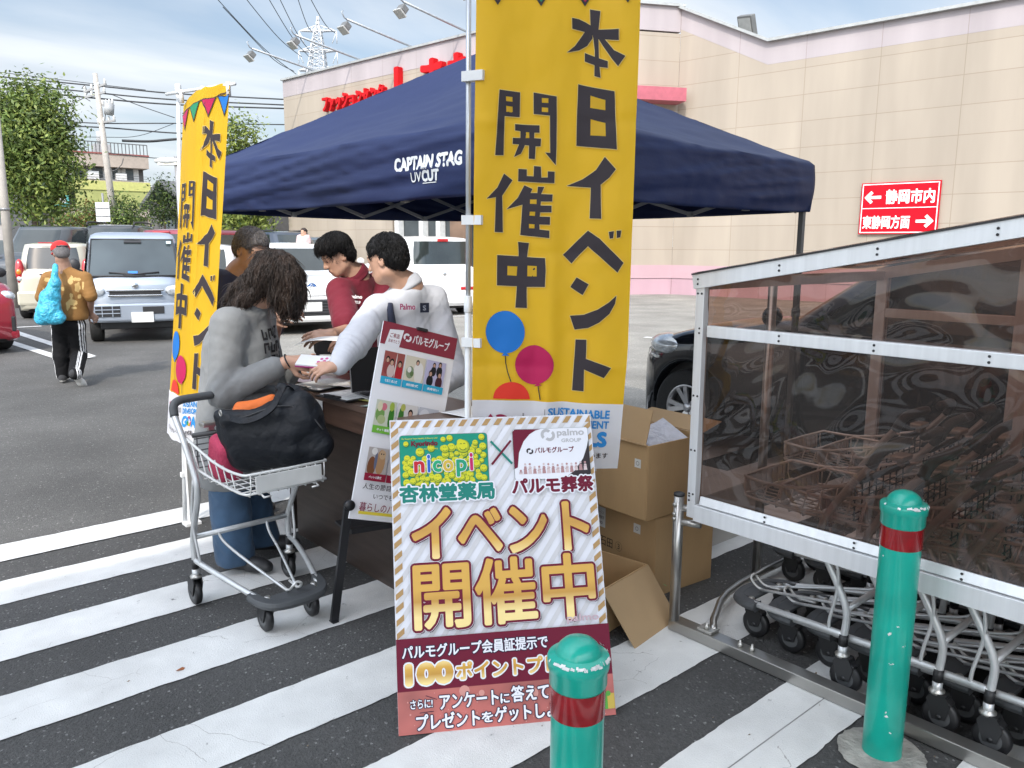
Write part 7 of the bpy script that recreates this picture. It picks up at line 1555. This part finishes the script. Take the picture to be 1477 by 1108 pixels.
IK = flat('marker', (.07, .05, .04)); p.text('石田', .125, .145, .215, .192, IK, .012); p.text('3', .250, .157, .265, .185, IK, .012); p.ring(.2575, .171, .022, .0235, 0, 360, IK, 20); p.rect(.04, .235, .16, .335, STK); p.rect(.355, .275, .40, .32, STK); p.up(); p.text('NO. 18個 ケース入', .05, .30, .15, .318, IK, 0); p.text('取扱注意上積厳禁', .05, .275, .15, .292, IK, 0); p.text('T0-180', .06, .248, .14, .263, IK, 0); p.ring(.377, .297, .008, .010, 0, 360, IK, 10)
p.build('lettering', axes((0, -1, 0), UP, (-1, 0, 0), (0, .5, 0)), b1).matrix_parent_inverse = Matrix()
c2 = G(932, 755, h1+.004); ang1 = ang0+.05; W2, D2, H2 = .38, .48, .345
b2 = carton('upper open cardboard box stacked under the near banner with flaps standing up', c2, ang1, W2, D2, H2, h1+.012, [((0, D2-.01, H2), (0, .01, H2), (-1, 0, 0), .02, 10), ((.0, D2*.96, H2), (.0, .02, H2), (.65, 0, 0), .17, 62), ((.02, D2, H2), (W2-.02, D2, H2), (0, 1, 0), .2, 55), ((W2, .01, H2), (W2, D2-.01, H2), (1, 0, 0), .16, 12)], True)
m = MB(); m.grid(lambda u, v: (.06+.26*u, .03+.17*v, H2-.03+.075*v+.012*math.sin(u*7)), 8, 6); m.build('plastic_wrap', mat('clear_wrap', (.52, .52, .58), .12, var=.1, scale=20, bump=.7, bscale=30), b2, True)
p = Print(.0003, .0004); p.rect(.40, .235, .437, .275, STK); p.rect(.03, .16, .16, .245, STK); p.up(); p.text('T0-180', .05, .175, .15, .192, IK, 0); p.ring(.418, .255, .008, .010, 0, 360, IK, 10); p.build('lettering', axes((0, -1, 0), UP, (-1, 0, 0), (0, .48, 0)), b2).matrix_parent_inverse = Matrix()
c3 = G(884, 944); b3 = carton('small opened cardboard box on the ground behind the event board with its flap folded out', Vector((c3.x+.06, c3.y+.12, 0)), .15, .36, .33, .21, .002, [((.36, .0, .205), (.36, .33, .205), (1, 0, 0), .19, -48), ((.0, .0, .205), (.36, .0, .205), (0, -1, 0), .26, -52), ((.0, .33, .205), (.36, .33, .205), (0, 1, 0), .17, 70), ((0, .33, .205), (0, 0, .205), (-1, 0, 0), .15, 60)], True)
m = MB(); m.add([(.395, -.075, .118), (.425, -.065, .105), (.43, -.05, .105), (.39, -.06, .125)], [(0, 1, 2, 3)]); m.build('green_tape', mat('green_tape', (.06, .32, .06), .4), b3, True)
c4 = G(1024, 800); b4 = carton('pale translucent carton behind the stack beside the shelter posts', Vector((c4.x, c4.y+.05, 0)), ang0+.1, .5, .45, .30, .002); 
for ch in b4.children: ch.data.materials[0] = mat('pale_carton', (.50, .48, .44), .4, var=.08)

# ------------------------------------------------------------------ green bollards
def bollardmat():
    m = mat('bollard_green', (.005, .36, .27), .28, var=.07, scale=8, bump=.12, bscale=14, coat=.25, detail=4, var2=.22, scale2=5); n, l = m.node_tree.nodes, m.node_tree.links; b = n['Principled BSDF']; src = b.inputs['Base Color'].links[0].from_socket
    tcn = n.new('ShaderNodeTexCoord'); z = n.new('ShaderNodeTexNoise'); z.inputs['Scale'].default_value = 17; z.inputs['Detail'].default_value = 5; z.inputs['Roughness'].default_value = .6; l.new(tcn.outputs['Object'], z.inputs[0])
    r = n.new('ShaderNodeValToRGB'); r.color_ramp.elements[0].position = .665; r.color_ramp.elements[1].position = .675; r.color_ramp.elements[0].color = (0, 0, 0, 1); r.color_ramp.elements[1].color = (1, 1, 1, 1); l.new(z.outputs[0], r.inputs[0])
    x = n.new('ShaderNodeMix'); x.data_type = 'RGBA'; l.new(r.outputs[0], x.inputs[0]); l.new(src, x.inputs[6]); x.inputs[7].default_value = (.62, .62, .60, 1); l.new(x.outputs[2], b.inputs['Base Color']); return m
BG = bollardmat(); BRD = mat('bollard_red', (.22, .004, .008), .25, var=.15, scale=30, coat=.5); CHIP = mat('chipped_paint', (.62, .63, .62), .6, var=.2, scale=40); CONCR = mat('concrete', (.30, .29, .26), .9, var=.35, scale=14, bump=.5, bscale=50)
def bollard(label, q, h, seed, rz=0):
    t = thing('bollard', label, 'bollard', q, rz, 'green bollards with a red band'); r = .0585; rg = random.Random(seed)
    m = MB(); m.lathe([(r, 0), (r, h-.075)], None, 0, 40, True, False); m.build('post', BG, t, True)
    m = MB(); m.lathe([(r+.0012, h-.155), (r+.0016, h-.152), (r+.0016, h-.092), (r+.0012, h-.089)], None, 0, 40, True, False); m.build('reflective_band', BRD, t, True)
    m = MB(); m.lathe([(r+.001, h-.088), (r+.0045, h-.083), (r+.0045, h-.052), (r+.008, h-.047), (r+.0095, h-.026), (r+.0075, h-.0205)], None, 0, 40, True, False); m.lathe([(r+.0075, h-.0205), (r-.004, h-.0165), (r-.0085, h-.0145)], None, 0, 40, True, False)
    m.lathe([(r-.0085, h-.0150), (r-.0095, h-.010), (r-.015, h+.001), (r-.025, h+.011), (r-.038, h+.0175), (.001, h+.0205)], None, 0, 40, True, False); m.build('cap', BG, t, True)
    m = MB()
    for i in range(28):                   # chips along the rim of the cap
        a = rg.gauss(-2.0, .75); w = rg.uniform(.03, .24); z = h-.019+rg.uniform(-.005, .002); rr = r+.0105; k = 4
        P0 = [((rr-(.0035 if j_ else 0))*math.cos(a+w*i_/k), (rr-(.0035 if j_ else 0))*math.sin(a+w*i_/k), z-.002*rg.random()+j_*(.0035+.0025*rg.random())) for j_ in (0, 1) for i_ in range(k+1)]
        m.add(P0, [(i_, i_+1, k+2+i_, k+1+i_) for i_ in range(k)])
    m.build('chipped_edge', CHIP, t, True)
    mb = MB(); k = 40; P = [(.132*(1+.05*rg.uniform(-1, 1)+.05*math.sin(3*a))*math.cos(a), .132*(1+.05*rg.uniform(-1, 1))*math.sin(a)) for a in [2*math.pi*i/k for i in range(k)]]
    mb.add([(0, 0, .014)]+[(x*.8, y*.8, .0135) for x, y in P]+[(x, y, .0095) for x, y in P], [(0, 1+i, 1+(i+1) % k) for i in range(k)]+[(1+i, 1+k+i, 1+k+(i+1) % k, 1+(i+1) % k) for i in range(k)], 0, True); mb.build('footing', CONCR, t, True)
bollard('green bollard with red band before the cart shelter, whole post in view', G(1271, 1088), .858, 3)
qb = D(835, 925, 1.60); bollard('green bollard with red band cut by the bottom edge before the event board', Vector((qb.x, qb.y, 0)), qb.z-.01, 9, -.15)
# ------------------------------------------------------------------ shopping trolleys
TUBE = mat('cart_tube', (.56, .57, .57), .36, metal=.5, var=.08, scale=20); WIREM = mat('cart_wire', (.64, .64, .62), .35, metal=.35); CGREY = mat('cart_plastic', (.062, .066, .07), .5); BLKW = mat('caster_black', (.014, .014, .015), .45); HUB = mat('caster_hub', (.075, .078, .08), .5); ZINC = mat('zinc', (.45, .44, .41), .35, metal=.8)
def make_cart():
    """x forward, y left, origin on the ground between the rear casters"""
    t = thing('shopping_cart', 'x', 'shopping cart')
    f = MB()
    for s in (1, -1):
        f.tube(smooth_path([(0, s*.225, .20), (-.004, s*.225, .30), (.03, s*.228, .385), (.105, s*.235, .53), (.100, s*.238, .62), (.01, s*.245, .77), (-.055, s*.25, .855), (-.075, s*.245, .895), (-.085, s*.22, .915), (-.09, s*.19, .918)], 5), .0135, 0, 10)
        f.tube(smooth_path([(.0, s*.225, .212), (.09, s*.215, .205), (.24, s*.185, .185), (.36, s*.155, .165), (.45, s*.13, .150)], 5), .0125, 0, 10)
        f.tube(smooth_path([(.075, s*.236, .60), (.03, s*.236, .42), (.055, s*.228, .26), (.06, s*.222, .215)], 5), .0065, 0, 8)
        f.tube([(0, s*.225, .13), (0, s*.225, .172)], .016, 0, 12); f.tube([(0, s*.225, .172), (0, s*.225, .215)], .0165, 1, 12)
    f.tube([(-.004, -.225, .315), (-.004, .225, .315)], .0125, 0, 10)
    for s in (1, -1):
        f.tube(smooth_path([(0, s*.115, .315), (.05, s*.105, .275), (.20, s*.080, .235), (.47, s*.022, .165)], 5), .0062, 0, 8)
    f.build('frame', [TUBE, BLKW], t)
    m = MB()
    m.tube(smooth_path([(.40, .022, .175), (.475, .022, .170), (.515, .020, .20), (.515, .0, .213), (.515, -.020, .20), (.475, -.022, .170), (.40, -.022, .175)], 4), .0055, 0, 7); m.build('rack_hook', WIREM, t)
    b = MB()
    rim = smooth_path([(-.02, .232, .775), (.10, .226, .745), (.22, .21, .708), (.34, .196, .690), (.44, .185, .690), (.475, .175, .692)], 4)+[(.48, .0, .692)]+smooth_path([(.475, -.175, .692), (.44, -.185, .690), (.34, -.196, .690), (.22, -.21, .708), (.10, -.226, .745), (-.02, -.232, .775)], 4)
    b.tube(rim, .0062, 0, 7)
    low = smooth_path([(.0, .228, .655), (.22, .205, .625), (.40, .185, .610), (.47, .175, .612)], 4)+[(.478, 0, .612)]+smooth_path([(.47, -.175, .612), (.40, -.185, .610), (.22, -.205, .625), (.0, -.228, .655)], 4)
    b.tube(low, .0055, 0, 7)
    for i in range(6):
        k = i/5; x = .06+.30*k
        for s in (1, -1):
            yt, yb_ = s*(.229-.04*k), s*(.214-.03*k); zt_ = .755-.068*k; zl = .642-.03*k; b.tube([(x+.0, yt, zt_), (x+.025, yb_, zl), (x+.03, yb_*.93, .597)], .0032, 0, 5)
        b.tube([(x+.03, .20-.03*k, .598), (x+.03, -.20+.03*k, .598)], .0032, 0, 5)
    for i in range(9):
        y = -.165+.33*i/8; b.tube([(.02, y*1.1, .605), (.25, y, .600), (.47, y*.98, .602), (.482, y*.98, .640), (.482, y*.98, .69)], .0030, 0, 5)
    for s in (1, -1): b.tube([(.475, s*.12, .61), (.505, s*.12, .60), (.505, s*.09, .60)], .0045, 0, 6)
    b.build('basket', WIREM, t)
    m = MB(); m.box((.488, 0, .652), (.006, .29, .066), 0, None, .002); m.build('front_plate', mat('cart_plate', (.60, .60, .58), .45), t)
    m = MB()
    for i in range(8): m.tube([(.015, -.19+.054*i, .625), (.02, -.19+.054*i, .765)], .0028, 0, 5)
    for i in range(6): m.tube([(.016, -.20, .63+.026*i), (.016, .20, .63+.026*i)], .0028, 0, 5)
    m.tube([(.012, -.205, .775), (.012, .205, .775)], .011, 0, 8); m.build('rear_flap', mat('flap_dark', (.05, .052, .055), .5), t)
    m = MB(); m.box((.0, -.12, .815), (.05, .085, .022), 0, None, .006); m.box((.0, -.12, .795), (.02, .03, .03), 0, None, .004); m.build('coin_lock', ZINC, t)
    for s in (1, -1):
        m = MB(); m.tube(smooth_path([(-.058, s*.25, .855), (-.076, s*.245, .897), (-.087, s*.215, .917), (-.093, s*.15, .921), (-.097, s*.06, .922)], 5), [.0185]*20+[.0165], 0, 12); m.build('handle_grip', CGREY, t)
    V = []
    m = MB(); path = smooth_path([(.40, .150, .152), (.46, .142, .147), (.515, .110, .142), (.535, .05, .140), (.538, 0, .140), (.535, -.05, .140), (.515, -.110, .142), (.46, -.142, .147), (.40, -.150, .152)], 5)
    n_ = len(path); prof = [(-.022, -.016), (.012, -.020), (.022, -.004), (.016, .014), (-.02, .018)]; vs = []; fs = []
    for i, q in enumerate(path):
        a = path[max(0, i-1)]; b_ = path[min(n_-1, i+1)]; d = (b_-a).normalized(); o = Vector((d.y, -d.x, 0)).normalized()*-1
        if o.dot(Vector((q.x-.36, q.y, 0))) < 0: o = -o
        for r_, z_ in prof: vs.append(q+o*r_+UP*z_)
    for i in range(n_-1):
        for j in range(5): fs.append((i*5+j, i*5+(j+1) % 5, (i+1)*5+(j+1) % 5, (i+1)*5+j))
    fs += [tuple(range(5)), tuple((n_-1)*5+j for j in range(5))[::-1]]; m.add(vs, fs, 0, False)
    m.box((.485, 0, .150), (.07, .20, .014), 0, None, .004); m.build('bumper', CGREY, t, bev=.004)
    for (x, y, sw) in ((0, .225, .02), (0, -.225, .02), (.455, .105, .028), (.455, -.105, .028)):
        f_ = MB(); f_.lathe([(.012, .128), (.024, .130), (.026, .140), (.016, .146), (.012, .160)], Matrix.Translation((x, y, 0)), 0, 14)
        fork = f_.build('caster', ZINC, t); xc = x-sw; r = .0575
        w = MB(); Mx = axes((1, 0, 0), (0, 0, 1), (0, -1, 0), (xc, y, r)); w.lathe([(.020, -.013), (r-.008, -.015), (r, -.010), (r, .010), (r-.008, .015), (.020, .013)], Mx, 0, 24, True, False); w.lathe([(.001, -.0142), (.034, -.0146)], Mx, 1, 20, True, False); w.lathe([(.001, .0142), (.034, .0146)], Mx, 1, 20, True, False); w.build('caster_wheel', [BLKW, HUB], fork)
        h = MB()
        for s in (1, -1):
            h.prism([(-.020, -.005), (.02, -.012), (.044, .052), (.030, .078), (-.012, .078), (-.032, .045)], s*.0165, s*.0215, 0, Mx)
            h.lathe([(.001, s*.0225), (.009, s*.0222), (.009, s*.016)], Mx, 0, 10)
        h.box((xc+.010, y, r+.072), (.052, .040, .012), 0, None, .004); h.box((xc-.012, y, r+.058), (.045, .037, .016), 0, Matrix.Rotation(-.5, 3, 'Y'), .004); h.build('wheel_cover', BLKW, fork)
    return t
cart = make_cart(); cart['label'] = 'silver wire trolley with a black bag in it standing by the bending woman'
wL, wR = G(285, 879), G(411, 829); fr0 = (wL+wR)/2; fdir = Vector((0.02, -1, 0)).normalized()
cart.location = (fr0.x+.005, fr0.y-.02, .008); cart.rotation_euler = (0, 0, math.atan2(fdir.y, fdir.x))
ORD = ['first', 'second', 'third', 'fourth', 'fifth', 'sixth', 'seventh', 'eighth', 'ninth', 'tenth', 'eleventh']
for row, (u, n_start, cnt, pitch) in enumerate(((2.905, 1.23, 11, .160), (3.53, 1.42, 10, .165))):
    for i in range(cnt):
        c = copy_tree(cart); c.location = (u+.004*((i*7) % 3-1), n_start-pitch*i, .008); c.rotation_euler = (0, 0, math.pi/2+.012*((i*5) % 3-1))
        c['group'] = 'trolleys nested in the cart shelter'; c['label'] = ORD[i]+' nested trolley from the left in the '+('near' if row == 0 else 'far')+' row of the cart shelter'
# what lies in the woman's trolley: position frame of that trolley
CM = Matrix.Translation(cart.location) @ cart.rotation_euler.to_matrix().to_4x4()
def cp(x, y, z): return CM @ Vector((x, y, z))
C3 = CM.to_3x3()
BAGM = mat('bag_navy', (.005, .0065, .010), .5, var=.1, bump=.3, bscale=30, spec=.3)
def bq(x, y, dz=0, dep=None): return D(x, y, 3.33 if dep is None else dep)
bc = bq(393, 622); fb = frame((C3 @ Vector((-1, -.15, 0))))
ba = (bq(455, 628)-bq(345, 622)).normalized()
Pb = [rbox(bq(388, 632), (.30, .17, .15), .05, frame(A_), .02), cap(bq(332, 610), bq(352, 655), .035, .045, .05), cap(bq(342, 618), bq(440, 600), .055, .065, .05), cap(bq(400, 598), bq(432, 580), .050, .040, .05), cap(bq(445, 612), bq(466, 640), .045, .038, .05), cap(bq(360, 660), bq(452, 650), .05, .045, .05), cap(bq(318, 600, 0, 3.30), bq(345, 612, 0, 3.30), .018, .035, .03), cap(bq(405, 560, 0, 3.36), bq(425, 566, 0, 3.38), .018, .024, .04), cap(bq(330, 606, 0, 3.26), bq(400, 594, 0, 3.27), .020, .018, .03)]
V, Q = sdf(Pb, .0055, folds(.013, 9, 31)); hb_ = thing('handbag', 'big black nylon tote bag lying in the trolley basket', 'bag', bc); mesh_obj('body', V, Q, BAGM, hb_)
m = MB(); hp = [bq(330, 602, 0, 3.24), bq(350, 607, 0, 3.20), bq(372, 602, 0, 3.21), bq(392, 588, 0, 3.24), bq(402, 570, 0, 3.28), bq(410, 556, 0, 3.31), bq(421, 560, 0, 3.34), bq(428, 574, 0, 3.36)]
sp_ = smooth_path(hp, 5)
for a_, b_ in zip(sp_, sp_[1:]): m.bar(a_, b_+(b_-a_)*.1, .026, .006, 0, (a_-bc).normalized())
m.build('handle', BAGM, hb_)
MB().tube(smooth_path([bq(318, 600, 0, 3.27), bq(350, 602, 0, 3.23), bq(400, 586, 0, 3.25), bq(440, 592, 0, 3.28), bq(466, 620, 0, 3.27)], 5), .003, 0, 6).build('zip', DKP, hb_)
m = MB(); m.tube([bq(318, 596, 0, 3.23)+Vector((0, .012*math.cos(a*.63), .012*math.sin(a*.63))) for a in range(10)], .003, 0, 6, closed=True); m.build('ring', ZINC, hb_)
Po = [rbox(bq(366, 588, 0, 3.42), (.16, .05, .05), .02, frame(ba.cross(UP)), .01), cap(bq(345, 598, 0, 3.40), bq(392, 578, 0, 3.42), .030, .026, .02)]
V, Q = sdf(Po, .006, folds(.006, 20, 5)); tag(mesh_obj('orange_pouch', V, Q, mat('orange_cloth', (.62, .13, .015), .7, bump=.1), None), 'bright orange cloth pouch sticking up behind the black bag', 'pouch')
Pp = [rbox(bq(326, 660, 0, 3.36), (.11, .15, .19), .035, frame((0, 1, .25)), .01)]
V, Q = sdf(Pp, .006, folds(.005, 14, 6)); tag(mesh_obj('pink_pouch', V, Q, mat('pink_cloth', (.40, .035, .085), .8, bump=.3, bscale=120), None), 'quilted pink pouch upright in the back of the trolley basket', 'pouch')

# ------------------------------------------------------------------ cart shelter with smoked panels
ALU2 = mat('aluminium', (.74, .75, .76), .34, metal=.4, var=.06, scale=3, stretch=(14, 14, .5), bump=.03); STL = mat('stainless', (.42, .41, .39), .30, metal=.9, var=.12, scale=4)
def smoked(name, tint, bump, sc_):
    m = bpy.data.materials.new(name); m.use_nodes = True; MATS[name] = m; n, l = m.node_tree.nodes, m.node_tree.links; n.remove(n['Principled BSDF']); o = [q for q in n if q.type == 'OUTPUT_MATERIAL'][0]
    tr = n.new('ShaderNodeBsdfTransparent'); tr.inputs[0].default_value = tint+(1,); gl_ = n.new('ShaderNodeBsdfGlossy'); gl_.inputs['Roughness'].default_value = .015; gl_.inputs[0].default_value = (.95, .95, .95, 1)
    fr = n.new('ShaderNodeFresnel'); fr.inputs[0].default_value = 1.48; t_ = n.new('ShaderNodeTexCoord'); mp_ = n.new('ShaderNodeMapping'); mp_.inputs['Scale'].default_value = (1, 1, 1.35); z = n.new('ShaderNodeTexNoise'); z.inputs['Scale'].default_value = sc_; z.inputs['Detail'].default_value = 1.2; z.inputs['Distortion'].default_value = .9
    bp_ = n.new('ShaderNodeBump'); bp_.inputs['Strength'].default_value = 1; bp_.inputs['Distance'].default_value = bump; l.new(t_.outputs['Object'], mp_.inputs[0]); l.new(mp_.outputs[0], z.inputs[0]); l.new(z.outputs[0], bp_.inputs['Height']); l.new(bp_.outputs[0], gl_.inputs['Normal'])
    ms = n.new('ShaderNodeMixShader'); l.new(fr.outputs[0], ms.inputs[0]); l.new(tr.outputs[0], ms.inputs[1]); l.new(gl_.outputs[0], ms.inputs[2])
    df = n.new('ShaderNodeBsdfDiffuse'); df.inputs[0].default_value = (.24, .21, .19, 1); ms2 = n.new('ShaderNodeMixShader'); ms2.inputs[0].default_value = .06; l.new(ms.outputs[0], ms2.inputs[1]); l.new(df.outputs[0], ms2.inputs[2]); l.new(ms2.outputs[0], o.inputs[0]); return m
SMK = smoked('smoked_panel', (.43, .30, .245), .055, 2.1); SMK2 = smoked('smoked_panel_far', (.50, .36, .30), .03, 2.0)
sh_ = thing('cart_shelter', 'cart shelter with aluminium frame and wavy smoked brown panels', 'cart shelter', (2.6, 1.9, 0))
U0, NL_, NR = 2.60, 1.868, -2.2; tz = lambda n: 1.462+.176*(1.876-n); UF = 4.12
MB().box((U0, (1.93+NR)/2, .033), (.062, 1.93-NR, .045), 0, None, .003).build('floor_rail', STL, sh_)
for n_ in (1.915, -1.2):
    MB().box((U0-.01, n_, .33), (.0, .0, .0)) if False else None
    m = MB(); m.tube([(U0-.012, n_-.0, .05), (U0-.012, n_-.0, .60)], .0215, 0, 18); m.lathe([(.0225, 0), (.0225, .010), (.015, .014), (.001, .0145)], Matrix.Translation((U0-.012, n_, .595)), 1, 18); m.tube([(U0-.012, n_, .545), (U0+.02, n_-.09, .545)], .015, 0, 12); m.tube([(U0-.012, n_, .485), (U0+.02, n_-.09, .485)], .015, 0, 12); m.build('post', [STL, DKP], sh_)
    m = MB()
    for z in (.50, .56, .62-.1): m.lathe([(.009, 0), (.009, .004), (.004, .008)], axes((0, 1, 0), (0, 0, 1), (-1, 0, 0), (U0-.034, n_+.004, z)), 0, 10)
    m.build('bolt', ZINC, sh_)
m = MB(); m.tube([(3.33, 1.99, .0), (3.33, 1.99, 1.5)], .021, 0, 16); m.build('post', STL, sh_)
m = MB(); m.tube(smooth_path([(U0+.02, 1.74, .06), (U0+.12, 1.80, .075), (3.1, 1.93, .06), (UF, 1.95, .05)], 4), .016, 0, 10); m.build('brace', STL, sh_)
m = MB(); m.box((U0+.01, 1.76, .062), (.06, .07, .012), 0, None, .003)
m.build('bolt_plate', ZINC, sh_)
for q in ((U0-.0, 1.76, .068), (U0, 1.55, .056), (U0-.005, 1.60, .056)): MB().lathe([(.011, 0), (.011, .012), (.005, .016), (.005, .026), (.001, .027)], Matrix.Translation(q), 0, 10).build('bolt', ZINC, sh_)
def bevbox(nm, mt, c, d, R=None): MB().box(c, d, 0, R, .0025).build(nm, mt, sh_)
Lm = NL_-NR; nc = (NL_+NR)/2; Rsl = Matrix.Rotation(-math.atan(.176), 3, 'X')
bevbox('frame_upright', ALU2, (U0-.004, NL_-.018, (tz(NL_)+.52)/2), (.036, .038, tz(NL_)-.52))
MB().box((U0-.020, nc-.04, .548), (.030, Lm-.0, .066), 0, None, .002).build('bottom_rail', ALU2, sh_); MB().box((U0-.012, nc-.04, .600), (.022, Lm-.04, .034), 0, Matrix.Rotation(.25, 3, 'Y'), .002).build('bottom_rail', ALU2, sh_)
bevbox('middle_rail', ALU2, (U0-.006, nc-.02, 1.277), (.030, Lm-.07, .044))
m = MB(); m.bar((U0-.010, NL_+.012, tz(NL_)+.0), (U0-.010, NR, tz(NR)), .040, .056, 0, UP); m.build('roof_rail', ALU2, sh_)
m = MB(); m.bar((U0-.034, NL_+.016, tz(NL_)+.029), (U0-.034, NR, tz(NR)+.029), .005, .006, 0, UP); m.build('roof_drip', DKP, sh_)
dots = MB()
def dot(n, z): dots.lathe([(.0042, 0), (.0045, .0012), (.002, .0022)], axes((0, 1, 0), (0, 0, 1), (-1, 0, 0), (U0, n, z)), 0, 8)
Mo = Matrix.Translation((-.0275, 0, 0))
for i in range(12):
    n = NL_-.012-.34*i
    for dz in (.009, -.009):
        for nn_, zc, off in ((n, tz(n), -.031), (n-.01, 1.277, -.0215), (n, .602, -.0262)): dots.lathe([(.0042, 0), (.0045, .0015), (.002, .0025)], axes((0, 1, 0), (0, 0, 1), (-1, 0, 0), (U0+off, nn_, zc+dz)), 0, 8)
for z in (1.42, 1.02, .80, .62):
    for dn in (-.009, .009): dots.lathe([(.0042, 0), (.0045, .0015), (.002, .0025)], axes((0, 1, 0), (0, 0, 1), (-1, 0, 0), (U0-.0222, NL_-.018+dn, z)), 0, 8)
dots.build('rivet', DKP, sh_)
def pane(nm, u, n0, n1, zb, ztf, mt, k=36):
    m = MB(); m.grid(lambda a, b: (u+.004*math.sin(a*17+b*5)+.003*math.sin(b*9+a*4), n0+(n1-n0)*a, zb+(ztf(n0+(n1-n0)*a)-zb)*b), k, 14); return m.build(nm, mt, sh_)
pane('smoked_pane', U0+.006, NL_-.02, NR, .585, lambda n: 1.262, SMK); pane('smoked_pane', U0+.006, NL_-.02, NR, 1.29, lambda n: tz(n)-.01, SMK)
m = MB()
for n_, z in ((.57, 1.39), (.60, .93), (-.4, 1.39), (-.4, .93)): m.ball((U0-.004, n_, z), (.006, .011, .011), 0, 10, 6)
m.build('screw', CHR, sh_)
# inner posts, the far wall and the roof
for n_ in (.585, -.75, -2.0): bevbox('frame_post', ALU2, (U0+.035, n_, (tz(n_)+.56)/2), (.045, .075, tz(n_)-.58))
for n_ in (1.84, 1.2, .52, -.15, -.85, -1.6): bevbox('frame_post', ALU2, (UF, n_, (tz(n_)+.03)/2), (.045, .055, tz(n_)-.03))
for n_ in (.95, -.2): bevbox('frame_post', ALU2, (3.36, n_, (tz(n_)+.03)/2), (.035, .04, tz(n_)-.03))
bevbox('middle_rail', ALU2, (UF, nc, 1.27), (.04, Lm, .045)); bevbox('bottom_rail', ALU2, (UF, nc, .56), (.04, Lm, .07))
m = MB(); m.bar((UF, NL_, tz(NL_)), (UF, NR, tz(NR)), .04, .056, 0, UP); m.build('roof_rail', ALU2, sh_)
for n_ in (NL_-.02, .58, -.75, -2.1): m = MB(); m.bar((U0+.02, n_, tz(n_)-.01), (UF-.02, n_, tz(n_)-.01), .04, .045, 0, UP); m.build('rafter', ALU2, sh_)
pane('smoked_pane', UF-.01, NL_, NR, .56, lambda n: tz(n)-.02, SMK2, 20)
m = MB(); m.grid(lambda a, b: (U0-.03+(UF+.03-U0+.03)*a, NL_+.02+(NR-NL_)*b, tz(NL_+(NR-NL_)*b)+.034+.004*math.sin(a*20)), 16, 24); m.build('roof_pane', SMK2, sh_)
